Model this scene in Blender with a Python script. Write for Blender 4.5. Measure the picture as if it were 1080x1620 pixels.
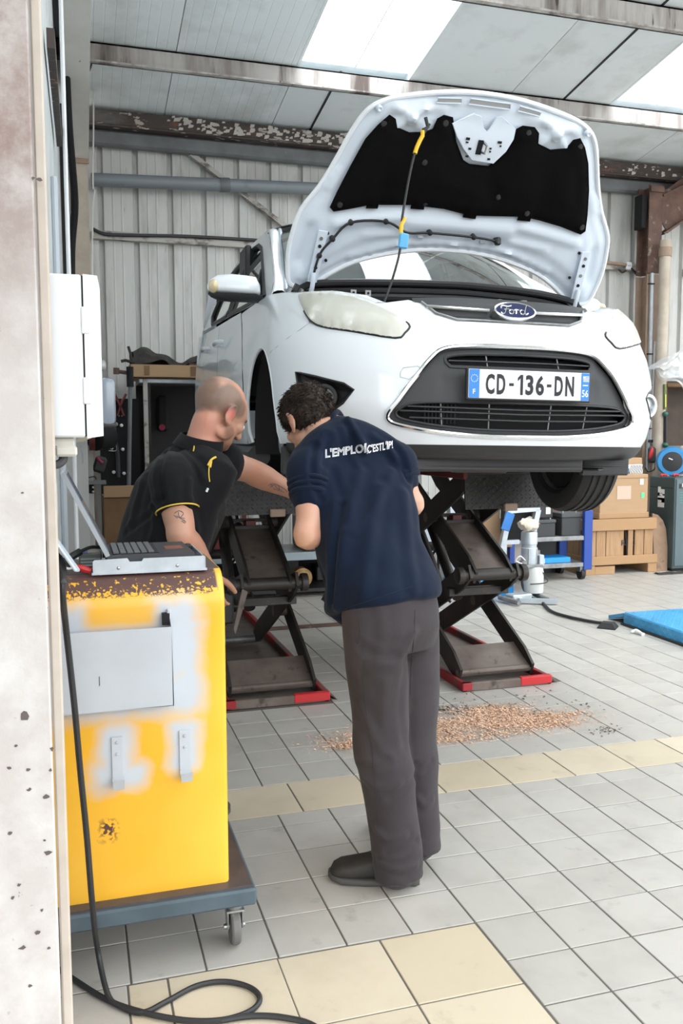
import bpy, bmesh, math, random
import numpy as np
from mathutils import Vector, Matrix, Euler
from mathutils.geometry import delaunay_2d_cdt
from mathutils.noise import noise as pnoise
random.seed(7)
PI = math.pi
scene = bpy.context.scene
C = scene.collection
for o in list(bpy.data.objects):
    bpy.data.objects.remove(o)

# ------------------------------------------------------------------ camera
FPX, PITCH, ROLL, YAW, EYE = 1379.0, math.radians(4.95), math.radians(-0.2), math.radians(16.8), 1.446
def cam_basis():
    cp, sp = math.cos(PITCH), math.sin(PITCH)
    yw = Vector((math.sin(YAW), math.cos(YAW), 0)); r0 = Vector((math.cos(YAW), -math.sin(YAW), 0)); z = Vector((0, 0, 1))
    f = yw*cp - z*sp; u0 = yw*sp + z*cp
    cr, sr = math.cos(ROLL), math.sin(ROLL)
    return f, r0*cr + u0*sr, u0*cr - r0*sr
FW, RT, UP = cam_basis()
CAM = Vector((0, 0, EYE))
cd = bpy.data.cameras.new('camera'); cam = bpy.data.objects.new('camera', cd); C.objects.link(cam)
m = Matrix((RT, UP, -FW)).transposed().to_4x4(); m.translation = CAM
cam.matrix_world = m
cd.sensor_fit = 'VERTICAL'; cd.sensor_height = 24.0; cd.lens = FPX/1620*24.0
cd.clip_start = 0.05
scene.camera = cam
# ------------------------------------------------------------------ light
w = bpy.data.worlds.new('overcast_sky'); scene.world = w; w.use_nodes = True
nt = w.node_tree; bg = nt.nodes['Background']
tc = nt.nodes.new('ShaderNodeTexCoord'); sx = nt.nodes.new('ShaderNodeSeparateXYZ')
rp = nt.nodes.new('ShaderNodeValToRGB')
# overcast sky: zenith three times the horizon, duller ground below it
rp.color_ramp.elements[0].position = 0.47; rp.color_ramp.elements[0].color = (0.16, 0.16, 0.155, 1)
rp.color_ramp.elements[1].position = 0.5; rp.color_ramp.elements[1].color = (0.33, 0.335, 0.34, 1)
e_ = rp.color_ramp.elements.new(1.0); e_.color = (0.97, 0.985, 1.0, 1)
mr = nt.nodes.new('ShaderNodeMath'); mr.operation = 'MULTIPLY_ADD'; mr.inputs[1].default_value = 0.5; mr.inputs[2].default_value = 0.5
nt.links.new(tc.outputs['Generated'], sx.inputs[0]); nt.links.new(sx.outputs['Z'], mr.inputs[0])
nt.links.new(mr.outputs[0], rp.inputs[0]); nt.links.new(rp.outputs[0], bg.inputs[0])
bg.inputs[1].default_value = 7.0
def area(name, loc, target, sx_, sy_, power, col=(1, 1, 1)):
    l = bpy.data.lights.new(name, 'AREA'); l.shape = 'RECTANGLE'; l.size = sx_; l.size_y = sy_; l.energy = power; l.color = col
    o = bpy.data.objects.new(name, l); C.objects.link(o); o.location = loc
    o.rotation_euler = (Vector(target)-Vector(loc)).to_track_quat('-Z', 'Y').to_euler()
    return o
vs = scene.view_settings
vs.view_transform = 'Standard'; vs.look = 'None'; vs.gamma = 1.0; vs.use_curve_mapping = False
vs.exposure = 0.22

# ------------------------------------------------------------------ pixel -> point helpers (measuring only)
def ray(px, py): return FW + RT*((px-540)/FPX) - UP*((py-810)/FPX)
def onz(px, py, z=0.0):
    d = ray(px, py); return CAM + d*((z-EYE)/d.z)
def onx(px, py, x):
    d = ray(px, py); return CAM + d*(x/d.x)
def ony(px, py, y):
    d = ray(px, py); return CAM + d*(y/d.y)
def atd(px, py, dep): return CAM + ray(px, py)*dep
def onplane(px, py, p0, n):
    d = ray(px, py); return CAM + d*((Vector(p0)-CAM).dot(n)/d.dot(n))

# ------------------------------------------------------------------ mesh builder
class MB:
    def __init__(s): s.v = []; s.f = []
    def add(s, vs_, fs):
        b = len(s.v); s.v += [tuple(v) for v in vs_]; s.f += [tuple(i+b for i in f) for f in fs]; return s
    def bm(s, bm):
        bm.verts.index_update()
        s.add([v.co[:] for v in bm.verts], [[v.index for v in f.verts] for f in bm.faces]); bm.free(); return s
    def box(s, c, d, rot=None, bev=0.0, seg=1):
        if bev <= 0:
            x, y, z = d[0]/2, d[1]/2, d[2]/2
            vs_ = [Vector(q) for q in ((-x,-y,-z),(x,-y,-z),(x,y,-z),(-x,y,-z),(-x,-y,z),(x,-y,z),(x,y,z),(-x,y,z))]
            fs = [(0,3,2,1),(4,5,6,7),(0,1,5,4),(1,2,6,5),(2,3,7,6),(3,0,4,7)]
        else:
            b = bmesh.new(); bmesh.ops.create_cube(b, size=1.0)
            for v in b.verts: v.co = Vector((v.co.x*d[0], v.co.y*d[1], v.co.z*d[2]))
            bmesh.ops.bevel(b, geom=b.edges[:], offset=min(bev, min(d)*0.45), segments=seg, affect='EDGES', profile=0.5)
            b.verts.index_update(); vs_ = [v.co.copy() for v in b.verts]; fs = [[v.index for v in f.verts] for f in b.faces]; b.free()
        R = rot if rot is not None else Matrix.Identity(3)
        if isinstance(R, (tuple, list)): R = Euler(R).to_matrix()
        c = Vector(c)
        return s.add([R @ v + c for v in vs_], fs)
    def bx(s, x0, x1, y0, y1, z0, z1, bev=0.0):
        return s.box(((x0+x1)/2, (y0+y1)/2, (z0+z1)/2), (abs(x1-x0), abs(y1-y0), abs(z1-z0)), bev=bev)
    def beam(s, p0, p1, wd, ht, up=(0, 0, 1), bev=0.0):
        p0, p1 = Vector(p0), Vector(p1); a = (p1-p0); L = a.length; a.normalize()
        u = Vector(up); r = a.cross(u)
        if r.length < 1e-4: r = a.cross(Vector((0, 1, 0)))
        r.normalize(); u = r.cross(a)
        R = Matrix((r, a, u)).transposed()
        return s.box((p0+p1)/2, (wd, L, ht), rot=R, bev=bev)
    def ring(s, c, ax, r, n, ref=None, ry=None):
        ax = Vector(ax).normalized()
        ref = Vector(ref) if ref is not None else (Vector((0, 0, 1)) if abs(ax.z) < 0.9 else Vector((1, 0, 0)))
        a = ref.cross(ax); a.normalize(); b = ax.cross(a)
        ry = r if ry is None else ry
        return [Vector(c) + a*(r*math.cos(2*PI*k/n)) + b*(ry*math.sin(2*PI*k/n)) for k in range(n)]
    def loft(s, rings, caps=True, closed=False):
        n = len(rings[0]); vs_ = [p for r in rings for p in r]; fs = []
        m_ = len(rings)
        for i in range(m_ if closed else m_-1):
            j = (i+1) % m_
            for k in range(n):
                l = (k+1) % n; fs.append((i*n+k, i*n+l, j*n+l, j*n+k))
        if caps and not closed:
            fs.append(tuple(range(n-1, -1, -1))); fs.append(tuple((m_-1)*n+k for k in range(n)))
        return s.add(vs_, fs)
    def cyl(s, p0, p1, r0, r1=None, n=14, caps=True):
        p0, p1 = Vector(p0), Vector(p1); r1 = r0 if r1 is None else r1
        return s.loft([s.ring(p0, p1-p0, r0, n), s.ring(p1, p1-p0, r1, n)], caps)
    def lathe(s, o, ax, prof, n=20, caps=True):
        o = Vector(o); ax = Vector(ax).normalized()
        return s.loft([s.ring(o+ax*h, ax, max(r, 1e-4), n) for r, h in prof], caps)
    def pipe(s, o, ax, r0, r1, h, n=20):   # hollow ring
        o = Vector(o); ax = Vector(ax).normalized()
        R = [s.ring(o, ax, r0, n), s.ring(o, ax, r1, n), s.ring(o+ax*h, ax, r1, n), s.ring(o+ax*h, ax, r0, n)]
        return s.loft(R, closed=True)
    def tube(s, pts, r, n=8, closed=False, smooth=0, flat=None, ref=None):
        P = [Vector(p) for p in pts]
        if smooth: P = spline(P, smooth, closed)
        m_ = len(P)
        if m_ < 2: return s
        rr = r if isinstance(r, (list, tuple)) else [r]*m_
        if len(rr) != m_:
            rr = [rr[min(int(i*(len(rr)-1)/(m_-1)), len(rr)-2)]*(1-(i*(len(rr)-1)/(m_-1)) % 1)+rr[min(int(i*(len(rr)-1)/(m_-1))+1, len(rr)-1)]*((i*(len(rr)-1)/(m_-1)) % 1) for i in range(m_)]
        rings = []; prev = None
        for i in range(m_):
            t = (P[(i+1) % m_]-P[i-1]) if closed else (P[min(i+1, m_-1)]-P[max(i-1, 0)])
            if t.length < 1e-9: t = Vector((0, 0, 1))
            t.normalize()
            if prev is None:
                a = Vector(ref) if ref is not None else (Vector((0, 0, 1)) if abs(t.z) < 0.9 else Vector((1, 0, 0)))
            else: a = prev
            a = a - t*a.dot(t)
            if a.length < 1e-6: a = t.orthogonal()
            a.normalize(); prev = a; b = t.cross(a)
            fy = 1.0 if flat is None else flat
            rings.append([P[i] + a*(rr[i]*math.cos(2*PI*k/n)) + b*(rr[i]*fy*math.sin(2*PI*k/n)) for k in range(n)])
        return s.loft(rings, True, closed)
    def prism(s, poly, vec):
        P = [Vector(p) for p in poly]; vec = Vector(vec); n = len(P)
        fs = [tuple(range(n-1, -1, -1)), tuple(range(n, 2*n))]
        fs += [(k, (k+1) % n, n+(k+1) % n, n+k) for k in range(n)]
        return s.add(P + [p+vec for p in P], fs)
    def grid(s, fn, nu, nv):
        vs_ = [fn(i/nu, j/nv) for j in range(nv+1) for i in range(nu+1)]
        fs = [(j*(nu+1)+i, j*(nu+1)+i+1, (j+1)*(nu+1)+i+1, (j+1)*(nu+1)+i) for j in range(nv) for i in range(nu)]
        return s.add(vs_, fs)
    def ell(s, c, rad, rot=None, nu=16, nv=10):
        R = rot if rot is not None else Matrix.Identity(3)
        if isinstance(R, (tuple, list)): R = Euler(R).to_matrix()
        c = Vector(c); rings = []
        for j in range(1, nv):
            th = PI*j/nv
            rings.append([R @ Vector((rad[0]*math.sin(th)*math.cos(2*PI*k/nu), rad[1]*math.sin(th)*math.sin(2*PI*k/nu), -rad[2]*math.cos(th))) + c for k in range(nu)])
        b = len(s.v); s.loft(rings, False)
        s.v.append(tuple(R @ Vector((0, 0, -rad[2])) + c)); s.v.append(tuple(R @ Vector((0, 0, rad[2])) + c))
        lo = len(s.v)-2; hi = lo+1; t = b+(nv-2)*nu
        for k in range(nu):
            s.f.append((b+(k+1) % nu, b+k, lo)); s.f.append((t+k, t+(k+1) % nu, hi))
        return s
    def jitter(s, amp, freq, seed=0.0):
        s.v = [tuple(Vector(v) + Vector((pnoise(Vector(v)*freq+Vector((seed, 0, 0))), pnoise(Vector(v)*freq+Vector((seed, 31, 0))), pnoise(Vector(v)*freq+Vector((seed, 0, 57)))))*amp) for v in s.v]
        return s
    def build(s, name, mt, parent=None, smooth=35, local=False, fixn=True):
        off = Vector((0, 0, 0)) if (parent is None or local) else wpos(parent)
        me = bpy.data.meshes.new(name)
        me.from_pydata([tuple(Vector(v)-off) for v in s.v], [], s.f); me.validate()
        if fixn:
            b = bmesh.new(); b.from_mesh(me); bmesh.ops.recalc_face_normals(b, faces=b.faces); b.to_mesh(me); b.free()
        if smooth:
            me.polygons.foreach_set('use_smooth', [True]*len(me.polygons)); me.set_sharp_from_angle(angle=math.radians(smooth))
        me.materials.append(mt)
        o = bpy.data.objects.new(name, me); C.objects.link(o)
        if parent is not None: o.parent = parent
        return o
def wpos(o):
    p = Vector((0, 0, 0))
    while o is not None: p = p + o.location; o = o.parent
    return p
def spline(P, k, closed=False):
    P = [Vector(p) for p in P]; n = len(P); out = []
    for i in range(n if closed else n-1):
        a, b, c, d = (P[(i-1) % n], P[i], P[(i+1) % n], P[(i+2) % n]) if closed else (P[max(i-1, 0)], P[i], P[i+1], P[min(i+2, n-1)])
        for q in range(k):
            t = q/k
            out.append(0.5*((2*b) + (c-a)*t + (2*a-5*b+4*c-d)*t*t + (3*b-a-3*c+d)*t*t*t))
    if not closed: out.append(P[-1])
    return out
def tag(o, label=None, cat=None, group=None, kind=None):
    if label: o['label'] = label
    if cat: o['category'] = cat
    if group: o['group'] = group
    if kind: o['kind'] = kind
    return o
def thing(name, label, cat, loc=(0, 0, 0), group=None):
    o = bpy.data.objects.new(name, None); o.empty_display_size = 0.1; C.objects.link(o); o.location = loc
    return tag(o, label, cat, group)
def dup(o, loc=None, label=None, parent=None, group=None):
    c = o.copy(); C.objects.link(c)
    if parent is not None: c.parent = parent
    if loc is not None: c.location = loc
    if label: c['label'] = label
    if group: c['group'] = group
    for ch in o.children:
        dup(ch, parent=c)
    return c
def pip(x, y, poly):
    ins = False; n = len(poly); j = n-1
    for i in range(n):
        xi, yi = poly[i][0], poly[i][1]; xj, yj = poly[j][0], poly[j][1]
        if (yi > y) != (yj > y) and x < (xj-xi)*(y-yi)/(yj-yi)+xi: ins = not ins
        j = i
    return ins
def densify(poly, step, closed=True):
    out = []; n = len(poly)
    for i in range(n if closed else n-1):
        a = Vector(poly[i][:2]); b = Vector(poly[(i+1) % n][:2]); k = max(1, int((b-a).length/step))
        out += [a.lerp(b, t/k) for t in range(k)]
    if not closed: out.append(Vector(poly[-1][:2]))
    return out
def smooth2(poly, k=5):
    return [Vector((p.x, p.y)) for p in spline([Vector((p[0], p[1], 0)) for p in poly], k, True)]
def cdt(outer, holes, step, fn, mb, keep=None):
    """fill a 2-D outline (with holes) with triangles on a grid of the given step, lift it with fn(u, v)"""
    O = densify(outer, step); H = [densify(h, step) for h in holes]
    pts = list(O); edges = [(i, (i+1) % len(O)) for i in range(len(O))]
    for h in H:
        b = len(pts); pts += h; edges += [(b+i, b+(i+1) % len(h)) for i in range(len(h))]
    xs = [p[0] for p in O]; ys = [p[1] for p in O]
    allb = np.array([(p[0], p[1]) for p in pts])
    x = min(xs)+step/2; row = 0
    gx = np.arange(min(xs)+step*.5, max(xs), step); gy = np.arange(min(ys)+step*.5, max(ys), step)
    for yy in gy:
        row += 1
        for xx in gx:
            q = xx + (step*.5 if row % 2 else 0)
            if np.min((allb[:, 0]-q)**2+(allb[:, 1]-yy)**2) < (step*.45)**2: continue
            if not pip(q, yy, O): continue
            if any(pip(q, yy, h) for h in H): continue
            pts.append(Vector((q, yy)))
    r = delaunay_2d_cdt([Vector((p[0], p[1])) for p in pts], edges, [], 0, 1e-6)
    vv, ff = r[0], r[2]; keepf = []
    for f in ff:
        cx = sum(vv[i][0] for i in f)/len(f); cy = sum(vv[i][1] for i in f)/len(f)
        if pip(cx, cy, O) and not any(pip(cx, cy, h) for h in H): keepf.append(tuple(f))
    used = sorted({i for f in keepf for i in f}); mp = {i: k for k, i in enumerate(used)}
    mb.add([fn(vv[i][0], vv[i][1]) for i in used], [tuple(mp[i] for i in f) for f in keepf])
    return mb
def text_mesh(txt, size, space=1.0, bold=0.0, res=3, line=0.0):
    cu = bpy.data.curves.new('lettering', 'FONT'); cu.body = txt; cu.size = size; cu.align_x = 'CENTER'; cu.align_y = 'CENTER'
    cu.space_character = space; cu.offset = bold; cu.resolution_u = res
    if line: cu.fill_mode = 'NONE'; cu.bevel_depth = line; cu.bevel_resolution = 0; cu.use_fill_caps = True
    o = bpy.data.objects.new('lettering', cu); C.objects.link(o)
    bpy.context.view_layer.update()
    me = bpy.data.meshes.new_from_object(o.evaluated_get(bpy.context.evaluated_depsgraph_get()))
    V_ = [v.co.copy() for v in me.vertices]; F_ = [tuple(p.vertices) for p in me.polygons]
    bpy.data.objects.remove(o); bpy.data.curves.remove(cu); bpy.data.meshes.remove(me)
    return V_, F_
def lettering(txt, size, origin, right, up, mt, parent, name='lettering', sx=1.0, **k):
    V_, F_ = text_mesh(txt, size, **k); mb = MB(); o = Vector(origin); r = Vector(right); u = Vector(up)
    mb.add([o + r*(v.x*sx) + u*v.y for v in V_], F_)
    return mb.build(name, mt, parent, smooth=0, fixn=False)
def evalmesh(o):
    bpy.context.view_layer.update()
    dg = bpy.context.evaluated_depsgraph_get(); dg.update()
    me = bpy.data.meshes.new_from_object(o.evaluated_get(dg))
    return me

# ------------------------------------------------------------------ materials
def pbr(name, col, rough=0.5, metal=0.0, **k):
    """col2/scale/lo/hi: second colour through noise; dirt=(col, scale, lo, hi); bump=(strength, scale); coat, spec, trans, emit"""
    mt = bpy.data.materials.new(name); mt.use_nodes = True; n = mt.node_tree.nodes; L = mt.node_tree.links
    b = n['Principled BSDF']; b.inputs['Base Color'].default_value = (*col, 1); b.inputs['Roughness'].default_value = rough; b.inputs['Metallic'].default_value = metal
    if 'spec' in k: b.inputs['Specular IOR Level'].default_value = k['spec']
    if 'coat' in k: b.inputs['Coat Weight'].default_value = k['coat']; b.inputs['Coat Roughness'].default_value = k.get('coatr', 0.03)
    if 'trans' in k: b.inputs['Transmission Weight'].default_value = k['trans']
    if 'ior' in k: b.inputs['IOR'].default_value = k['ior']
    if 'sss' in k: b.inputs['Subsurface Weight'].default_value = k['sss']; b.inputs['Subsurface Radius'].default_value = (0.012, 0.005, 0.003); b.inputs['Subsurface Scale'].default_value = 1.0
    if 'sheen' in k: b.inputs['Sheen Weight'].default_value = k['sheen']
    if 'emit' in k: b.inputs['Emission Color'].default_value = (*k['emit'][0], 1); b.inputs['Emission Strength'].default_value = k['emit'][1]
    tc = n.new('ShaderNodeTexCoord'); co = tc.outputs[k.get('coord', 'Object')]
    if 'stretch' in k:
        mp = n.new('ShaderNodeMapping'); mp.inputs['Scale'].default_value = k['stretch']; L.new(co, mp.inputs[0]); co2 = mp.outputs[0]
    else: co2 = co
    def nz(scale, detail, src):
        x = n.new('ShaderNodeTexNoise'); x.inputs['Scale'].default_value = scale; x.inputs['Detail'].default_value = detail; x.inputs['Roughness'].default_value = 0.6
        L.new(src, x.inputs['Vector']); return x.outputs['Fac']
    def step(fac, lo, hi):
        r = n.new('ShaderNodeMapRange'); r.inputs['From Min'].default_value = lo; r.inputs['From Max'].default_value = hi; L.new(fac, r.inputs['Value']); return r.outputs[0]
    cur = None
    def mixc(fac, c2):
        nonlocal cur
        x = n.new('ShaderNodeMix'); x.data_type = 'RGBA'
        L.new(fac, x.inputs[0])
        if cur is None: x.inputs[6].default_value = (*col, 1)
        else: L.new(cur, x.inputs[6])
        x.inputs[7].default_value = (*c2, 1); cur = x.outputs[2]
    if 'vary' in k:      # per-object brightness
        oi = n.new('ShaderNodeObjectInfo'); r = n.new('ShaderNodeMapRange'); r.inputs['To Min'].default_value = 0; r.inputs['To Max'].default_value = 1
        L.new(oi.outputs['Random'], r.inputs['Value']); mixc(r.outputs[0], k['vary'])
        ad = n.new('ShaderNodeVectorMath'); ad.operation = 'ADD'; cmb = n.new('ShaderNodeCombineXYZ')
        mu = n.new('ShaderNodeMath'); mu.operation = 'MULTIPLY'; mu.inputs[1].default_value = 57.0; L.new(oi.outputs['Random'], mu.inputs[0])
        for i in range(3): L.new(mu.outputs[0], cmb.inputs[i])
        L.new(co2, ad.inputs[0]); L.new(cmb.outputs[0], ad.inputs[1]); co2 = ad.outputs[0]
    if 'col2' in k: mixc(step(nz(k.get('scale', 5), k.get('detail', 5), co2), k.get('lo', 0.35), k.get('hi', 0.65)), k['col2'])
    for d in k.get('dirt', []): mixc(step(nz(d[1], 6, co2), d[2], d[3]), d[0])
    if cur is not None: L.new(cur, b.inputs['Base Color'])
    if 'bump' in k:
        bp = n.new('ShaderNodeBump'); bp.inputs['Strength'].default_value = k['bump'][0]; bp.inputs['Distance'].default_value = k.get('bdist', 0.01)
        L.new(nz(k['bump'][1], 4, co2), bp.inputs['Height']); L.new(bp.outputs[0], b.inputs['Normal'])
    return mt
M = {}
def setm(key, *a, **k): M[key] = pbr(key, *a, **k)
setm('car_white', (0.80, 0.845, 0.885), 0.28, coat=0.7)
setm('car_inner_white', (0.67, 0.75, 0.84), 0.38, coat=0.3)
setm('black_plastic', (0.018, 0.018, 0.020), 0.45)
setm('dark_plastic', (0.024, 0.024, 0.026), 0.5)
setm('grey_plastic', (0.045, 0.047, 0.05), 0.55, spec=.35)
setm('matt_black', (0.008, 0.008, 0.009), 0.85)
setm('rubber', (0.022, 0.022, 0.023), 0.75, bump=(0.2, 60))
setm('chrome', (0.78, 0.79, 0.8), 0.14, 1.0)
setm('steel', (0.5, 0.52, 0.53), 0.35, 0.9, col2=(0.35, 0.36, 0.37), scale=9)
setm('galv', (0.55, 0.60, 0.64), 0.42, 0.55, col2=(0.45, 0.50, 0.54), scale=14)
setm('dull_steel', (0.32, 0.33, 0.34), 0.5, 0.6, col2=(0.2, 0.2, 0.2), scale=11)
setm('lift_black', (0.016, 0.0145, 0.0135), 0.5, col2=(0.035, 0.029, 0.025), scale=6, dirt=[((0.09, 0.06, 0.045), 14, 0.62, 0.75)])
setm('lift_brown', (0.12, 0.092, 0.078), 0.5, 0.2, col2=(0.18, 0.145, 0.125), scale=5, dirt=[((0.05, 0.04, 0.035), 12, 0.58, 0.7)])
setm('lift_red', (0.30, 0.016, 0.02), 0.55, dirt=[((0.10, 0.06, 0.05), 6, 0.48, 0.60)])
setm('dark_red', (0.16, 0.01, 0.012), 0.5, col2=(0.09, 0.012, 0.012), scale=6)
setm('white_paint', (0.78, 0.80, 0.82), 0.42)
setm('socket_grey', (0.42, 0.47, 0.52), 0.45)
setm('smoke_glass', (0.16, 0.19, 0.23), 0.2, coat=0.5)
setm('beige_plastic', (0.62, 0.60, 0.54), 0.5)
setm('red', (0.5, 0.02, 0.025), 0.45)
setm('blue', (0.03, 0.22, 0.62), 0.42, col2=(0.025, 0.17, 0.5), scale=6)
setm('rack_blue', (0.015, 0.06, 0.32), 0.45)
setm('bright_blue', (0.02, 0.30, 0.78), 0.4)
setm('ramp_blue', (0.06, 0.34, 0.62), 0.4, col2=(0.045, 0.27, 0.50), scale=7, dirt=[((0.12, 0.2, 0.25), 16, 0.62, 0.75)])
setm('yellow', (0.85, 0.50, 0.02), 0.45)
setm('cardboard', (0.42, 0.275, 0.16), 0.85, col2=(0.40, 0.26, 0.145), scale=4, stretch=(1, 1, 5))
setm('cardboard_dark', (0.22, 0.13, 0.065), 0.85, col2=(0.16, 0.09, 0.045), scale=4)
setm('wood', (0.38, 0.23, 0.122), 0.75, col2=(0.30, 0.17, 0.075), scale=6, stretch=(7, 7, 0.7), lo=0.4, hi=0.75, vary=(0.44, 0.275, 0.15), bump=(0.15, 30))
setm('wood_h', (0.37, 0.22, 0.112), 0.75, col2=(0.40, 0.235, 0.105), scale=6, stretch=(0.7, 7, 7), lo=0.4, hi=0.75, vary=(0.42, 0.26, 0.14), bump=(0.15, 30))
setm('brown_board', (0.23, 0.15, 0.10), 0.8, col2=(0.34, 0.22, 0.14), scale=4, dirt=[((0.10, 0.06, 0.045), 8, 0.55, 0.7)])
setm('ink', (0.03, 0.03, 0.035), 0.8)
setm('white_print', (0.85, 0.86, 0.87), 0.6)
setm('green_steel', (0.050, 0.080, 0.083), 0.42, col2=(0.042, 0.068, 0.07), scale=5)
setm('paper', (0.8, 0.8, 0.78), 0.8)
setm('rust_steel', (0.075, 0.045, 0.035), 0.7, col2=(0.16, 0.085, 0.06), scale=6, dirt=[((0.3, 0.26, 0.22), 11, 0.62, 0.7)])
setm('beige_paint', (0.52, 0.46, 0.38), 0.6, col2=(0.42, 0.35, 0.28), scale=5, dirt=[((0.22, 0.13, 0.09), 22, 0.68, 0.74)])
setm('tan_paint', (0.36, 0.26, 0.19), 0.65, col2=(0.28, 0.2, 0.15), scale=6)
setm('cable_black', (0.02, 0.021, 0.023), 0.55)
setm('cable_grey', (0.06, 0.06, 0.065), 0.55)
setm('dark_cloth', (0.02, 0.02, 0.019), 0.9, col2=(0.05, 0.045, 0.04), scale=9, bump=(0.5, 30))
# ================================================================== SETTING
setm('grout', (0.13, 0.12, 0.105), 0.9)
setm('tile_grey', (0.435, 0.415, 0.38), 0.42, vary=(0.475, 0.457, 0.42), col2=(0.375, 0.355, 0.325), scale=5, lo=0.45, hi=0.8, dirt=[((0.24, 0.225, 0.205), 9, 0.62, 0.85), ((0.12, 0.11, 0.10), 70, 0.74, 0.8)], bump=(0.06, 40))
setm('tile_beige', (0.56, 0.48, 0.355), 0.42, vary=(0.60, 0.53, 0.41), col2=(0.49, 0.42, 0.31), scale=4, lo=0.45, hi=0.8, dirt=[((0.36, 0.30, 0.22), 8, 0.62, 0.85)], bump=(0.06, 40))
floor = MB().bx(-3, 11, -9, 9.6, -0.2, -0.003).build('floor', M['grout']); tag(floor, kind='structure')
GX, GY0, Y1, YS0, YS1 = 1.097, 1.867, 2.264, 3.170, 3.457
TL = []   # (x0,x1,y0,y1,beige)
def gx(k): return GX + 0.2*k
for k in range(-20, 42):
    x0, x1 = gx(k), gx(k+1)
    for j in range(-6, 2):
        y0 = GY0 + 0.2*j; y1 = y0+0.2
        if x1 <= 0.12 or x0 >= 1.09: TL.append((x0, min(x1, 0.087) if x1 < 0.12 else x1, y0, y1, 0))
    for j in range(0, 4): TL.append((x0, x1, Y1+0.003+0.2*j, Y1+0.003+0.2*(j+1), 0))
    TL.append((x0, x1, Y1+0.803, YS0, 0))
    for j in range(0, 28): TL.append((x0, x1, YS1+0.2*j, YS1+0.2*(j+1), 0))
for j in range(4):
    y1 = Y1-0.3*j; y0 = y1-0.3
    TL.append((0.087, 0.191, y0, y1, 1))
    for a in (0.191, 0.491, 0.793): TL.append((a, a+0.302, y0, y1, 1))
for k in range(-14, 31): TL.append((0.2+0.3*k, 0.5+0.3*k, YS0, YS1, 1))
pits = [(0.70, 1.31, 4.46, 6.9), (2.03, 2.64, 4.41, 6.9)]
def proj(p):
    d = Vector(p)-CAM; z = d.dot(FW)
    return (540+FPX*d.dot(RT)/z, 810-FPX*d.dot(UP)/z, z) if z > 0.1 else (1e6, 1e6, -1)
sc = []
for t in TL:
    cx, cy = (t[0]+t[1])/2, (t[2]+t[3])/2
    if any(a < cx < b and c < cy < d for a, b, c, d in pits): continue
    px, py, z = proj((cx, cy, 0)); vis = -60 < px < 1140 and py < 1700 and z > 0.3
    A = (t[1]-t[0])*(t[3]-t[2])
    hid = px < 100 or (px < 355 and py < 1400)
    sc.append((A/(z**3) if vis and not hid else 0, t))
sc.sort(key=lambda q: -q[0])
cache = {}; rest = MB(); restb = MB(); GAP = 0.0027
for i, (s_, t) in enumerate(sc):
    x0, x1, y0, y1, be = t; w_, h_ = x1-x0-2*GAP, y1-y0-2*GAP
    if w_ < 0.01: continue
    if i < 300 and s_ > 0:
        key = (round(w_, 3), round(h_, 3), be)
        if key not in cache:
            o = MB().box((0, 0, -0.006), (w_, h_, 0.012), bev=0.0015).build('tile', M['tile_beige' if be else 'tile_grey'], floor, local=True, smooth=0)
            cache[key] = o
        else:
            o = cache[key].copy(); C.objects.link(o)
        o.parent = floor; o.location = ((x0+x1)/2, (y0+y1)/2, random.uniform(-0.0006, 0.0006))
    else:
        (restb if be else rest).bx(x0+GAP, x1-GAP, y0+GAP, y1-GAP, -0.012, 0.0)
ro = rest.build('tiles', M['tile_grey'], floor, smooth=0); tag(ro, kind='stuff')
ro = restb.build('beige_tiles', M['tile_beige'], floor, smooth=0); tag(ro, kind='stuff')

# ---------------------------------------------------------------- back wall: ribbed steel sheets
WY = 9.0
setm('sheet', (0.47, 0.475, 0.455), 0.5, coord='Object', col2=(0.56, 0.56, 0.54), scale=3, stretch=(3, 3, 0.6), dirt=[((0.36, 0.35, 0.33), 2.2, 0.5, 0.75), ((0.22, 0.21, 0.195), 9, 0.68, 0.78)], vary=(0.53, 0.535, 0.515))
setm('sheet_left', (0.62, 0.66, 0.67), 0.45, col2=(0.47, 0.5, 0.5), scale=4, dirt=[((0.25, 0.25, 0.24), 7, 0.66, 0.75)])
wall_back = MB().bx(-0.6, 10.5, WY+0.09, WY+0.14, 0, 5.2).build('wall_back', M['sheet']); tag(wall_back, kind='structure')
def sheet_prof(n=3, pitch=0.3333):
    P = []
    for k in range(n):
        b = k*pitch
        P += [(b, 0), (b+0.075, 0), (b+0.08, -0.004), (b+0.09, -0.004), (b+0.095, 0), (b+0.16, 0), (b+0.165, -0.004), (b+0.175, -0.004), (b+0.18, 0), (b+0.272, 0), (b+0.285, 0.045), (b+0.318, 0.045), (b+0.331, 0)]
    P.append((n*pitch, 0)); return P
pr_ = sheet_prof(); sm = MB(); nP = len(pr_)
sm.add([(x, y, 0) for x, y in pr_]+[(x, y, 5.1) for x, y in pr_], [(i, i+1, nP+i+1, nP+i) for i in range(nP-1)])
s0 = sm.build('wall_panel', M['sheet'], wall_back, local=True, smooth=0, fixn=False)
for k in range(10):
    o = s0 if k == 0 else s0.copy()
    if k: C.objects.link(o); o.parent = wall_back
    o.location = (-0.35 + k*1.0, WY, 0)
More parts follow.
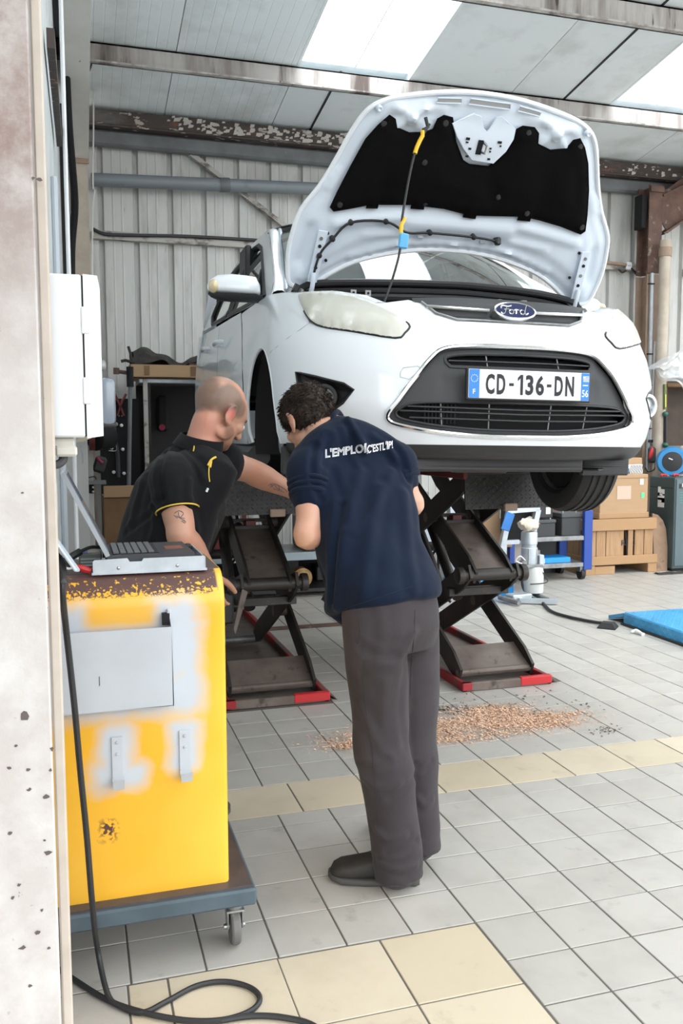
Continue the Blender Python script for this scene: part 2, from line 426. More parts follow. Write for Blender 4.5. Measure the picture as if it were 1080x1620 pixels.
# left wall, edge-on
wall_left = MB().bx(-0.18, -0.12, 3.2, 8.55, 0, 5.2).build('wall_left', M['sheet_left']); tag(wall_left, kind='structure')
MB().bx(-2.6, -2.5, -8.0, -3.0, 0, 5.9).build('wall_panel', M['sheet_left'], wall_left, smooth=0); MB().bx(-2.6, -2.5, -0.4, 3.2, 0, 5.7).build('wall_panel', M['sheet_left'], wall_left, smooth=0); MB().bx(-2.6, -2.5, -3.0, -0.4, 4.4, 5.9).build('wall_panel', M['sheet_left'], wall_left, smooth=0); MB().bx(-2.6, -0.21, 3.14, 3.2, 0, 5.7).build('wall_panel', M['sheet_left'], wall_left, smooth=0)  # unseen side walls added to cut light from the left, one opening kept
for k in range(4):
    MB().bx(-0.122, -0.078, 3.2+k*1.34, 4.51+k*1.34, 0.3, 5.15, bev=0.01).build('wall_panel', M['sheet_left'], wall_left)
wall_right = MB().bx(10.4, 10.5, 7.0, 9.6, 0, 5.6).build('wall_right', M['sheet']); tag(wall_right, kind='structure')

# ---------------------------------------------------------------- roof: insulated panels, skylights, purlins
SL = 0.135
def roofz(y): return 4.545 + SL*(WY-y)
setm('roof_white', (0.80, 0.86, 0.885), 0.45, vary=(0.83, 0.88, 0.90), dirt=[((0.6, 0.63, 0.62), 2, 0.5, 0.8)])
setm('skylight', (0.9, 0.95, 1.0), 0.5)
n_ = M['skylight'].node_tree; n_.nodes.remove(n_.nodes['Principled BSDF'])
tr = n_.nodes.new('ShaderNodeBsdfTransparent'); tr.inputs[0].default_value = (0.93, 0.96, 0.97, 1)
tl = n_.nodes.new('ShaderNodeBsdfTranslucent'); tl.inputs[0].default_value = (0.9, 0.95, 0.97, 1)
mx = n_.nodes.new('ShaderNodeMixShader'); mx.inputs[0].default_value = 0.25
n_.links.new(tr.outputs[0], mx.inputs[1]); n_.links.new(tl.outputs[0], mx.inputs[2]); n_.links.new(mx.outputs[0], n_.nodes['Material Output'].inputs[0])
setm('seal_black', (0.02, 0.02, 0.022), 0.7)
ceiling = MB().beam((4.9, 0.2, roofz(0.2)+0.5), (5.0, 0.2, roofz(0.2)+0.5), 0.1, 0.3).build('ceiling', M['roof_white']); tag(ceiling, kind='structure')
YF, YB = -8.0, WY+0.12  # roof runs on unseen past the camera, lengthened to hold back front daylight
def panel(x0, x1, y0, y1, sky=False, ribs=False, seam=True):
    mb = MB()
    g = 0.004
    def P(x, y, dz): return (x, y, roofz(y)+dz)
    if sky:
        mb.add([P(x0, y0, 0.05), P(x1, y0, 0.05), P(x1, y1, 0.05), P(x0, y1, 0.05)], [(0, 1, 2, 3)])
        o = mb.build('skylight_panel', M['skylight'], ceiling, smooth=0); return
    xs = [x0+g]; dz = [0.0]
    if ribs:
        k = x0+0.06
        while k < x1-0.04:
            xs += [k-0.006, k, k+0.006]; dz += [0, 0.003, 0]; k += 0.085
    xs.append(x1-g); dz.append(0.0)
    n = len(xs)
    vs_ = [P(x, y0, d) for x, d in zip(xs, dz)] + [P(x, y1, d) for x, d in zip(xs, dz)] + [P(x0-g, y0, 0.08), P(x1+g, y0, 0.08), P(x1+g, y1, 0.08), P(x0-g, y1, 0.08)]
    fs = [(i, i+1, n+i+1, n+i) for i in range(n-1)] + [(2*n, 2*n+1, 2*n+2, 2*n+3), (0, n, 2*n+3, 2*n), (n-1, 2*n+1, 2*n+2, 2*n-1)]
    mb.add(vs_, fs).build('roof_panel', M['roof_white'], ceiling, smooth=0)
PY2 = 7.78
seams = [-2.6, -1.6, -0.6, -0.1, 0.9, 1.96, 3.02, 4.06, 5.14, 6.2, 7.2, 8.2, 9.2, 10.5]
for i in range(len(seams)-1):
    a, b = seams[i], seams[i+1]
    sky = i in (5, 8, 10, 11)  # the two rightmost strips are unseen, added to brighten the back
    if sky:
        panel(a, b, PY2+0.02, YB); panel(a, b, YF, PY2, True)
        MB().beam(((a+b)/2, YF, roofz(YF)+.045), ((a+b)/2, PY2, roofz(PY2)+.045), .007, .006).build('sheet_seam', M['socket_grey'], ceiling, smooth=0)
        for xx in (a, b):
            MB().add([(xx-0.012, YF, roofz(YF)-0.004), (xx+0.012, YF, roofz(YF)-0.004), (xx+0.012, PY2, roofz(PY2)-0.004), (xx-0.012, PY2, roofz(PY2)-0.004), (xx-0.012, YF, roofz(YF)+0.07), (xx+0.012, YF, roofz(YF)+0.07), (xx+0.012, PY2, roofz(PY2)+0.07), (xx-0.012, PY2, roofz(PY2)+0.07)], [(0, 3, 2, 1), (4, 5, 6, 7), (0, 1, 5, 4), (1, 2, 6, 5), (2, 3, 7, 6), (3, 0, 4, 7)]).build('skylight_frame', M['roof_white'], ceiling, smooth=0)
    else: panel(a, b, YF, YB, ribs=(i < 6))
for xx, y0, y1 in ((4.62, YF, PY2), (2.36, PY2, WY+0.05)):    # black sealing joints
    MB().beam((xx, y0, roofz(y0)-0.002), (xx, y1, roofz(y1)-0.002), 0.02, 0.012).build('joint_seal', M['seal_black'], ceiling, smooth=0)
MB().beam((-2.6, YF, roofz(YF)+0.2), (10.5, YF, roofz(YF)+0.2), 0.06, 0.5).build('fascia', M['roof_white'], ceiling, smooth=0)

setm('peeled', (0.52, 0.50, 0.48), 0.6, col2=(0.30, 0.26, 0.24), scale=7, detail=6, lo=0.45, hi=0.65, stretch=(1, 1, 0.12), dirt=[((0.10, 0.072, 0.062), 2.6, 0.56, 0.66), ((0.075, 0.05, 0.042), 16, 0.64, 0.70), ((0.62, 0.60, 0.58), 30, 0.68, 0.72)])
setm('peeled_dark', (0.060, 0.045, 0.040), 0.65, col2=(0.42, 0.37, 0.33), scale=11, detail=4, lo=0.615, hi=0.635, stretch=(.6, 1, 1.6), dirt=[((0.16, 0.07, 0.04), 9, 0.6, 0.7), ((0.13, 0.12, 0.115), 3, .55, .7)], bump=(0.4, 20))
setm('grey_steel', (0.16, 0.17, 0.175), 0.5, col2=(0.11, 0.115, 0.12), scale=4, dirt=[((0.3, 0.3, 0.3), 14, 0.68, 0.75)])
def ibeam(p0, p1, h, b, t, mt, name, parent=None, up=(0, 0, 1), lower=None):
    mb = MB(); u = Vector(up).normalized(); p0, p1 = Vector(p0), Vector(p1)
    mb.beam(p0, p1, t, h, up=u)
    mb.beam(p0+u*(h/2-t/2), p1+u*(h/2-t/2), b, t, up=u); mb.beam(p0-u*(h/2-t/2), p1-u*(h/2-t/2), b, t, up=u)
    return mb.build(name, mt, parent, smooth=0)
def purlin(y, x0, x1, label, i, h=0.17):
    z = roofz(y)-h/2-0.01
    o = MB()
    o.bx(x0, x1, y-0.008, y+0.008, z-h/2, z+h/2); o.bx(x0, x1, y-0.008, y+0.06, z+h/2-0.012, z+h/2); o.bx(x0, x1, y-0.055, y+0.008, z-h/2, z-h/2+0.014)
    b = o.build('purlin', M['peeled'], None, smooth=0); tag(b, label, 'roof beam')
purlin(PY2, -0.1, 9.9, 'long peeling white and brown roof purlin crossing above the open bonnet', 1)
purlin(6.3, -0.1, 9.9, 'peeling brown roof purlin in the upper right corner nearest the camera', 2, 0.2)
# eave beam: rusty peeled upper channel over a dark grey member
eave = thing('eave_beam', 'eave beam with flaking rusty paint along the top of the ribbed back wall', 'roof beam', (3.3, WY-0.12, 4.2))
MB().bx(0.15, 9.9, WY-0.2, WY-0.1, 4.395, 4.53, bev=0.006).build('channel', M['peeled_dark'], eave, smooth=0)
MB().bx(0.15, 9.9, WY-0.22, WY-0.06, 4.375, 4.39).build('flange', M['peeled_dark'], eave, smooth=0)
MB().bx(0.15, 9.9, WY-0.13, WY-0.03, 4.225, 4.37, bev=0.02).build('lower_member', M['grey_steel'], eave, smooth=0)
fl = MB(); rr = random.Random(3)
for k in range(240):
    x = rr.uniform(0.5, 9.5) if k > 120 else rr.uniform(1.0, 3.0); z = rr.uniform(4.405, 4.52); s_ = rr.uniform(0.01, 0.03)
    y = WY-0.203-rr.uniform(0, 0.006)
    fl.add([(x-s_, y, z-s_*rr.uniform(.3, 1)), (x+s_*rr.uniform(.5, 1.5), y-0.006, z-s_*.4), (x+s_, y-0.004, z+s_*rr.uniform(.3, .9)), (x-s_*.6, y, z+s_*.7)], [(0, 1, 2, 3)])
f_ = fl.build('paint_flakes', pbr('flake', (0.55, 0.51, 0.47), 0.6), eave, smooth=0, fixn=False); tag(f_, kind='stuff')
# wall rails, pipe, brace
setm('girt', (0.42, 0.40, 0.37), 0.6, dirt=[((0.13, 0.11, 0.10), 8, 0.52, 0.62)], stretch=(0.6, 1, 1))
g1 = MB(); g1.bx(0.2, 6.55, WY-0.07, WY-0.005, 3.36, 3.43); g1.bx(0.2, 6.55, WY-0.075, WY-0.002, 3.43, 3.437)
tag(g1.build('wall_rail', M['girt'], None, smooth=0), 'dirty horizontal steel rail across the back wall below the grey pipe', 'rail')
g1 = MB().bx(6.98, 9.9, WY-0.07, WY-0.005, 3.34, 3.42).build('wall_rail', M['girt'], None, smooth=0); tag(g1, 'short length of wall rail right of the rusty column', 'rail')
pp = thing('wall_pipe', 'thick grey pipe running along the back wall under the eave', 'pipe', (1.4, WY-0.16, 3.93))
MB().cyl((0.2, WY-0.16, 3.885), (4.2, WY-0.16, 4.035), 0.062, n=20).build('pipe', pbr('pipe_grey', (0.19, 0.215, 0.235), 0.4, dirt=[((0.12, 0.13, 0.14), 5, 0.6, 0.8)]), pp)
for x in (1.47, 3.0): MB().cyl((x-0.05, WY-0.16, 3.885+(x-.25)*.0375), (x+0.05, WY-0.16, 3.889+(x-.2)*.0375), 0.069, n=20).build('pipe_coupling', M['grey_steel'], pp)
a_, b_ = ony(300, 243, WY-0.05), ony(458, 364, WY-0.05)
br = MB().beam(a_, b_, 0.012, 0.06, up=(0, 0, 1)); br.beam(a_+Vector((0, -0.02, -0.026)), b_+Vector((0, -0.02, -0.026)), 0.05, 0.01)
tag(br.build('diagonal_brace', M['girt'], None, smooth=0), 'diagonal steel angle brace on the back wall crossing behind the grey pipe', 'brace')
# thin cables along the wall rail
cb = MB(); P0 = [ony(147, 362, WY-0.08), ony(165, 370, WY-0.09), ony(200, 372, WY-0.09), ony(300, 374, WY-0.085), ony(420, 381, WY-0.085)]
cb.tube(P0, 0.016, n=6, smooth=4); tag(cb.build('wall_cable', M['cable_black'], None), 'thick black cable lying along the wall rail near the corner post', 'cable')
# ---------------------------------------------------------------- left corner post and rafter
post = thing('corner_column', 'beige painted steel column with its haunched rafter at the left corner', 'column', (0.08, 8.75, 0))
def colbox(px0, px1, py, y): return ony(px0, py, y).x, ony(px1, py, y).x
x0, x1 = 0.0, 0.165
c_ = MB(); c_.bx(x0, x1, 8.62, 8.634, 0, 4.02); c_.bx(x0, x1, 8.82, 8.834, 0, 4.3); c_.bx((x0+x1)/2-.006, (x0+x1)/2+.006, 8.634, 8.82, 0, 4.1)
c_.build('column_shaft', M['beige_paint'], post, smooth=0)
setm('beige_grey', (0.70, 0.68, 0.64), 0.6, col2=(0.62, 0.60, 0.56), scale=4, dirt=[((0.25, 0.2, 0.16), 12, 0.68, 0.74)])
ra = MB(); Z0, Z1 = 3.95, 5.3; yA, yB = 8.62, 3.6
def RP(x, y, dz): return (x, y, roofz(y)-0.2+dz)
ra.add([(x0-.02, yA, 4.0), (x1+.01, yA, 4.0), (x1+.01, yB, roofz(yB)-0.34), (x0-.02, yB, roofz(yB)-0.34), (x0-.02, yA, 4.02), (x1+.01, yA, 4.02), (x1+.01, yB, roofz(yB)-0.32), (x0-.02, yB, roofz(yB)-0.32)], [(0, 3, 2, 1), (4, 5, 6, 7), (0, 1, 5, 4), (1, 2, 6, 5), (2, 3, 7, 6), (3, 0, 4, 7)])
ra.add([(.076, yA, 4.0), (.088, yA, 4.0), (.088, yB, roofz(yB)-0.33), (.076, yB, roofz(yB)-0.33), (.076, yA, roofz(yA)-0.02), (.088, yA, roofz(yA)-0.02), (.088, yB, roofz(yB)-0.02), (.076, yB, roofz(yB)-0.02)], [(0, 3, 2, 1), (4, 5, 6, 7), (0, 1, 5, 4), (1, 2, 6, 5), (2, 3, 7, 6), (3, 0, 4, 7)])
ra.build('rafter', M['beige_grey'], post, smooth=0)
MB().bx(x0-.012, x1+.012, 8.60, 8.62, 3.96, 4.03, bev=0.004).build('splice_plate', M['tan_paint'], post, smooth=0)
cw = MB(); cw.tube([ony(142, 40, 8), ony(146, 90, 8.1), ony(138, 118, 8.05), ony(122, 130, 8), ony(105, 132, 7.9)], 0.008, n=6, smooth=5)
tag(cw.build('loose_cable', M['cable_grey'], None), 'thin loose grey cable looping over the left rafter', 'cable')
cw = MB(); cw.tube([ony(147, 90, 8.55), ony(148, 180, 8.55), ony(147, 290, 8.55), ony(150, 300, 8.55), ony(147, 330, 8.55), ony(146, 420, 8.55), ony(147, 600, 8.55)], 0.007, n=6, smooth=4)
tag(cw.build('column_cable', M['beige_plastic'], None), 'thin pale cable running down the edge of the left corner column', 'cable')
# black strip added for the shade in the gap behind the column
tk = MB(); tk.bx(-0.11, -0.02, 8.86, 8.98, 0, 4.9); tag(tk.build('gap_shade_strip', M['matt_black'], None, smooth=0), 'dark vertical cable trunk in the gap left of the corner column', 'cable duct')
tk = MB().tube([ony(98, 0, 7.0), ony(104, 60, 7.2), ony(110, 200, 7.6), ony(118, 320, 8.2), ony(114, 400, 8.4), ony(116, 520, 8.4)], [0.018, 0.02, 0.026, 0.034, 0.028, 0.025], n=8, smooth=5)
tag(tk.build('cable_bundle', M['matt_black'], None), 'bundle of black cables hanging between left wall and corner column', 'cable')
for px, y, r, mt, lab in ((96, 5.2, 0.012, 'white_paint', 'thin white conduit running up the left wall'), (85, 3.4, 0.012, 'socket_grey', 'pale grey conduit behind the front pillar above the switch box')):
    t0 = ony(px, 0 if px > 90 else 280, y); t1 = ony(px+10 if px > 90 else px, 430, y)
    tag(MB().cyl(t0, Vector((t0.x, t0.y, 0.0)), r, n=8).build('conduit', M[mt], None), lab, 'conduit')
wb = MB(); A = onx(78, 40, -0.40); wb.beam(ony(80, 60, 3.6), ony(94, 222, 5.4), 0.03, 0.07)
tag(wb.build('cross_brace', M['peeled_dark'], None, smooth=0), 'flaking dark brace on the left wall beside the front pillar', 'brace')
# ---------------------------------------------------------------- front pillar (left edge of the picture)
setm('pillar_paint', (0.53, 0.49, 0.465), 0.55, coord='Object', col2=(0.63, 0.61, 0.595), scale=9.0, detail=8, lo=0.42, hi=0.66, dirt=[((0.25, 0.19, 0.165), 3.2, 0.60, 0.92), ((0.12, 0.09, 0.08), 26, 0.715, 0.73), ((0.36, 0.29, 0.25), 55, 0.66, 0.76)], bump=(0.25, 40), bdist=0.004)
def top_stain(mt, z0, z1, col, amt):      # brown staining that grows towards the roof
    n = mt.node_tree.nodes; L = mt.node_tree.links; b = n['Principled BSDF']; src = b.inputs['Base Color'].links[0].from_socket
    tc = n.new('ShaderNodeTexCoord'); sp = n.new('ShaderNodeSeparateXYZ'); L.new(tc.outputs['Object'], sp.inputs[0]); nz = n.new('ShaderNodeTexNoise'); nz.inputs['Scale'].default_value = 6; nz.inputs['Detail'].default_value = 8; nz.inputs['Roughness'].default_value = .7; L.new(tc.outputs['Object'], nz.inputs['Vector'])
    r = n.new('ShaderNodeMapRange'); r.inputs['From Min'].default_value = z0; r.inputs['From Max'].default_value = z1; L.new(sp.outputs['Z'], r.inputs['Value'])
    r2 = n.new('ShaderNodeMapRange'); r2.inputs['From Min'].default_value = .26; r2.inputs['From Max'].default_value = .56; L.new(nz.outputs['Fac'], r2.inputs['Value'])
    mu = n.new('ShaderNodeMath'); mu.operation = 'MULTIPLY'; L.new(r.outputs[0], mu.inputs[0]); L.new(r2.outputs[0], mu.inputs[1]); m2 = n.new('ShaderNodeMath'); m2.operation = 'MULTIPLY'; L.new(mu.outputs[0], m2.inputs[0]); m2.inputs[1].default_value = amt
    x = n.new('ShaderNodeMix'); x.data_type = 'RGBA'; L.new(m2.outputs[0], x.inputs[0]); L.new(src, x.inputs[6]); x.inputs[7].default_value = (*col, 1); L.new(x.outputs[2], b.inputs['Base Color'])
top_stain(M['pillar_paint'], 1.55, 1.98, (.27, .19, .165), .95)
setm('pillar_edge', (0.54, 0.48, 0.42), 0.55, col2=(0.46, 0.40, 0.34), scale=8, dirt=[((0.13, 0.09, 0.07), 26, 0.7, 0.73)])
pil = thing('steel_pillar', 'large white painted steel pillar with rust chips at the left edge', 'pillar', (-0.2, 1.88, 0))
MB().bx(-0.36, -0.068, 1.88, 1.905, 0, 5.2, bev=0.004).build('front_flange', M['pillar_paint'], pil, smooth=0)
MB().bx(-0.36, -0.08, 2.14, 2.165, 0, 5.2, bev=0.004).build('rear_flange', M['pillar_edge'], pil, smooth=0)
MB().bx(-0.066, -0.044, 1.895, 1.925, 0, 5.2, bev=0.004).build('edge_strip', M['pillar_edge'], pil, smooth=0)
MB().bx(-0.22, -0.205, 1.905, 2.14, 0, 5.2).build('web', M['pillar_paint'], pil, smooth=0)
setm('chip', (0.12, 0.095, 0.09), 0.7)
ch = MB(); rr = random.Random(11)
def chip(px, py, s_):
    c = ony(px, py, 1.8785); n = rr.randint(6, 8); a0 = rr.uniform(0, 6)
    ch.add([c]+[c+Vector((math.cos(a0+2*PI*k/n)*s_*rr.uniform(.35, 1.1), 0, math.sin(a0+2*PI*k/n)*s_*rr.uniform(.3, .9))) for k in range(n)], [(0, 1+k, 1+(k+1) % n) for k in range(n)])
for px, py, s_ in ((38, 1132, .015), (72, 1260, .009), (46, 1250, .007), (75, 1350, .010), (60, 1475, .008), (35, 1500, .008), (45, 1218, .007), (80, 1218, .005), (14, 1215, .006), (16, 1318, .009), (82, 1185, .006), (52, 282, .005), (62, 284, .007), (20, 1420, .006), (66, 1440, .005), (30, 1400, .005), (78, 1500, .006), (48, 1560, .007), (70, 1330, .004), (25, 1180, .004), (35, 780, .004)):
    chip(px, py, s_)
o = ch.build('paint_chips', M['chip'], pil, smooth=0, fixn=False); tag(o, kind='stuff')
# ================================================================== CAR (own frame: X to its left side, Y rearwards, Z up, origin = number plate centre)
def fit_text(txt, w_, h_, origin, right, up, mt, parent, name='lettering', thick=0.0, bold=0.0, shear=0.0, space=1.0):
    V_, F_ = text_mesh(txt, 1.0, bold=bold, space=space)
    xs = [v.x for v in V_]; ys = [v.y for v in V_]; cx, cy = (min(xs)+max(xs))/2, (min(ys)+max(ys))/2
    sx_, sy_ = w_/(max(xs)-min(xs)), h_/(max(ys)-min(ys)); o = Vector(origin); r = Vector(right); u = Vector(up)
    mb = MB(); mb.add([o + r*((v.x-cx)*sx_+shear*(v.y-cy)*sy_) + u*((v.y-cy)*sy_) for v in V_], F_)
    return mb.build(name, mt, parent, smooth=0, fixn=False, local=True)
car = thing('car', 'white hatchback car raised on the scissor lift with its bonnet open', 'car', (1.6975, 3.1156, 1.6424))
car.rotation_euler = (0, 0.0177, -0.0224)
CR = Euler((0, 0.0177, -0.0224)).to_matrix(); CT = Vector((1.6975, 3.1156, 1.6424))
def cl(p): return CR.transposed() @ (Vector(p)-CT)          # world -> car
def cray(px, py): return CR.transposed() @ (CAM-CT), CR.transposed() @ ray(px, py)
def cX(px, py, X): o, d = cray(px, py); return o + d*((X-o.x)/d.x)
def cY(px, py, Y): o, d = cray(px, py); return o + d*((Y-o.y)/d.y)
ZYa = ([-.34, -.30, -.22, -.1, .05, .15, .25, .32, .40, .5], [.10, .06, 0., -.03, -.01, .03, .09, .15, .24, .40])
ZWa = ([-.34, -.30, -.2, -.05, .15, .3, .45, .58], [.82, .84, .875, .89, .89, .875, .85, .82])
NN, AA = 2.4, .72
def y0f(z): return float(np.interp(z, *ZYa))
def wf(z): return float(np.interp(z, *ZWa))
def S2P(s, Z, off=0.0):
    def f(s, Z):
        a = abs(s); sg = 1 if s >= 0 else -1
        q = min(a, PI/2)
        X = wf(Z)*math.sin(q)**(2/NN); Y = y0f(Z)+AA*(1-max(math.cos(q), 0)**(2/NN))
        if a > PI/2: Y += a-PI/2
        if Y > 1.6: X *= 1-.035*((Y-1.6)/2.4)**2
        return Vector((sg*X, Y, Z))
    p = f(s, Z)
    if off:
        e = 1e-3; n = (f(s+e, Z)-f(s-e, Z)).cross(f(s, Z+e)-f(s, Z-e)); n.normalize(); p = p + n*off
    return p
def sY(Y, Z):
    k = (Y-y0f(Z))/AA
    return math.acos(max(0, 1-k)**(NN/2)) if k < 1 else PI/2+(Y-y0f(Z)-AA)
def P2s(p):
    X, Y, Z = p
    if Y > y0f(Z)+AA: q = PI/2+Y-y0f(Z)-AA
    else: q = math.atan2(min(1, abs(X)/wf(Z))**(NN/2), max(0, min(1, (y0f(Z)+AA-Y)/AA))**(NN/2))
    return q*(1 if X >= 0 else -1)
def mir(l): return [(-a, b) for a, b in reversed(l)]
ACY, ACZ, AR = .95, -.155, .358
def arch(sgn, r=AR):
    out = []
    for k in range(25):
        an = math.radians(-14 + 208*k/24); Y = ACY - r*math.cos(an); Z = ACZ + r*math.sin(an)
        out.append((sY(Y, Z), max(Z, -.243)))
    return out          # front foot -> rear foot, positive side
HEAD = [(1.081, .323), (1.114, .39), (1.075, .403), (.868, .392), (.71, .364), (.579, .318), (.491, .272), (.444, .226), (.474, .199), (.524, .178), (.742, .208), (.944, .236), (1.026, .266)]
FOG = [(1.19, .055), (1.02, .032), (.827, .0), (.767, -.026), (.837, -.078), (.907, -.108), (1.047, -.112), (1.15, -.075)]
GR = [(.0, .152), (.19, .148), (.305, .134), (.372, .092), (.46, .01), (.53, -.062), (.585, -.112), (.578, -.145), (.50, -.165), (.33, -.187), (.15, -.199), (0, -.201)]
GRILLE = smooth2(GR[:-1] + [(0, -.201)] + mir(GR)[1:-1], 4)
BARH = [(0, .252), (.22, .254), (.306, .280), (.36, .330)]
top = [(.36, .332), (.42, .346), (.55, .332), (.60, .332), (.71, .374), (.868, .401), (1.075, .412), (1.14, .415), (1.25, .43), (1.42, .445), (PI/2, .452), (2.0, .47), (2.27, .475)]
SB = 2.27     # Y ~ 1.45: front edge of the door
right = [(0, -.236), (.3, -.236), (.6, -.236), (.9, -.238)] + arch(1) + [(SB, -.25)]
outer = right + list(reversed(top)) + list(reversed(BARH)) + [(-a, b) for a, b in BARH[1:]] + [(-a, b) for a, b in top] + [(-a, b) for a, b in reversed(right)][:-1]
holes = [HEAD, mir(HEAD), FOG, mir(FOG), GRILLE]
sh = MB(); cdt(outer, holes, .035, lambda s, z: S2P(s, z), sh)
shell = sh.build('body_shell', M['car_white'], car, local=True, smooth=60)
def stube(poly, r, name, mt, parent, off=0.0, closed=True, n=6):
    return MB().tube([S2P(a, b, off) for a, b in poly], r, n=n, closed=closed).build(name, M[mt], parent, local=True)
# wheel-arch lips, liners
for sg in (-1, 1):
    A_ = arch(1)
    MB().tube([S2P(sg*a, b, -.004) for a, b in A_], .008, n=6).build('arch_lip', M['car_white'], car, local=True)
    ln = MB(); rows = []
    for k in range(21):
        an = math.radians(-25+230*k/20)
        rows.append([Vector((sg*x, ACY-(AR+.012)*math.cos(an), max(ACZ+(AR+.012)*math.sin(an), -.30))) for x in (.845, .70, .42)])
    ln.loft(rows, caps=False); 
    ln = MB(); ln.add([p for r in rows for p in r], [(i*3+j, i*3+j+1, (i+1)*3+j+1, (i+1)*3+j) for i in range(20) for j in range(2)])
    c0 = len(ln.v); ln.v.append((sg*.42, ACY, ACZ)); ln.f += [(i*3+2, (i+1)*3+2, c0) for i in range(20)]
    ln.build('arch_liner', M['matt_black'], car, local=True)
# lower black lip, side sills, undertray
def lipp(s, k):
    zs = [-.236, -.262, -.285, -.305, -.318]; offs = [.002, .004, -.002, -.015, -.04]
    return S2P(s, zs[k], offs[k])
lp = MB(); ss = np.linspace(-1.35, 1.35, 61)
lp.add([lipp(s, k) for s in ss for k in range(5)], [(i*5+k, (i+1)*5+k, (i+1)*5+k+1, i*5+k+1) for i in range(60) for k in range(4)])
lip = lp.build('bumper_lip', M['dark_plastic'], car, local=True, smooth=50)
ut = MB(); ut.grid(lambda u, v: Vector(((u-.5)*1.34, .12+v*.75+.25*abs(u-.5)**2, -.322-.02*v)), 12, 6)
for k in range(9): ut.box((-.45+k*.11, .22, -.334), (.05, .12, .012), rot=(0, 0, .6), bev=.004)
ut.box((-.05, .3, -.345), (.25, .05, .02), bev=.006)
ut.build('undertray', M['black_plastic'], car, local=True)
MB().bx(-.40, .36, .14, .24, -.345, -.26, bev=.01).build('air_deflector', M['dark_plastic'], car, local=True)
for sg in (-1, 1):
    MB().tube([(sg*.82, 1.32, -.31), (sg*.82, 3.1, -.31)], .06, n=10, flat=1.0).build('sill', M['grey_plastic'], car, local=True)
MB().bx(-.74, .74, 1.35, 4.0, -.30, -.22, bev=.03).build('underbody', M['black_plastic'], car, local=True)
# ---- grille
gp = MB(); cdt([(a*.985, b) for a, b in GRILLE], [], .03, lambda s, z: S2P(s, z, -.028), gp)
OPU = [(0, .128), (.2, .124), (.285, .113), (.30, .098), (.285, .078), (.25, .072), (0, .070)]
OPL = [(0, -.068), (.25, -.068), (.46, -.075), (.535, -.10), (.548, -.125), (.50, -.145), (.33, -.167), (.15, -.179), (0, -.181)]
opu = OPU + mir(OPU)[1:-1]; opl = OPL + mir(OPL)[1:-1]
gm = MB(); cdt([(a, b) for a, b in GRILLE], [opu, opl], .022, lambda s, z: S2P(s, z, -.012 - .012*min(1, max(0, 1-abs(z)/.1)) if abs(s) < .33 else -.016), gm)
gro = gm.build('grille_panel', M['grey_plastic'], car, local=True, smooth=50)
gb = MB(); cdt([(a*1.03, b*1.02) for a, b in GRILLE], [], .05, lambda s, z: S2P(s, z, -.075), gb); gb.build('grille_cavity', M['matt_black'], gro, local=True)
MB().tube([S2P(a, b, .003) for a, b in GRILLE], .0095, n=8, closed=True).build('chrome_surround', M['chrome'], gro, local=True)
MB().tube([S2P(a, b, -.014) for a, b in smooth2(opu, 3)], .007, n=6, closed=True).build('opening_rim', M['grey_plastic'], gro, local=True)
MB().tube([S2P(a, b, -.016) for a, b in smooth2(opl, 3)], .006, n=6, closed=True).build('opening_rim', M['dark_plastic'], gro, local=True)
for z, hw_ in ((.098, .285), (-.094, .49), (-.118, .53), (-.143, .48)):
    MB().tube([S2P(s, z + (.004 if z < 0 else 0)*abs(s)*4, -.018) for s in np.linspace(-hw_, hw_, 31)], .0042, n=6, flat=2.2).build('slat', M['grey_plastic'], gro, local=True)
for k, s in enumerate((-.12, .13)): MB().tube([S2P(s, .13, -.02), S2P(s, .068, -.02)], .003, n=5).build('grille_bar', M['dull_steel'], gro, local=True)
for s in (-.33, -.12, .09, .27): MB().tube([S2P(s, -.066, -.021), S2P(s*.97, -.178, -.021)], .0032, n=5).build('grille_bar', M['dull_steel'], gro, local=True)
for k in range(9): MB().tube([S2P(-.40+k*.018, -.072, -.05), S2P(-.40+k*.018, -.165, -.05)], .0035, n=4).build('cooler_fin', M['grey_plastic'], gro, local=True)
# ---- badge bar
BO = BARH + [(.40, .336), (.40, .352), (.2, .358), (0, .360)]
bo = BO + mir(BO)[1:-1]
bp_ = MB(); cdt(bo, [], .025, lambda s, z: S2P(s, z, .004 - .02*math.exp(-((z-.287)/.016)**2)*(1 if abs(s) < .34 else 0)), bp_)
bar = bp_.build('grille_bar_panel', M['grey_plastic'], car, local=True, smooth=50)
MB().tube([S2P(a, b, .004) for a, b in [(x, z+.003) for x, z in [(-q[0], q[1]) for q in reversed(BARH)][:-1] + BARH]], .006, n=6).build('bar_rim', M['dull_steel'], bar, local=True)
for sg in (-1, 1):
    MB().tube([S2P(sg*s, .300+.010*(s/.33)**2, .008) for s in np.linspace(.075, .345, 14)], .0075, n=8).build('chrome_strip', M['chrome'], bar, local=True)
bc = S2P(0.0, .288, .022); bn = Vector((0, -.86, .5)).normalized(); bu = Vector((0, .5, .86)).normalized(); bx_ = Vector((1, 0, 0))
def oval(mb, rx, ry, d0, d1, n=40):
    mb.loft([[bc + bx_*(rx*math.cos(2*PI*k/n)) + bu*(ry*math.sin(2*PI*k/n)) + bn*d for k in range(n)] for d in (d0, d1)])
    return mb
setm('badge_blue', (0.007, 0.014, 0.075), 0.2, coat=0.6)
oval(MB(), .092, .043, -.03, .004).build('badge_back', M['chrome'], bar, local=True)
oval(MB(), .085, .037, .004, .007).build('badge_face', M['badge_blue'], bar, local=True)
rg = MB(); n_ = 40
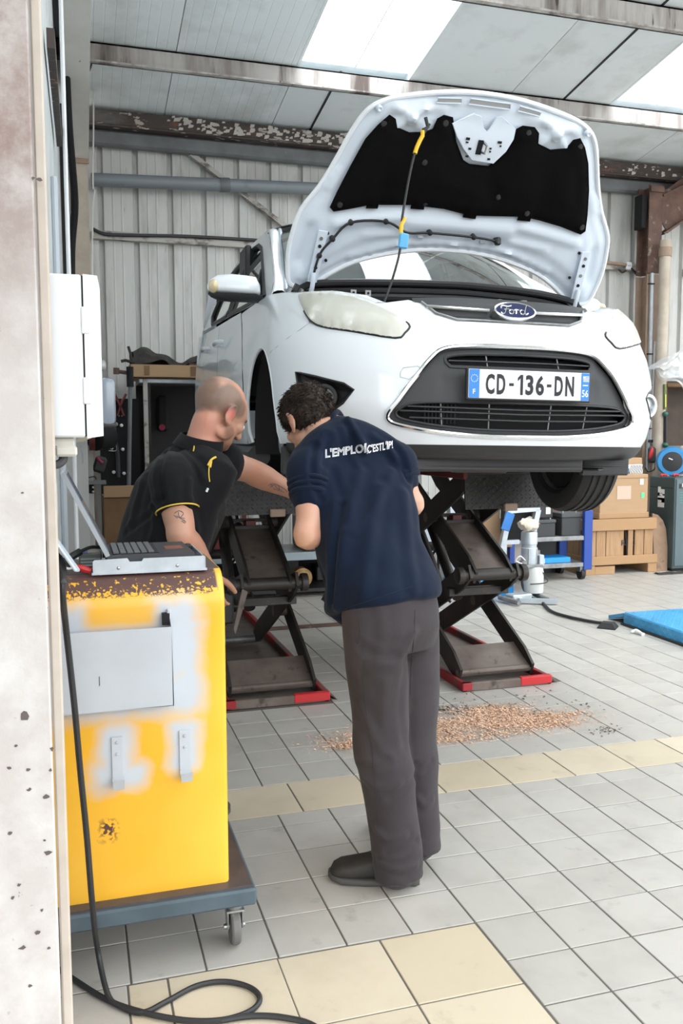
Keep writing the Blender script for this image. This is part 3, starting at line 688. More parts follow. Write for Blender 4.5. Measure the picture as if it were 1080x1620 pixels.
rg.loft([[bc + bx_*(rx*math.cos(2*PI*k/n_)) + bu*(ry*math.sin(2*PI*k/n_)) + bn*d for k in range(n_)] for rx, ry, d in ((.085, .0365, .006), (.0855, .037, .010), (.0925, .0435, .008), (.0925, .0435, .002))], caps=False)
rg.build('badge_ring', M['chrome'], bar, local=True)
tb = MB()   # handwritten-looking letters of the badge, as strokes
def stroke(pts, r=.0027): tb.tube([bc + bx_*x + bu*y + bn*.009 for x, y in pts], r, n=5, smooth=4)
stroke([(-.062, .006), (-.060, .018), (-.048, .022), (-.030, .019), (-.014, .024)]); stroke([(-.034, .020), (-.041, .004), (-.050, -.014), (-.060, -.020), (-.066, -.013)]); stroke([(-.050, .002), (-.038, .005), (-.026, .006)], .0024)
stroke([(-.014, .002), (-.026, -.002), (-.029, -.013), (-.021, -.019), (-.011, -.012), (-.010, .0), (-.015, .002)])
stroke([(-.004, .0), (.004, .004), (.002, -.008), (-.001, -.018)]); stroke([(.003, -.002), (.010, .004), (.017, .002)])
stroke([(.040, .002), (.028, .003), (.020, -.006), (.022, -.016), (.031, -.018), (.040, -.006), (.046, .010), (.054, .027)]); stroke([(.046, .010), (.040, -.008), (.043, -.018), (.054, -.012)])
tb.build('badge_lettering', M['chrome'], bar, local=True)
# ---- number plate
pz = -.0; PL = MB().box((0, -.045, pz), (.52, .006, .11), bev=.002); plate = PL.build('number_plate', M['white_print'], car, local=True)
MB().box((0, -.036, pz-.002), (.535, .02, .118), bev=.004).build('plate_holder', M['black_plastic'], plate, local=True)
setm('plate_blue', (0.015, 0.20, 0.70), 0.35)
PR, PU, PO = Vector((1, 0, 0)), Vector((0, 0, 1)), -.0488
MB().box((-.237, PO, pz), (.043, .001, .108)).build('country_band', M['plate_blue'], plate, local=True, smooth=0)
MB().box((.240, PO, pz), (.036, .001, .108)).build('region_band', M['plate_blue'], plate, local=True, smooth=0)
st = MB()
for k in range(12):
    a = 2*PI*k/12; c = Vector((-.237+.0135*math.cos(a), PO-.0008, pz+.020+.0135*math.sin(a)))
    st.add([c+Vector((math.cos(PI/2+PI*j/5)*(.0026 if j % 2 == 0 else .0012), 0, math.sin(PI/2+PI*j/5)*(.0026 if j % 2 == 0 else .0012))) for j in range(10)], [tuple(range(10))])
st.build('star_ring', pbr('star_yellow', (0.8, 0.75, 0.45), .5), plate, local=True, smooth=0, fixn=False)
fit_text('F', .011, .019, (-.237, PO-.001, pz-.030), PR, PU, M['white_print'], plate, bold=.01)
fit_text('56', .028, .028, (.240, PO-.001, pz-.026), PR, PU, M['white_print'], plate, bold=.01)
fb = MB()
for k in range(4): fb.box((.243, PO-.0008, pz+.040-k*.006), (.026, .001, .003))
fb.box((.234, PO-.0008, pz+.037), (.010, .001, .010)); fb.box((.240, PO-.0008, pz+.006), (.022, .001, .004))
fb.build('region_emblem', M['white_print'], plate, local=True, smooth=0)
for t_, x, w_ in (('C', -.171, .037), ('D', -.125, .036), ('3', -.004, .034), ('6', .041, .036), ('D', .123, .036), ('N', .171, .038)):
    fit_text(t_, w_, .078, (x, PO-.001, pz), PR, PU, M['ink'], plate, bold=(.032 if t_ != '1' else -.012), name='character')
c1 = MB(); c1.box((-.0375, PO-.0008, pz), (.0105, .001, .078)); c1.prism([(-.0427, PO-.0013, pz+.039), (-.0427, PO-.0013, pz+.026), (-.0545, PO-.0013, pz+.014), (-.0545, PO-.0013, pz+.027)], (0, .001, 0)); c1.build('character', M['ink'], plate, local=True, smooth=0)
for x in (-.081, .081): MB().box((x, PO-.0008, pz), (.019, .001, .011)).build('dash', M['ink'], plate, local=True, smooth=0)
# ---- headlights
setm('head_lens', (0.82, 0.81, 0.69), 0.28, coat=0.5, coatr=.12, col2=(0.90, 0.90, 0.84), scale=5, lo=.3, hi=.7)
n_ = M['head_lens'].node_tree; pb_ = n_.nodes['Principled BSDF']; tr = n_.nodes.new('ShaderNodeBsdfTransparent'); mx = n_.nodes.new('ShaderNodeMixShader'); mx.inputs[0].default_value = .70
n_.links.new(tr.outputs[0], mx.inputs[1]); n_.links.new(pb_.outputs[0], mx.inputs[2]); n_.links.new(mx.outputs[0], n_.nodes['Material Output'].inputs[0])
setm('lamp_bowl', (.78, .78, .74), .22, .85); setm('lamp_house', (.80, .80, .74), .45, .1)
for sg in (-1, 1):
    H_ = HEAD if sg > 0 else mir(HEAD); hs = smooth2(H_, 3)
    def bulge(s, z):
        d = min(math.hypot((s-a.x)*.6, z-a.y) for a in hs); return .003+.018*(1-math.exp(-d/.03))
    hm = MB(); cdt([(p.x, p.y) for p in hs], [], .022, lambda s, z: S2P(s, z, bulge(s, z)), hm)
    ho = hm.build('headlight', M['head_lens'], car, local=True, smooth=70)
    hbot = [(-a if sg < 0 else a, b) for a, b in [(.46, .245), (.444, .226), (.474, .199), (.524, .178), (.742, .208), (.944, .236), (1.026, .266), (1.075, .315)]]
    MB().tube([S2P(q.x, q.y, .002) for q in spline([Vector((a, b, 0)) for a, b in hbot], 3)], .0045, n=6).build('headlight_seal', M['black_plastic'], ho, local=True)
    hb2 = MB(); cdt([(p.x, p.y) for p in hs], [], .04, lambda s, z: S2P(s, z, -.045), hb2); hb2.build('lamp_housing', M['lamp_house'], ho, local=True, smooth=60)
    for (s, z, r) in ((.93, .305, .070), (.72, .275, .056), (.60, .235, .036)):
        c = S2P(sg*s, z, -.040); nrm = (S2P(sg*s, z, .05)-c).normalized()
        MB().lathe(c, nrm, [(.001, .0), (r*.4, .004), (r*.8, .018), (r, .040)], n=24, caps=False).build('reflector', M['lamp_bowl'], ho, local=True)
        MB().ell(c+nrm*.02, (.014, .014, .014)).build('bulb', M['paper'], ho, local=True)
# ---- fog lamps
for sg in (-1, 1):
    F_ = FOG if sg > 0 else mir(FOG); fs_ = smooth2(F_, 3) if False else [Vector(p) for p in densify(F_, .04)]
    cx = .97*sg; cz = -.045
    rows = []
    for k, (f, d) in enumerate(((1.0, .002), (.97, -.02), (.62, -.05), (.45, -.055))):
        rows.append([S2P(cx+(p.x-cx)*f, cz+(p.y-cz)*f, d) for p in fs_])
    fm_ = MB().loft(rows, caps=False); n0_ = len(fs_); fm_.f.append(tuple(range(3*n0_, 4*n0_)))
    fo = fm_.build('fog_lamp_recess', M['black_plastic'], car, local=True, smooth=40)
    MB().tube([S2P(p.x, p.y, .001) for p in fs_], .004, n=5, closed=True).build('recess_edge', M['black_plastic'], fo, local=True)
    c = S2P(sg*1.0, -.05, -.035); nr = Vector((sg*.25, -1, 0)).normalized()
    MB().pipe(c, nr, .040, .052, .028, n=28).build('lamp_ring', M['chrome' if sg > 0 else 'dark_plastic'], fo, local=True)
    MB().lathe(c, nr, [(.040, .0), (.040, .012), (.03, .020), (.001, .024)], n=24).build('fog_lamp', pbr('fog_glass', (.42, .46, .48), .12, .3, coat=1), fo, local=True)
for sg in (-1, 1):
    MB().tube([S2P(sg*a, b, .0002) for a, b in ((1.03, .262), (1.12, .235), (1.25, .205), (1.40, .175), (1.52, .158))], .0016, n=4).build('wing_seam', M['socket_grey'], car, local=True)
    MB().bx(sg*.60, sg*.86, .555, .585, -.375, -.25, bev=.008).build('wheel_deflector', M['grey_plastic'], car, local=True)
# towing-eye cover outline
tw = [cY(x, y, .0) for x, y in ((622, 586), (627, 579), (655, 577), (662, 581), (640, 598), (622, 594))]
TW = [(P2s(p), p.z) for p in tw]
MB().tube([S2P(a, b, .0005) for a, b in TW], .0016, n=4, closed=True).build('towing_eye_cover', M['socket_grey'], car, local=True)
# ---- doors and rear body
def side_panel(poly, name, mt, sg, off=0.0, step=.12):
    mb = MB(); cdt([(a, b) for a, b in poly], [], step, lambda s, z: S2P(sg*s, z, off*sg), mb)
    return mb.build(name, M[mt], car, local=True, smooth=50)
def beltz(Y): return .47+(Y-1.15)*.058
def sS(Y): return PI/2+Y-AA-.02
for sg in (-1, 1):
    def pan(Ya, Yb, extra=None):
        b = [(sS(Ya), -.25)] + (extra or []) + [(sS(Yb), -.25), (sS(Yb), beltz(Yb))] + [(sS(Ya), beltz(Ya))]
        return b
    d1 = side_panel(pan(1.46, 2.50), 'front_door', 'car_white', sg); d2 = side_panel(pan(2.51, 3.42), 'rear_door', 'car_white', sg)
    ra_ = []
    for k in range(17):
        an = PI*k/16; ra_.append((sS(3.60-.35*math.cos(an)), -.25 if k in (0, 16) else -.155+.35*math.sin(an)))
    side_panel(pan(3.43, 4.12, [q for q in ra_ if sS(3.43) < q[0] < sS(4.12)]), 'rear_wing', 'car_white', sg)
    for d, Y in ((d1, 2.40), (d2, 3.16)):
        p = S2P(sg*sS(Y), .385+(Y-2.4)*.05); e = S2P(sg*sS(Y-.20), .385+(Y-2.4)*.05)
        hb = MB().tube([p+Vector((sg*.0, 0, 0)), p+Vector((sg*.040, -.02, 0)), e+Vector((sg*.040, .02, 0)), e], .016, n=8, smooth=4, flat=.8)
        hb.build('door_handle', M['car_white'], d, local=True)
tg = MB(); tg.grid(lambda u, v: Vector(((u-.5)*1.66*(1-.22*max(0, v-.55)), 4.10+.22*(1-abs(2*u-1)**3)-.30*max(0, v-.5)**1.2, -.28+1.30*v)), 16, 14)
tg.build('tailgate', M['car_white'], car, local=True, smooth=60)
# ---- greenhouse
def gX(Y, Z): return .822 - max(0, Z-beltz(Y))*.37 - .02*max(0, (Y-2.4)/1.6)
SIDE = [(1.02, .462), (1.46, .486), (2.5, .548), (3.42, .60), (4.05, .64), (3.92, .86), (3.70, 1.0), (3.2, 1.045), (2.6, 1.055), (2.2, 1.03), (1.95, .965), (1.5, .745), (1.12, .555)]
WINF = [(1.19, .485), (1.50, .503), (1.60, .511), (2.48, .560), (2.48, .985), (2.27, .965), (2.05, .90), (1.6, .68), (1.3, .53)]
WINR = [(2.56, .565), (3.40, .615), (3.62, .70), (3.55, .93), (3.3, .975), (2.56, .99)]
setm('car_glass', (0.7, 0.8, 0.78), 0.02)
n_ = M['car_glass'].node_tree; n_.nodes.remove(n_.nodes['Principled BSDF'])
tr = n_.nodes.new('ShaderNodeBsdfTransparent'); tr.inputs[0].default_value = (0.74, 0.86, 0.82, 1)
gl = n_.nodes.new('ShaderNodeBsdfGlossy'); gl.inputs['Roughness'].default_value = 0.03; gl.inputs[0].default_value = (.95, .98, .97, 1)
fr = n_.nodes.new('ShaderNodeFresnel'); fr.inputs[0].default_value = 1.55
ma = n_.nodes.new('ShaderNodeMath'); ma.operation = 'MULTIPLY_ADD'; ma.inputs[1].default_value = 1.7; ma.inputs[2].default_value = .10
n_.links.new(fr.outputs[0], ma.inputs[0])
mx = n_.nodes.new('ShaderNodeMixShader'); n_.links.new(ma.outputs[0], mx.inputs[0])
n_.links.new(tr.outputs[0], mx.inputs[1]); n_.links.new(gl.outputs[0], mx.inputs[2]); n_.links.new(mx.outputs[0], n_.nodes['Material Output'].inputs[0])
wsB = lambda u: Vector((u*.735, 1.10-.16*(1-u*u), .505-.01*u*u))
wsT = lambda u: Vector((u*.575, 2.05-.16*(1-u*u), 1.075-.065*u*u))
for sg in (-1, 1):
    mb = MB(); cdt(SIDE, [WINF, WINR], .07, lambda Y, Z: Vector((sg*gX(Y, Z), Y, Z)), mb)
    sd = mb.build('side_frame', M['car_white'], car, local=True, smooth=50)
    for W in (WINF, WINR):
        g_ = MB(); cdt(W, [], .2, lambda Y, Z: Vector((sg*(gX(Y, Z)-.012), Y, Z)), g_); so = g_.build('side_window', M['car_glass'], car, local=True, smooth=60)
        MB().tube([Vector((sg*(gX(Y, Z)-.002), Y, Z)) for Y, Z in densify(W, .08)], .014, n=6, closed=True).build('window_trim', M['black_plastic'], so, local=True)
    MB().tube([Vector((sg*(gX(Y, Z)), Y, Z)) for Y, Z in ((1.52, .50), (1.56, .58), (1.66, .70))], .014, n=6).build('window_divider', M['black_plastic'], car, local=True)
    MB().bx(sg*.80-.015, sg*.80+.015, 2.47, 2.57, .56, .60).build('b_pillar', M['black_plastic'], car, local=True)
    # A pillar: strip from windscreen edge to side frame
    PA = [(1.02, .462), (1.12, .555), (1.5, .745), (1.95, .965), (2.2, 1.03)]
    pr2 = MB(); K = 14; rows = []
    P3 = spline([Vector((sg*gX(Y, Z), Y, Z)) for Y, Z in PA], 4)
    for i, p in enumerate(P3):
        t = min(1, max(0, (p.y-1.05)/1.05)); q_ = wsB(sg*1.0).lerp(wsT(sg*1.0), t); md = (p+q_)/2 + Vector((sg*.010, -.02, .012))
        rows.append([p, p*.5+md*.5+Vector((sg*.004, -.006, .004)), md, q_*.5+md*.5+Vector((0, -.006, .004)), q_])
    pr2.add([p for r in rows for p in r], [(i*5+j, i*5+j+1, (i+1)*5+j+1, (i+1)*5+j) for i in range(len(rows)-1) for j in range(4)])
    pr2.build('windscreen_pillar', M['car_white'], car, local=True, smooth=60)
    MB().tube([wsB(sg).lerp(wsT(sg), k/8)+Vector((0, -.006, .006)) for k in range(9)], .012, n=6).build('windscreen_seal', M['socket_grey'], car, local=True)
ws = MB(); ws.grid(lambda u, v: wsB(2*u-1).lerp(wsT(2*u-1), v) + Vector((0, -.03*math.sin(PI*v), .035*math.sin(PI*v))), 24, 12)
wso = ws.build('windscreen', M['car_glass'], car, local=True, smooth=80)
MB().tube([wsT(u)+Vector((0, .005, 0)) for u in np.linspace(-1, 1, 13)], .016, n=6).build('windscreen_header', M['black_plastic'], wso, local=True)
rf = MB(); rf.grid(lambda u, v: (lambda X, Y: Vector((X*(.60+.03*math.sin(PI*v)), Y, 1.075+.06*math.sin(PI*min(1, v*.8+.1))-.065*X*X-.02*v)))(2*u-1, (2.05-.16*(1-(2*u-1)**2))*(1-v)+3.95*v), 16, 14)
rf.build('roof', M['car_white'], car, local=True, smooth=60)
# cabin seen through the glass
cab = MB(); cab.bx(-.72, .72, 1.15, 1.45, .36, .50, bev=.05); cab.build('dashboard', M['dark_plastic'], car, local=True)
for X in (-.36, .36):
    sb = MB(); sb.box((X, 2.38, .38), (.52, .18, .70), rot=(-.2, 0, 0), bev=.06, seg=2); sb.box((X, 2.48, .82), (.28, .12, .20), rot=(-.1, 0, 0), bev=.04, seg=2)
    sb.build('front_seat', M['dark_plastic'], car, local=True)
MB().box((0, 3.25, .42), (1.40, .20, .75), rot=(-.2, 0, 0), bev=.06, seg=2).build('rear_seat', M['dark_plastic'], car, local=True)
MB().bx(-.74, .74, 3.62, 3.68, .0, 1.0, bev=.02).build('cabin_dark_panel', M['matt_black'], car, local=True)  # black panel added as the dark of the cabin behind the side windows
MB().grid(lambda u, v: Vector(((u-.5)*1.10, 2.15+1.7*v, 1.035+.03*math.sin(PI*u))), 6, 4).build('headliner', M['dark_plastic'], car, local=True)
for sg in (-1, 1): MB().bx(sg*.70-.02, sg*.70+.02, 2.42, 2.66, .30, 1.0, bev=.01).build('inner_pillar', M['black_plastic'], car, local=True)
MB().lathe((0.36, 1.62, .46), (0, -.8, .5), [(.17, 0), (.185, .012), (.17, .024), (.155, .012), (.17, 0)], n=24, caps=False).build('steering_wheel', M['black_plastic'], car, local=True)
MB().box((0, 1.88, .93), (.22, .03, .07), bev=.02).build('inner_mirror', M['black_plastic'], car, local=True)
# ---- wing mirrors
for sg in (-1, 1):
    mr_ = MB(); rows = []
    for X, f, dz in ((.845, .62, -.01), (.865, .92, 0), (.91, 1.0, 0), (.98, 1.0, .003), (1.05, .88, .004), (1.085, .62, .002), (1.10, .28, 0)):
        rows.append([Vector((sg*X, 1.22+.06*math.cos(2*PI*k/20)*f+.03*(X-.85)*2, .510+dz+ (.076 if math.sin(2*PI*k/20) > 0 else .026)*math.sin(2*PI*k/20)*f)) for k in range(20)])
    mo = MB().loft(rows).build('wing_mirror', M['car_white'], car, local=True, smooth=60)
    rows = []
    for X, f, dz in ((.80, .55, -.03), (.83, .7, -.012), (.87, .95, 0), (.98, 1.0, 0), (1.04, .9, 0), (1.08, .6, .004), (1.095, .3, .006)):
        rows.append([Vector((sg*X, 1.222+.056*math.cos(2*PI*k/20)*f+.03*(X-.85)*2, .489+dz+ (.004 if math.sin(2*PI*k/20) > 0 else .036)*math.sin(2*PI*k/20)*f)) for k in range(20)])
    MB().loft(rows).build('mirror_base', M['black_plastic'], mo, local=True, smooth=60)
    MB().ell((sg*1.072, 1.208, .520), (.026, .044, .034), nu=14, nv=9).build('indicator', pbr('amber_lens', (0.68, 0.56, 0.34), .25, coat=.6), mo, local=True)
    MB().bx(sg*.80-.03, sg*.80+.05, 1.20, 1.26, .45, .50, bev=.015).build('mirror_arm', M['black_plastic'], mo, local=True)
# ---- engine bay
bay = MB(); bay.grid(lambda u, v: Vector(((u-.5)*1.44, .30+.62*v, .16)), 4, 4); bay.grid(lambda u, v: Vector(((u-.5)*1.5, .93, .16+.34*v)), 4, 2)
for sg in (-1, 1): bay.grid(lambda u, v: Vector((sg*(.62+.12*u), .34+.60*u, .10+(.14+.16*u)*v)), 6, 3)
bay.build('engine_bay', M['matt_black'], car, local=True)
MB().bx(-.42, .44, .24, .30, .24, .325, bev=.012).build('slam_panel', M['black_plastic'], car, local=True)
MB().bx(-.30, .18, .40, .80, .20, .345, bev=.04).build('engine_cover', M['dark_plastic'], car, local=True)
MB().bx(.28, .58, .50, .75, .18, .38, bev=.02).build('battery_box', M['black_plastic'], car, local=True)
MB().lathe((-.19, .60, .34), (0, 0, 1), [(.035, 0), (.035, .03), (.028, .04), (.001, .042)], n=16).build('filler_cap', M['grey_plastic'], car, local=True)
cw_ = [(-.735, .86, .46), (-.70, .85, .495), (-.62, .83, .512), (-.335, .79, .525), (.0, .78, .535), (.185, .79, .535), (.45, .81, .527), (.64, .84, .51), (.72, .86, .49), (.75, .87, .45)]
cowl = MB().tube([Vector(p)+Vector((0, 0, -.012)) for p in cw_], .017, n=8, smooth=5).build('bay_seal', M['black_plastic'], car, local=True)
MB().tube([Vector(p)+Vector((0, .02, -.045)) for p in cw_], .014, n=8, smooth=5).build('seal_channel', M['dark_plastic'], cowl, local=True)
MB().tube([Vector(p)+Vector((0, .03, -.075)) for p in cw_], .02, n=8, smooth=5).build('cowl_rail', M['black_plastic'], cowl, local=True)
MB().grid(lambda u, v: (spline([Vector(p) for p in cw_], 3)[int(u*26.99)])+Vector((0, .02+.22*v, -.02+.0*v)), 26, 2).build('cowl_panel', M['black_plastic'], cowl, local=True)
MB().grid(lambda u, v: (spline([Vector(p) for p in cw_], 3)[int(u*26.99)])+Vector((0, .03, -.06-.16*v)), 26, 2).build('bulkhead', M['matt_black'], cowl, local=True)
for px, py in ((559, 463), (582, 464)):
    p = cY(px, py, .76); MB().box(p, (.028, .004, .028), bev=.001).build('bracket_tab', M['dull_steel'], car, local=True); MB().cyl(p+Vector((0, -.004, 0)), p+Vector((0, .001, 0)), .006, n=10).build('tab_hole', M['matt_black'], car, local=True)
for px, py, l in ((745, 487, .05), (828, 480, .03), (790, 478, .02)):
    p = cY(px, py, .34); MB().bx(p.x-l/2, p.x+l/2, .33, .37, p.z-.02, p.z+.012, bev=.004).build('bay_bracket', M['dull_steel'], car, local=True)
hs_ = MB()
for k in range(5): hs_.tube([(-.55+k*.27, .6, .22), (-.45+k*.25, .62, .36+.02*(k % 2)), (-.35+k*.26, .72, .40), (-.3+k*.24, .85, .38)], .014, n=6, smooth=4)
hs_.build('hoses', M['rubber'], car, local=True)
for px, py, s_ in ((468, 455, 1), (457, 459, .8), (476, 461, .7)):
    p = cY(px, py, .80); MB().box(p, (.02*s_, .03, .035*s_), rot=(.3, .4, .2), bev=.003).build('hinge_bolt_plate', M['dull_steel' if s_ < 1 else 'black_plastic'], car, local=True)
# fender rails beside the bay
for sg in (-1, 1):
    rl = MB(); T = [(.60, .332), (.71, .374), (.868, .401), (1.075, .412), (1.14, .415), (1.25, .43), (1.42, .445), (PI/2, .452), (2.0, .47)]
    rows = []
    for a, b in densify(T, .06, False):
        p = S2P(sg*a, b); rows.append([p, p+Vector((-sg*.02, .012, .006)), p+Vector((-sg*.06, .02, .006)), p+Vector((-sg*.085, .03, -.02))])
    rl.add([p for r in rows for p in r], [(i*4+j, i*4+j+1, (i+1)*4+j+1, (i+1)*4+j) for i in range(len(rows)-1) for j in range(3)])
    rl.build('wing_rail', M['car_white'], car, local=True, smooth=60)
# wipers
for a, b, c in (((-.02, .90, .535), (.30, .93, .545), (.60, 1.0, .53)),):
    MB().tube([a, b, c], .006, n=6, smooth=4).build('wiper', M['black_plastic'], car, local=True)
    MB().tube([Vector(a)+Vector((-.10, -.01, .005)), Vector(a)+Vector((.06, -.01, .012))], .013, n=6).build('wiper_arm', M['black_plastic'], car, local=True)
# ---- wheels and brake
def wheel(c, sg, name='wheel'):
    c = Vector(c); R = .318; wd = .105
    prof = [(.205, -wd*.80), (.225, -wd*.98), (.275, -wd*1.02), (.302, -wd*.92), (.312, -wd*.78)]
    for g in (-.56, -.2, .2, .56): prof += [(R, wd*(g-.10)), (R-.008, wd*(g-.07)), (R-.008, wd*(g+.07)), (R, wd*(g+.10))]
    prof += [(.312, wd*.78), (.302, wd*.92), (.275, wd*1.02), (.225, wd*.98), (.205, wd*.80)]
    t = MB().lathe(c, (1, 0, 0), prof, n=56, caps=False).build('tyre', M['rubber'], car, local=True, smooth=30)
    rm = MB().lathe(c, (1, 0, 0), [(.208, -wd*.82), (.20, -wd*.7), (.19, 0), (.20, wd*.7), (.208, wd*.82)], n=40, caps=False)
    rm.build('rim', M['dull_steel'], t, local=True)
    sp = MB(); o = sg*.06
    sp.lathe(c+Vector((o, 0, 0)), (sg, 0, 0), [(.20, -.01), (.20, .0), (.15, .012), (.07, .02), (.03, .02), (.001, .018)], n=32); sp.build('wheel_face', M['steel'], t, local=True)
    MB().lathe(c-Vector((sg*.07, 0, 0)), (sg, 0, 0), [(.19, 0), (.185, .01), (.05, .03), (.05, .1)], n=24).build('brake_backplate', M['matt_black'], t, local=True)
wheel((.765, .93, -.26), 1)
for sg in (-1, 1): wheel((sg*.76, 3.60, -.24), sg)
hub = MB().lathe((-.735, .93, -.22), (-1, 0, 0), [(.14, -.012), (.14, .012), (.075, .014), (.072, .05), (.03, .055), (.001, .055)], n=36).build('brake_disc', M['dull_steel'], car, local=True, smooth=30)
cp = MB(); cp.box((-.71, .70, -.23), (.11, .10, .22), rot=(.12, 0, 0), bev=.02, seg=2); cp.box((-.76, .69, -.24), (.05, .06, .10), bev=.012); cp.build('brake_caliper', M['lift_brown'], hub, local=True)
MB().tube([(-.66, .9, .2), (-.67, .93, .0), (-.68, .95, -.12)], .03, n=12).build('strut', M['matt_black'], car, local=True)
MB().tube([(-.66, .9, .18), (-.67, .92, .05)], .055, n=14).build('spring', M['black_plastic'], car, local=True)
MB().tube([(-.40, .95, -.30), (-.70, .93, -.30)], .03, n=8).build('lower_arm', M['black_plastic'], car, local=True)
# ================================================================== OPEN BONNET (car frame)
HP0 = Vector((0, .876, .507)); HD = Vector((0, -.45, .715)).normalized(); HN = Vector((1, 0, 0)).cross(HD)   # HN: towards the camera / underside
def HB(u, v, t=0.0):
    return HP0 + Vector((u, 0, 0)) + HD*v + HN*(t + .045*(u/.75)**2 + .03*max(0, (v-.55)/.35)**2)
def hpx(px, py):
    o, d = cray(px, py); p = o + d*((HP0-o).dot(HN)/d.dot(HN)); q = p-HP0; return (q.x, q.dot(HD))
half = [(0, .892), (.13, .886), (.24, .872), (.34, .854), (.43, .832), (.50, .80), (.545, .755), (.585, .68), (.635, .56), (.69, .45), (.76, .345), (.785, .25), (.795, .15), (.785, .05), (.765, .0), (.70, -.015), (.66, .0), (.585, .055), (.47, .118), (.32, .162), (.16, .19), (0, .197)]
HO = half + [(-a, b) for a, b in reversed(half[1:-1])]
HOs = [(p.x, p.y) for p in smooth2(HO, 3)]
HOa = np.array(HOs)
def hdist(u, v): return float(np.sqrt(np.min((HOa[:, 0]-u)**2+(HOa[:, 1]-v)**2)))
def sst(a, b, x): x = min(1, max(0, (x-a)/(b-a))); return x*x*(3-2*x)
def bead(u, v, a, b, w_):
    a, b = Vector(a), Vector(b); p = Vector((u, v)); t = min(1, max(0, (p-a).dot(b-a)/(b-a).length_squared)); return math.exp(-((p-a.lerp(b, t)).length/w_)**2)
BEADS = []
for sg in (-1, 1):
    BEADS += [((sg*.60, .30), (sg*.30, .345), .022, .012), ((sg*.46, .255), (sg*.27, .265), .012, .007), ((sg*.5, .14), (sg*.28, .215), .012, .008), ((sg*.28, .215), (0, .235), .012, .008),
              ((sg*.70, .44), (sg*.64, .46), .012, .008), ((sg*.69, .47), (sg*.63, .49), .012, .008), ((sg*.68, .50), (sg*.62, .52), .012, .008), ((sg*.735, .12), (sg*.71, .26), .03, -.015)]
    BEADS += [((sg*.34, .77), (sg*(.34+.085*math.cos(a)), .77+.06*math.sin(a)), .016, .014) for a in (.6, 2.4, 3.9, 5.5)]
BEADS += [((-.25, .325), (.25, .325), .03, .010), ((-.45, .80), (-.2, .82), .016, .008), ((.2, .82), (.45, .80), .016, .008)]
def hheight(u, v):
    d = hdist(u, v)
    t = .016*sst(.018, .05, d) + .010*sst(.07, .11, d)
    for a, b, w_, h_ in BEADS:
        if abs(u-(a[0]+b[0])/2) < .3 and abs(v-(a[1]+b[1])/2) < .25: t += 1.5*h_*bead(u, v, a, b, w_)
    return t
bonnet = MB(); cdt(HOs, [], .05, lambda u, v: HB(u*1.0, v, -.03-.012*(1-min(1, hdist(u, v)/.2))*-1), bonnet)
bon = bonnet.build('bonnet', M['car_white'], car, local=True, smooth=60)
inn = MB(); cdt(HOs, [], .017, lambda u, v: HB(u, v, -.012+hheight(u, v)), inn)
inn.build('bonnet_inner_panel', M['car_inner_white'], bon, local=True, smooth=70)
MB().tube([HB(a, b, -.012) for a, b in HOs], .011, n=8, closed=True).build('bonnet_edge', M['car_white'], bon, local=True)
IN = [(-.635, .372), (-.612, .44), (-.57, .55), (-.523, .666), (-.48, .725), (-.44, .768), (-.415, .755), (-.40, .722), (-.34, .705), (-.276, .712), (-.232, .73), (-.222, .775), (-.20, .79), (-.16, .785), (-.15, .76), (-.12, .69), (-.065, .615), (-.03, .60), (.065, .60), (.10, .64), (.14, .72), (.145, .768), (.17, .785), (.225, .785), (.25, .765), (.262, .72), (.33, .70), (.405, .715), (.425, .755), (.45, .765), (.485, .73), (.525, .666), (.57, .55), (.60, .44), (.615, .366), (.60, .352), (.49, .378), (.38, .395), (.33, .40), (.33, .385), (.27, .385), (.27, .402), (.10, .39), (.06, .388), (.06, .372), (0, .375), (0, .39), (-.10, .405), (-.20, .409), (-.20, .394), (-.26, .394), (-.26, .411), (-.40, .402), (-.42, .401), (-.42, .384), (-.47, .382), (-.47, .395), (-.55, .375), (-.62, .36)]
setm('felt', (0.0055, 0.0055, 0.006), 0.95, spec=.05, bump=(.3, 120))
ip = MB()
INa = np.array([(p[0], p[1]) for p in densify(IN, .02)])
def pad_t(u, v):
    d = float(np.sqrt(np.min((INa[:, 0]-u)**2+(INa[:, 1]-v)**2)))
    t = .030 + .016*sst(0, .03, d) + .012*sst(.05, .12, d)
    t -= .018*math.exp(-(((u-.10)/.05)**2+((v-.50)/.04)**2)) + .01*math.exp(-(((u+.42)/.03)**2+((v-.50)/.09)**2)) + .012*math.exp(-(((u-.35)/.05)**2+((v-.52)/.12)**2))
    return t
cdt(IN, [], .022, lambda u, v: HB(u, v, pad_t(u, v)), ip)
pad = ip.build('insulation_pad', M['felt'], bon, local=True, smooth=70)
MB().tube([HB(a, b, .028) for a, b in IN], .006, n=5, closed=True).build('pad_edge', M['felt'], pad, local=True)
for u, v in ((-.46, .735), (.46, .735), (-.60, .39), (.59, .385), (-.19, .765), (.20, .765), (-.2, .42), (.3, .42), (-.25, .6), (.14, .48)):
    MB().lathe(HB(u, v, pad_t(u, v)-.004), HN, [(.014, 0), (.012, .006), (.001, .008)], n=12).build('pad_clip', M['black_plastic'], pad, local=True)
LA = [(-.155, .765), (-.07, .812), (-.035, .805), (-.01, .76), (.007, .748), (.02, .76), (.04, .81), (.06, .815), (.138, .772), (.136, .733), (.115, .68), (.072, .625), (-.03, .63), (-.08, .672), (-.125, .72)]
la = MB(); cdt(LA, [], .03, lambda u, v: HB(u, v, .050-.02*sst(.70, .80, v)), la); n0 = len(la.v)
lat = la.build('latch_plate', M['car_inner_white'], bon, local=True, smooth=50)
MB().tube([HB(a, b, .046-.02*sst(.70, .80, b)) for a, b in LA], .004, n=5, closed=True).build('latch_plate_edge', M['car_inner_white'], lat, local=True)
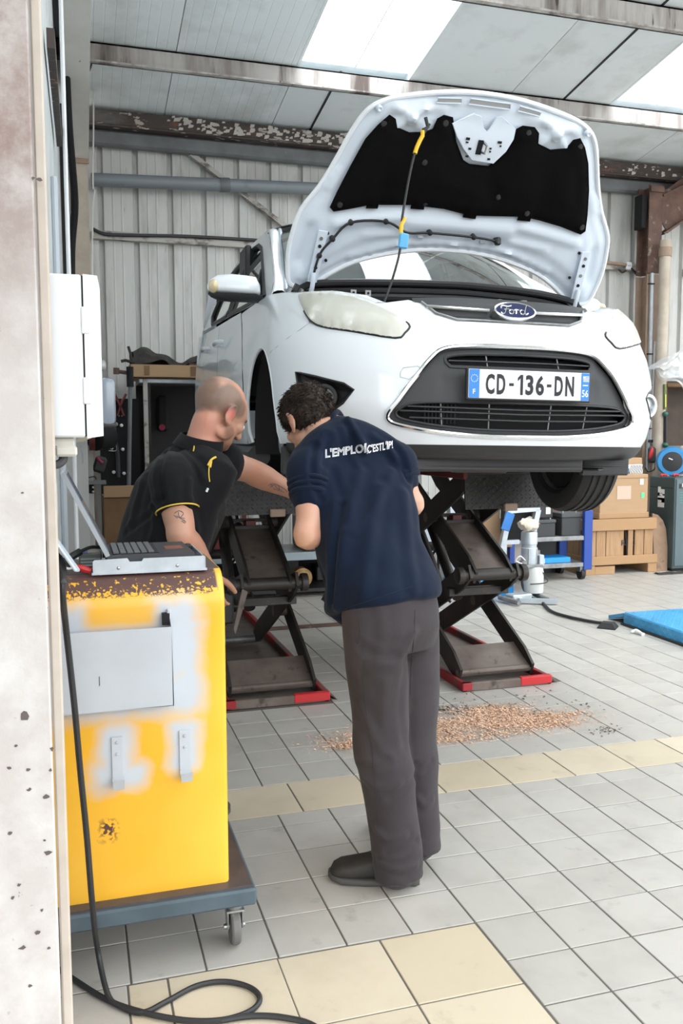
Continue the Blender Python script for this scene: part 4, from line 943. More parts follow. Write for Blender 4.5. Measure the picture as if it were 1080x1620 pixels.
for u, v, a, b in ((-.075, .715, .017, .010), (-.075, .70, .012, .006), (.075, .715, .018, .010), (-.055, .675, .012, .008), (-.06, .642, .013, .008), (.045, .640, .013, .008), (.083, .70, .008, .007), (.04, .685, .009, .007), (.042, .672, .007, .007)):
    MB().beam(HB(u-a/2, v, .052), HB(u+a/2, v, .052), b, .003, up=HN).build('latch_slot', M['matt_black'], lat, local=True, smooth=0)
MB().beam(HB(-.012, .655, .052), HB(-.012, .715, .052), .024, .004, up=HN).build('striker_slot', M['matt_black'], lat, local=True, smooth=0)
MB().tube([HB(.006, .665, .05), HB(.006, .668, .085), HB(.006, .702, .085), HB(.006, .705, .05)], .006, n=6).build('striker', M['steel'], lat, local=True)
for q in ([(-.242, .838), (-.132, .847), (-.137, .867), (-.242, .858)], [(-.10, .848), (.093, .847), (.088, .87), (-.097, .871)], [(.13, .846), (.236, .835), (.238, .853), (.134, .866)]):
    v_ = MB(); v_.add([HB(a, b, .0165) for a, b in q], [(0, 1, 2, 3)]); vo = v_.build('vent_slot', pbr('vent_grey', (.36, .37, .38), .6), bon, local=True, smooth=0)
    MB().tube([HB(a, b, .016) for a, b in q], .0035, n=5, closed=True).build('vent_rim', M['car_inner_white'], vo, local=True)
for sg in (-1, 1):
    p = HB(sg*.487, .79, .02); MB().lathe(p-HN*.02, HN, [(.014, 0), (.012, .022), (.009, .026), (.001, .020)], n=14).build('bump_stop', M['car_inner_white'], bon, local=True)
    p = HB(sg*.34, .765, .028); MB().lathe(p-HN*.01, HN, [(.026, 0), (.024, .012), (.012, .016), (.001, .013)], n=18).build('pressed_boss', M['car_inner_white'], bon, local=True)
    hg = MB().beam(HB(sg*.675, .03, .03), HB(sg*.655, .27, .03), .045, .006, up=HN, bev=.002).build('hinge_plate', M['car_inner_white'], bon, local=True, smooth=0)
    for v in (.10, .15, .20, .235): MB().cyl(HB(sg*(.67-.01*(v-.05)*5), v, .030), HB(sg*(.67-.01*(v-.05)*5), v, .037), .008, n=10).build('hinge_bolt', M['matt_black' if v in (.10, .20) else 'dull_steel'], hg, local=True)
    MB().tube([HB(sg*.675, .08, .04), HB(sg*.675, .02, .05), HB(sg*.68, -.03, .04), (sg*.69, .87, .43)], .011, n=6, smooth=4, flat=.5).build('hinge_arm', M['car_inner_white'], hg, local=True)
    for u, v in ((sg*.63, .255), (sg*.62, .13)): MB().cyl(HB(u, v, .015), HB(u, v, .022), .007, n=10).build('panel_hole', M['matt_black'], bon, local=True)
ws_ = [hpx(*p) for p in ((487, 455), (488, 440), (500, 395), (521, 370), (550, 345), (606, 345), (640, 363), (676, 364), (745, 371), (780, 377), (785, 380))]
hz = MB().tube([HB(a, b, .036) for a, b in ws_], .006, n=6, smooth=5).build('washer_hose', M['cable_black'], bon, local=True)
for k in (2, 3, 4, 5, 7, 8, 9): 
    a, b = ws_[k]; MB().lathe(HB(a, b, .020), HN, [(.013, 0), (.012, .022), (.001, .026)], n=10).build('hose_clip', M['black_plastic'], hz, local=True)
a, b = hpx(783, 378); MB().box(HB(a, b, .03), (.025, .03, .035), bev=.005).build('washer_jet', M['black_plastic'], hz, local=True)
for px, py in ((662, 372), (760, 380)):
    a, b = hpx(px, py); MB().box(HB(a, b, .022), (.03, .012, .014), bev=.003).build('panel_tab', M['socket_grey'], bon, local=True)
# bonnet stay: rod with yellow grips and a blue tag
ra, rb = hpx(672, 190)
PT = HB(ra, rb, .05); PB = cY(606, 482, .34)
st_ = [PT]
for px, py, f in ((655, 245, .2), (636, 345, .62), (633, 392, .76), (622, 437, .9)):
    st_.append(cY(px, py, PT.y+(PB.y-PT.y)*f))
st_.append(PB)
SPL = spline(st_, 6)
stay = MB().tube(SPL, .0055, n=8).build('bonnet_stay', M['cable_black'], car, local=True)
def seg(pa, pb, r, name, mt):
    sel = [p for p in SPL if pb[1] >= 0]
    a = min(SPL, key=lambda p: (Vector(proj(CR @ p + CT)[:2])-Vector(pa)).length); b = min(SPL, key=lambda p: (Vector(proj(CR @ p + CT)[:2])-Vector(pb)).length)
    i, j = SPL.index(a), SPL.index(b); pts = [cY(*pa, a.y)] + SPL[min(i, j)+1:max(i, j)] + [cY(*pb, b.y)]
    MB().tube(pts, r, n=8).build(name, M[mt], stay, local=True)
seg((668, 207), (656, 243), .009, 'yellow_grip', 'yellow'); seg((640, 345), (634, 372), .009, 'yellow_grip', 'yellow'); seg((673, 186), (669, 206), .008, 'rod_end', 'cable_black')
MB().box(cY(638, 381, PT.y+(PB.y-PT.y)*.74-.01), (.042, .012, .062), rot=(.1, .08, 0), bev=.006).build('blue_tag', pbr('tag_blue', (.10, .42, .72), .5), stay, local=True)
# ================================================================== SCISSOR LIFT
setm('diamond', (0.04, 0.04, 0.04), 0.42, 0.5, col2=(0.022, 0.022, 0.022), scale=6)
setm('diamond_hi', (0.16, 0.16, 0.16), 0.3, 0.7)
def lift_unit(x0, x1, yf, label, front_len):
    """one scissor table; x0..x1 base width, yf front edge"""
    cx = (x0+x1)/2; y = yf
    L = thing('scissor_lift', label, 'car lift', (cx, yf+1.2, 0), 'scissor tables under the car')
    B = lambda: MB()
    # base tray and red frame
    B().bx(x0+.02, x1-.02, y+.03, y+2.42, -.012, .006).build('base_plate', M['lift_brown'], L, smooth=0)
    fr = B(); fr.bx(x0, x0+.03, y, y+2.45, 0, .05, bev=.004); fr.build('frame_rail', M['lift_red'], L, smooth=0)
    fr = B(); fr.bx(x1-.03, x1, y, y+2.45, 0, .05, bev=.004); fr.build('frame_rail', M['lift_red'], L, smooth=0)
    fr = B(); fr.bx(x0, x1, y, y+.03, 0, .05, bev=.004); fr.build('front_rail', M['lift_brown'], L, smooth=0)
    B().bx(x1-.20, x1+.002, y-.003, y+.034, .006, .054, bev=.004).build('red_marking', M['red'], L, smooth=0)
    B().bx(x0-.002, x0+.06, y-.003, y+.034, .006, .050, bev=.004).build('red_marking', M['lift_red'], L, smooth=0)
    B().bx(x0, x1, y+2.42, y+2.45, 0, .05).build('rear_rail', M['lift_brown'], L, smooth=0)
    sk = B(); sk.add([(x1, y+.02, .035), (x1, y+2.4, .035), (x1+.05, y+2.4, .0), (x1+.05, y+.02, .0)], [(0, 1, 2, 3)]); sk.build('edge_skirt', M['rust_steel'], L, smooth=0, fixn=False)
    yF, yB, zM, zT = y+.17, y+1.40, .65, 1.20
    xo0, xo1 = x0+.05, x1-.05; xi0, xi1 = cx-.155, cx+.155
    T = .016
    def arm(xa, a, b, name='scissor_arm', kink=False, w_=.135, mt='lift_black'):
        mb = B(); a, b = Vector((xa, *a)), Vector((xa, *b)); d = (b-a).normalized(); n = Vector((1, 0, 0)).cross(d)
        P = [a-n*w_*.28-d*.03, a+n*w_*.28-d*.03, a+n*w_*.5+d*.10, b+n*w_*.5-d*.10, b+n*w_*.30+d*.04, b-n*w_*.30+d*.04, b-n*w_*.5-d*.10, a-n*w_*.5+d*.10]
        mb.prism([p-Vector((T/2, 0, 0)) for p in P], (T, 0, 0)); o = mb.build(name, M[mt], L, smooth=0); return o
    for xa in (xo0, xo1): arm(xa, (yF, .07), (yB, zM))
    for xa in (xi0, xi1): arm(xa, (yB, .07), (yF+.05, zM-.01))
    for xa in (cx-.118, cx+.118): arm(xa, (yF+.05, zM-.02), (yB, zT))
    for xa in (cx-.185, cx+.185): arm(xa, (yB, zM), (yF+.02, zT))
    for xa in (cx-.19, cx+.19):
        p = Vector((xa, (yF+yB)/2, (.07+zM)/2)); q = Vector((xa*.0+cx+math.copysign(.15, xa-cx), (yF+yB)/2, (zM+zT)/2))
        for c in (p, q): B().cyl(c-Vector((.045, 0, 0)), c+Vector((.045, 0, 0)), .033, n=18).build('pivot_pin', M['lift_brown'], L)
    # torque plates
    def plate(xa, xb, a, b, name, up=.0, th=.012, mt='lift_brown'):
        mb = B(); a, b = Vector((0, *a)), Vector((0, *b)); d = (b-a).normalized(); n = Vector((1, 0, 0)).cross(d); o = n*up
        P = [a+o, b+o, b+o+n*th, a+o+n*th]; mb.prism([p+Vector((xa, 0, 0)) for p in P], (xb-xa, 0, 0)); return mb.build(name, M[mt], L, smooth=0)
    dU = Vector((0, yB-yF-.05, zT-zM+.02)).normalized()
    plate(cx-.110, cx+.110, (yF+.04, zM-.03), (yF+.05+dU.y*.30, zM-.02+dU.z*.30), 'torque_plate', .015)
    plate(cx-.105, cx+.105, (yF+.05+dU.y*.305, zM-.02+dU.z*.305), (yF+.05+dU.y*.55, zM-.02+dU.z*.55), 'torque_plate', .012)
    for f in (.56, .64): B().beam((cx-.11, yF+.05+dU.y*f, zM+.005+dU.z*f), (cx+.11, yF+.05+dU.y*f, zM+.005+dU.z*f), .045, .02).build('cross_bar', M['lift_black'], L, smooth=0)
    B().bx(cx-.03, cx+.03, yF+.05+dU.y*.55, yF+.05+dU.y*.66, zM+dU.z*.56, zM+dU.z*.66).build('cylinder_bracket', M['dark_red'], L, smooth=0)
    plate(xo0, xo1, (yF-.02, .045), (yF+.20, .155), 'foot_plate', .01)
    B().cyl((xo0-.01, yF, .06), (xo1+.01, yF, .06), .022, n=16).build('foot_shaft', M['lift_brown'], L)
    B().cyl((cx-.19, yF+.05, zM-.02), (cx+.20, yF+.05, zM-.02), .036, n=20).build('joint_shaft', M['lift_black'], L)
    for xa in (cx-.225, cx+.185):
        B().lathe((xa, yF+.05, zM-.02), (1, 0, 0), [(.02, -.004), (.05, 0), (.052, .02), (.05, .035), (.03, .04)], n=22).build('joint_boss', M['lift_black'], L)
    B().cyl((xo0-.01, yB, zM), (xo1+.01, yB, zM), .034, n=18).build('joint_shaft', M['lift_black'], L)
    ym, zm = (yF+yB)/2, .36
    B().beam((cx-.20, yF+.24, .50), (cx+.20, yF+.24, .50), .05, .05, bev=.004).build('cross_tube', M['lift_black'], L, smooth=0)
    B().cyl((xi0-.02, yB, .05), (xi1+.02, yB, .05), .03, n=14).build('roller', M['dull_steel'], L)
    for sx_ in (-.05, .05):
        cy = B().cyl((cx+sx_-.08, ym-.15, .42), (cx+sx_-.05, ym+.40, .86), .035, n=16).build('lift_cylinder', M['lift_black'], L)
        B().cyl((cx+sx_-.05, ym+.40, .86), (cx+sx_-.04, ym+.55, .98), .018, n=12).build('piston_rod', M['chrome'], cy)
    hb_ = B().tube([(cx-.1, ym-.2, .4), (cx-.18, ym-.1, .5), (cx-.12, ym+.1, .62), (cx-.02, ym+.2, .7)], .009, n=6, smooth=4).build('hydraulic_hose', M['cable_black'], L)
    # platform
    zp = 1.215
    pf = B().bx(x0+.015, x1-.015, y+.04, y+2.4, zp, zp+.012).build('platform_deck', M['diamond'], L, smooth=0)
    for xa in (x0+.005, x1-.03): B().bx(xa, xa+.025, y+.03, y+2.42, zp-.01, zp+.075, bev=.004).build('platform_side', M['dark_red'], L, smooth=0)
    for ya in (y+.45, y+1.75): B().bx(x0+.12, x1-.12, ya, ya+.25, zp+.012, 1.38 if label.startswith('right') else 1.37, bev=.012).build('rubber_block', M['rubber'], L, smooth=0)
    # hanging approach flap of chequer plate
    fz0, fz1, fy = 1.035, 1.235, y-.005
    fl = B().prism([(x0+.02, fy+.035, fz0), (x0+.02, fy+.05, fz0), (x0+.02, fy+.065, fz1+.01), (x0+.02, fy+.05, fz1+.01)], (x1-x0-.02, 0, 0)).build('approach_flap', M['diamond'], L, smooth=0)
    dp = B(); nx = int((x1-x0-.04)/.026)
    for j in range(9):
        for i in range(nx):
            a = 1 if (i+j) % 2 else -1; px_ = x0+.035+i*.026; pz_ = fz0+.012+j*.022; py_ = fy+.035+(pz_-fz0)/.21*.015
            c = Vector((px_, py_, pz_)); u = Vector((math.cos(a*.8), 0, math.sin(a*.8)))*.0125; v = Vector((-math.sin(a*.8), 0, math.cos(a*.8)))*.0038
            dp.add([c-u, c+v, c+u, c-v, c+Vector((0, -.005, 0))], [(0, 1, 4), (1, 2, 4), (2, 3, 4), (3, 0, 4)])
    d_ = dp.build('chequer_pattern', M['diamond_hi'], fl, smooth=0); tag(d_, kind='stuff')
    B().bx(cx-.03, cx+.05, fy+.01, fy+.04, fz0-.012, fz0+.03, bev=.004).build('flap_stop', M['tan_paint'], L, smooth=0)
    B().cyl((x0+.02, y+.055, zp+.02), (x1-.01, y+.055, zp+.02), .014, n=12).build('flap_hinge', M['lift_black'], L)
    return L
lr = lift_unit(2.05, 2.615, 4.425, 'right scissor table of the car lift, fully visible, red edged base', 0)
ll = lift_unit(0.71, 1.285, 4.49, 'left scissor table of the car lift between the yellow trolley and standing man', 0)
hs = MB().bx(.705, .80, 4.70, 4.76, .42, .60, bev=.01); hs.v = [(x, y, z) for x, y, z in hs.v]
hs.build('limit_switch_box', M['black_plastic'], ll, smooth=0)
MB().prism([(.79, 4.66, .40), (.84, 4.66, .62), (.87, 4.66, .60), (.80, 4.66, .37)], (0, .03, 0)).build('guard_plate', M['lift_brown'], ll, smooth=0)
sp = MB().bx(1.29, 2.04, 6.30, 6.38, 0, .012, bev=.003); tag(sp.build('cable_cover', M['rust_steel'], None, smooth=0), 'flat brown metal cable cover on the floor between the two lift bases', 'cable cover')

# ================================================================== BACK RIGHT
# wooden crate
cr = thing('wooden_crate', 'pale pine crate with one broken plank, at the back right', 'crate', (5.42, 8.15, 0))
X0, X1, YA, YB_, ZT = 5.02, 5.83, 7.85, 8.45, .58
def board(x0, x1, y0, y1, z0, z1, mt='wood', name='plank'):
    return MB().bx(x0, x1, y0, y1, z0, z1, bev=.004).build(name, M[mt], cr, smooth=0)
board(X0-.03, X1+.015, YA-.03, YA-.005, .46, ZT, 'wood_h', 'top_board'); board(X0-.03, X0-.008, YA-.005, YB_, .46, ZT, 'wood_h', 'top_board'); board(X1-.008, X1+.015, YA-.005, YB_, .46, ZT, 'wood_h', 'top_board')
board(X0-.03, X1+.015, YB_, YB_+.025, .46, ZT, 'wood_h', 'top_board')
pw = (X1-X0)/7
for k in range(7):
    o = board(X0+k*pw+.003, X0+(k+1)*pw-.003, YA+.003, YA+.02, .10, .5)
    if k == 3:
        o.data.transform(Matrix.Translation((-.012, 0, 0)))
    if k == 4:
        o.data.transform(Matrix.Translation((.0, -.012, 0)) @ Matrix.Scale(.55, 4, (1, 0, 0))); 
        o.data.transform(Matrix.Translation(((X0+4.45*pw-5.42)*(1-.55)+.004, 0, 0)))
for k in range(5): board(X0, X0+.016, YA+.02+k*.118, YA+.02+(k+1)*.118-.004, .10, .5); board(X1-.016, X1, YA+.02+k*.118, YA+.02+(k+1)*.118-.004, .10, .5)
board(X0-.02, X1+.035, YA-.028, YA, .10, .19, 'wood_h', 'bottom_rail'); board(X0-.02, X0+.0, YA, YB_, .10, .19, 'wood_h', 'bottom_rail'); board(X0, X1, YB_-.02, YB_, .10, .5, 'wood_h', 'back_panel')
for x in (X0-.015, X1-.075): board(x, x+.11, YA-.02, YB_, 0, .10, 'wood_h', 'foot')
board(X0+.10, X0+.34, YA-.01, YA+.06, .0, .085, 'wood_h', 'skid_block')
MB().bx(X0+.02, X1-.02, YA+.05, YB_-.03, .1, .12).build('floor_board', M['matt_black'], cr, smooth=0)
ck = MB(); ck.prism([(X0+3.93*pw, YA-.0005, .48), (X0+4.05*pw, YA-.0005, .47), (X0+4.18*pw, YA-.0005, .33), (X0+4.24*pw, YA-.0005, .17), (X0+4.16*pw, YA-.0005, .2), (X0+4.06*pw, YA-.0005, .33)], (0, .004, 0)); ck.build('split_gap', M['matt_black'], cr, smooth=0)
lettering('RSC', .085, (X0+.50, YA-.0015, .32), (1, 0, 0), (0, 0, 1), M['ink'], cr, name='stencil', sx=1.2)
def cbox(name, x0, x1, y0, y1, z0, z1, label, mt='cardboard', cat='box', flaps=False, group=None):
    t = thing(name, label, cat, ((x0+x1)/2, (y0+y1)/2, z0), group)
    MB().bx(x0, x1, y0, y1, z0, z1, bev=.006).build('body', M[mt], t, smooth=0)
    return t
b = cbox('cardboard_box', 5.18, 5.76, 7.87, 8.35, ZT+.0, 1.04, 'large cardboard box standing on the pine crate')
MB().bx(5.17, 5.77, 7.86, 8.36, ZT, ZT+.06, bev=.004).build('base_board', M['wood_h'], b, smooth=0)
MB().bx(5.38, 5.55, 7.866, 7.869, .78, .92).build('paper_label', pbr('pale_label', (.55, .42, .33), .7), b, smooth=0)
MB().bx(5.655, 5.70, 7.865, 7.869, .93, .99).build('white_sticker', M['paper'], b, smooth=0)
MB().bx(5.675, 5.71, 7.865, 7.869, .79, .845).build('green_sticker', pbr('sticker_green', (.1, .7, .3), .6), b, smooth=0)
MB().bx(5.19, 5.76, 7.867, 7.8695, 1.0, 1.003).build('tape_edge', M['cardboard_dark'], b, smooth=0)
b = cbox('striped_box', 5.50, 5.75, 7.95, 8.2, 1.04, 1.14, 'flat blue and white striped carton on top of the cardboard box', 'paper')
sb = MB()
for k in range(9): sb.prism([(5.58+k*.02, 7.949, 1.045), (5.588+k*.02, 7.949, 1.045), (5.612+k*.02, 7.949, 1.135), (5.604+k*.02, 7.949, 1.135)] if k < 8 else [(5.5, 7.949, 1.045), (5.58, 7.949, 1.045), (5.58, 7.949, 1.10), (5.5, 7.949, 1.10)], (0, .002, 0))
sb.build('printed_stripes', M['ink'], b, smooth=0); MB().bx(5.5, 5.57, 7.947, 7.951, 1.05, 1.10).build('blue_patch', M['bright_blue'], b, smooth=0)
cbox('small_carton', 5.47, 5.76, 7.98, 8.25, 1.14, 1.21, 'small plain carton on top of the striped carton')
# green control cabinet
gc = thing('control_cabinet', 'dark green steel lift control cabinet at the right edge', 'cabinet', (6.35, 8.0, 0))
MB().bx(6.02, 6.70, 7.78, 8.20, .03, 1.0, bev=.006).build('body', M['green_steel'], gc, smooth=0)
setm('green_front', (0.085, 0.125, 0.138), 0.4)
MB().bx(6.04, 6.68, 7.772, 7.782, .06, .985, bev=.003).build('front_panel', M['green_front'], gc, smooth=0)
MB().bx(6.03, 6.69, 7.80, 8.18, 0, .03).build('plinth', M['matt_black'], gc, smooth=0)
MB().bx(6.0185, 6.0205, 7.80, 8.19, .885, .89).build('seam', M['matt_black'], gc, smooth=0)
lettering('LIFT', .105, (6.018, 7.99, .78), (0, 0, 1), (0, 1, 0), M['white_print'], gc, name='side_lettering', sx=1.0, bold=.02)
MB().bx(6.07, 6.40, 7.7705, 7.773, .885, .935).build('type_plate', M['ink'], gc, smooth=0); lettering('3500', .045, (6.16, 7.7695, .910), (1, 0, 0), (0, 0, 1), M['white_print'], gc, bold=.012)
dg = MB()
for k in range(5): dg.bx(6.08, 6.6, 7.7708, 7.773, .73+k*.028, .735+k*.028); dg.bx(6.10+k*.1, 6.103+k*.1, 7.7708, 7.773, .73, .845)
dg.build('printed_diagram', pbr('teal_print', (.08, .27, .25), .5), gc, smooth=0)
for i, (px, py, mt, lab) in enumerate(((1050, 751, 'red', 'red handled pliers lying on the green cabinet'), (1069, 748, 'red', 'red clamp lying on the green cabinet beside the spanners'))):
    p = ony(px, py, 7.9); p.z = 1.0
    t = thing('hand_tool', lab, 'tool', p)
    MB().tube([p+Vector((-.035, 0, .015)), p+Vector((0, .02, .03)), p+Vector((.04, .0, .02))], .012, n=8, smooth=3).build('handle', M[mt], t)
    MB().tube([p+Vector((.035, 0, .02)), p+Vector((.08, .02, .012))], .009, n=6).build('jaw', M['dull_steel'], t)
for k in range(5):
    p = Vector((6.13+k*.085, 7.86+.03*(k % 2), 1.006)); t = thing('spanner', ('leftmost','second','middle','fourth','rightmost')[k]+' of the five bright spanners on top of the green cabinet', 'spanner', p, 'spanners on the green cabinet')
    MB().tube([p+Vector((-.05, 0, .004)), p+Vector((.07, .12, .006))], .006, n=6, flat=1.6).build('shank', M['chrome'], t); MB().pipe(p+Vector((.075, .125, 0)), (0, 0, 1), .008, .016, .012, n=12).build('ring_end', M['chrome'], t)
# leaning rounded board
lb = MB(); rb_ = [(5.86, 7.86, 0), (6.0, 7.86, 0)] ; P = [(0, 0), (.16, 0), (.175, .25), (.165, .45), (.13, .54), (.07, .60), (0, .62)]
lb.prism([(5.845+a, 7.84+.10*b, b) for a, b in P], (0, .02, 0)); tag(lb.build('leaning_board', M['brown_board'], None, smooth=0), 'rusty brown rounded board leaning between crate and green cabinet', 'board')
rg_ = MB().grid(lambda u, v: Vector((5.75+.5*u, 7.62+.12*v, .02*abs(math.sin(9*u+3*v))*math.sin(PI*v)+.002)), 18, 5); tag(rg_.build('floor_rag', M['dark_cloth'], None), 'dark rag strip on the floor before the green cabinet', 'rag')
# rusty column, beige post, rafter
col = thing('rusty_column', 'rusty brown steel I-beam column at the right of the back wall', 'column', (6.32, 8.75, 0))
mb = MB(); mb.bx(6.225, 6.40, 8.62, 8.635, 3.28, 4.25); mb.bx(6.225, 6.40, 8.82, 8.835, 3.28, 4.25); mb.bx(6.305, 6.32, 8.635, 8.82, 3.28, 4.25); mb.build('upper_shaft', M['rust_steel'], col, smooth=0)
mb = MB(); mb.bx(6.225, 6.40, 8.62, 8.635, 0, 3.2); mb.bx(6.225, 6.40, 8.82, 8.835, 0, 3.2); mb.bx(6.305, 6.32, 8.635, 8.82, 0, 3.2); 
mb.v = [(x, y+.002, z*1.02) for x, y, z in mb.v]; mb.build('lower_shaft', M['tan_paint'], col, smooth=0)
mb = MB(); mb.beam((6.225, 8.6, 4.20), (6.40, 8.6, 4.20), .02, .06); mb.build('head_plate', M['rust_steel'], col, smooth=0)
ra = MB()
A_, B_ = Vector((6.42, 8.68, 3.72)), Vector((7.5, 8.68, 4.40))
ra.beam(A_, B_, .16, .02); ra.beam(A_+Vector((-.02, 0, .2)), B_+Vector((-.02, 0, .24)), .012, .42); ra.beam(A_+Vector((-.02, 0, .42)), B_+Vector((-.02, 0, .26)), .16, .02); ra.build('haunch', M['rust_steel'], col, smooth=0)
mb = MB().bx(6.16, 6.225, 8.66, 8.8, 3.78, 4.15); mb.build('end_cleat', M['matt_black'], col, smooth=0)
ps = thing('beige_post', 'chipped beige round post standing in front of the rusty column', 'post', (6.43, 8.5, 0))
MB().cyl((6.335, 8.5, 0), (6.365, 8.5, 3.62), .062, n=18).build('post_shaft', M['beige_paint'], ps); MB().cyl((6.362, 8.5, 3.44), (6.364, 8.5, 3.54), .072, n=18).build('post_collar', M['tan_paint'], ps)
cd_ = thing('cable_conduit', 'pale vertical conduit strapped beside the rusty column', 'conduit', (6.2, 8.58, .95))
a, b = ony(1031, 432, 8.58), ony(1024, 746, 8.58)
MB().beam(a, b, .028, .03).build('trunking', M['galv'], cd_, smooth=0)
a2, b2 = ony(1036, 540, 8.58), ony(1028, 700, 8.58); MB().beam(a2, b2, .016, .02).build('trunking', M['white_paint'], cd_, smooth=0)
for py in (449, 560, 610, 678): p = ony(1030-(py-440)*.02, py, 8.56); MB().box(p, (.07, .03, .012)).build('clip', M['matt_black'], cd_, smooth=0)
sk_ = thing('wall_socket', 'small grey wall socket beside the conduit at the right', 'socket', ony(1034, 700, 8.58)); p = ony(1034, 699, 8.57); MB().box(p, (.07, .05, .08), bev=.008).build('housing', M['socket_grey'], sk_); MB().box(p+Vector((-.05, -.02, .01)), (.07, .04, .03), bev=.008).build('plug', M['black_plastic'], sk_)
wl = thing('hand_lamp', 'dark hand lamp with red front hanging on the column', 'lamp', ony(1034, 720, 8.56)); p = ony(1031, 720, 8.50)
MB().box(p, (.10, .06, .18), bev=.02).build('body', M['grey_plastic'], wl); MB().ell(p+Vector((-.035, -.03, .02)), (.025, .02, .07), rot=(0, .3, 0)).build('red_lens', M['red'], wl)
MB().tube([p+Vector((.03, -.02, -.08)), p+Vector((.02, -.02, -.16)), p+Vector((-.06, -.02, -.19)), p+Vector((-.10, -.02, -.14))], .007, n=6, smooth=5).build('cord', M['cable_black'], wl)
p = ony(993, 421, WY-.06); jb = thing('junction_box', 'small white junction box on the wall rail', 'junction box', p); MB().box(p, (.075, .05, .085), bev=.006).build('housing', M['white_paint'], jb); MB().box(p+Vector((0, -.026, 0)), (.04, .004, .012)).build('cover_mark', M['socket_grey'], jb, smooth=0)
for i, pts in enumerate((((998, 424), (1008, 432), (1020, 430), (1032, 428)), ((998, 427), (1010, 436), (1024, 434), (1034, 430)), ((990, 428), (984, 431), (978, 426)))):
    tag(MB().tube([ony(x, y, WY-.085) for x, y in pts], .010, n=6, smooth=4).build('junction_cable', M['cable_black' if i != 1 else 'cable_grey'], None), ('upper sagging black cable right of the junction box', 'lower sagging grey cable right of the junction box', 'short black cable tail left of the junction box')[i], 'cable')
pb = MB().tube([ony(957, 415, WY-.085), ony(975, 417, WY-.085), ony(990, 419, WY-.085)], .02, n=8); tag(pb.build('pipe_lagging', M['tan_paint'], None), 'brown lagged pipe stub left of the junction box', 'pipe')
# hanging level and tool on the post
lv = thing('spirit_level', 'small yellow and green spirit level hanging on the beige post', 'spirit level', ony(1051, 648, 8.42)); a, b = ony(1051, 608, 8.42), ony(1051, 648, 8.42)
MB().beam(a, b, .028, .02).build('body', pbr('olive', (.12, .17, .05), .5), lv, smooth=0); MB().beam(a.lerp(b, .4)+Vector((0, -.012, 0)), a.lerp(b, .9)+Vector((0, -.012, 0)), .014, .01).build('vial', pbr('vial_yellow', (.65, .8, .12), .3), lv, smooth=0)
tl_ = thing('hanging_saw', 'dark long tool with green ends hanging below the spirit level', 'tool', ony(1053, 705, 8.42)); a, b = ony(1052, 655, 8.42), ony(1052, 704, 8.42)
MB().beam(a, b, .05, .02, bev=.004).build('blade', M['dark_plastic'], tl_, smooth=0)
for q in (a, b): MB().ell(q+Vector((-.01, -.015, 0)), (.035, .03, .03)).build('green_end', pbr('dark_green', (.02, .10, .07), .4), tl_)
# hose reel
p = ony(1070, 730, 8.20); rl = thing('hose_reel', 'bright blue round hose reel with black hub', 'hose reel', p)
MB().lathe(p+Vector((-.05, .02, 0)), Vector((-.55, -.85, 0)), [(.02, -.08), (.155, -.08), (.165, -.05), (.165, .05), (.15, .08), (.02, .08)], n=32).build('housing', pbr('reel_blue', (.02, .24, .55), .35, coat=.3), rl)
MB().lathe(p+Vector((-.05, .02, 0))+Vector((-.55, -.85, 0)).normalized()*.075, Vector((-.55, -.85, 0)), [(.11, 0), (.105, .012), (.05, .018), (.001, .018)], n=28).build('hub', M['dark_plastic'], rl)
q = p+Vector((-.05, .02, 0))+Vector((-.55, -.85, 0)).normalized()*.095
for dx, dz in ((-.02, .03), (.03, -.025)): MB().box(q+Vector((dx, -dx*.2, dz)), (.045, .01, .012), rot=(0, .4, -.57)).build('logo_bar', M['paper'], rl, smooth=0)
MB().bx(p.x+.05, p.x+.35, 8.20, 8.50, p.z-.02, p.z+.17, bev=.02).build('swivel_bracket', pbr('reel_grey', (.3, .27, .24), .6), rl)
# dark wooden rack behind the reel, plastic sheet
wr = thing('tool_rack', 'dark brown wooden rack behind the blue hose reel', 'shelf', (7.0, 8.75, 0))
MB().bx(6.50, 7.9, 8.78, 8.80, 1.0, 2.12).build('back_panel', pbr('dark_wood', (.075, .055, .042), .8, col2=(.05, .037, .03), scale=4), wr, smooth=0); MB().bx(6.48, 7.9, 8.55, 8.80, 2.0, 2.04, bev=.004).build('shelf_board', M['cardboard_dark'], wr, smooth=0); MB().bx(6.48, 6.52, 8.6, 8.8, 0, 2.1).build('side_post', M['cardboard_dark'], wr, smooth=0)
MB().bx(6.48, 7.9, 8.55, 8.80, 1.0, 1.04).build('shelf_board', M['cardboard_dark'], wr, smooth=0)
setm('plastic_film', (.85, .88, .9), .2)
n_ = M['plastic_film'].node_tree; n_.nodes.remove(n_.nodes['Principled BSDF'])
tr = n_.nodes.new('ShaderNodeBsdfTransparent'); df = n_.nodes.new('ShaderNodeBsdfDiffuse'); df.inputs[0].default_value = (.8, .82, .84, 1); gl = n_.nodes.new('ShaderNodeBsdfGlossy'); gl.inputs['Roughness'].default_value = .12
m1 = n_.nodes.new('ShaderNodeMixShader'); m1.inputs[0].default_value = .45; m2 = n_.nodes.new('ShaderNodeMixShader'); m2.inputs[0].default_value = .22
n_.links.new(tr.outputs[0], m1.inputs[1]); n_.links.new(df.outputs[0], m1.inputs[2]); n_.links.new(m1.outputs[0], m2.inputs[1]); n_.links.new(gl.outputs[0], m2.inputs[2]); n_.links.new(m2.outputs[0], n_.nodes['Material Output'].inputs[0])
pa, pb_, pc, pd = ony(1025, 584, 8.30), ony(1095, 540, 8.4), ony(1095, 622, 8.4), ony(1040, 592, 8.3)
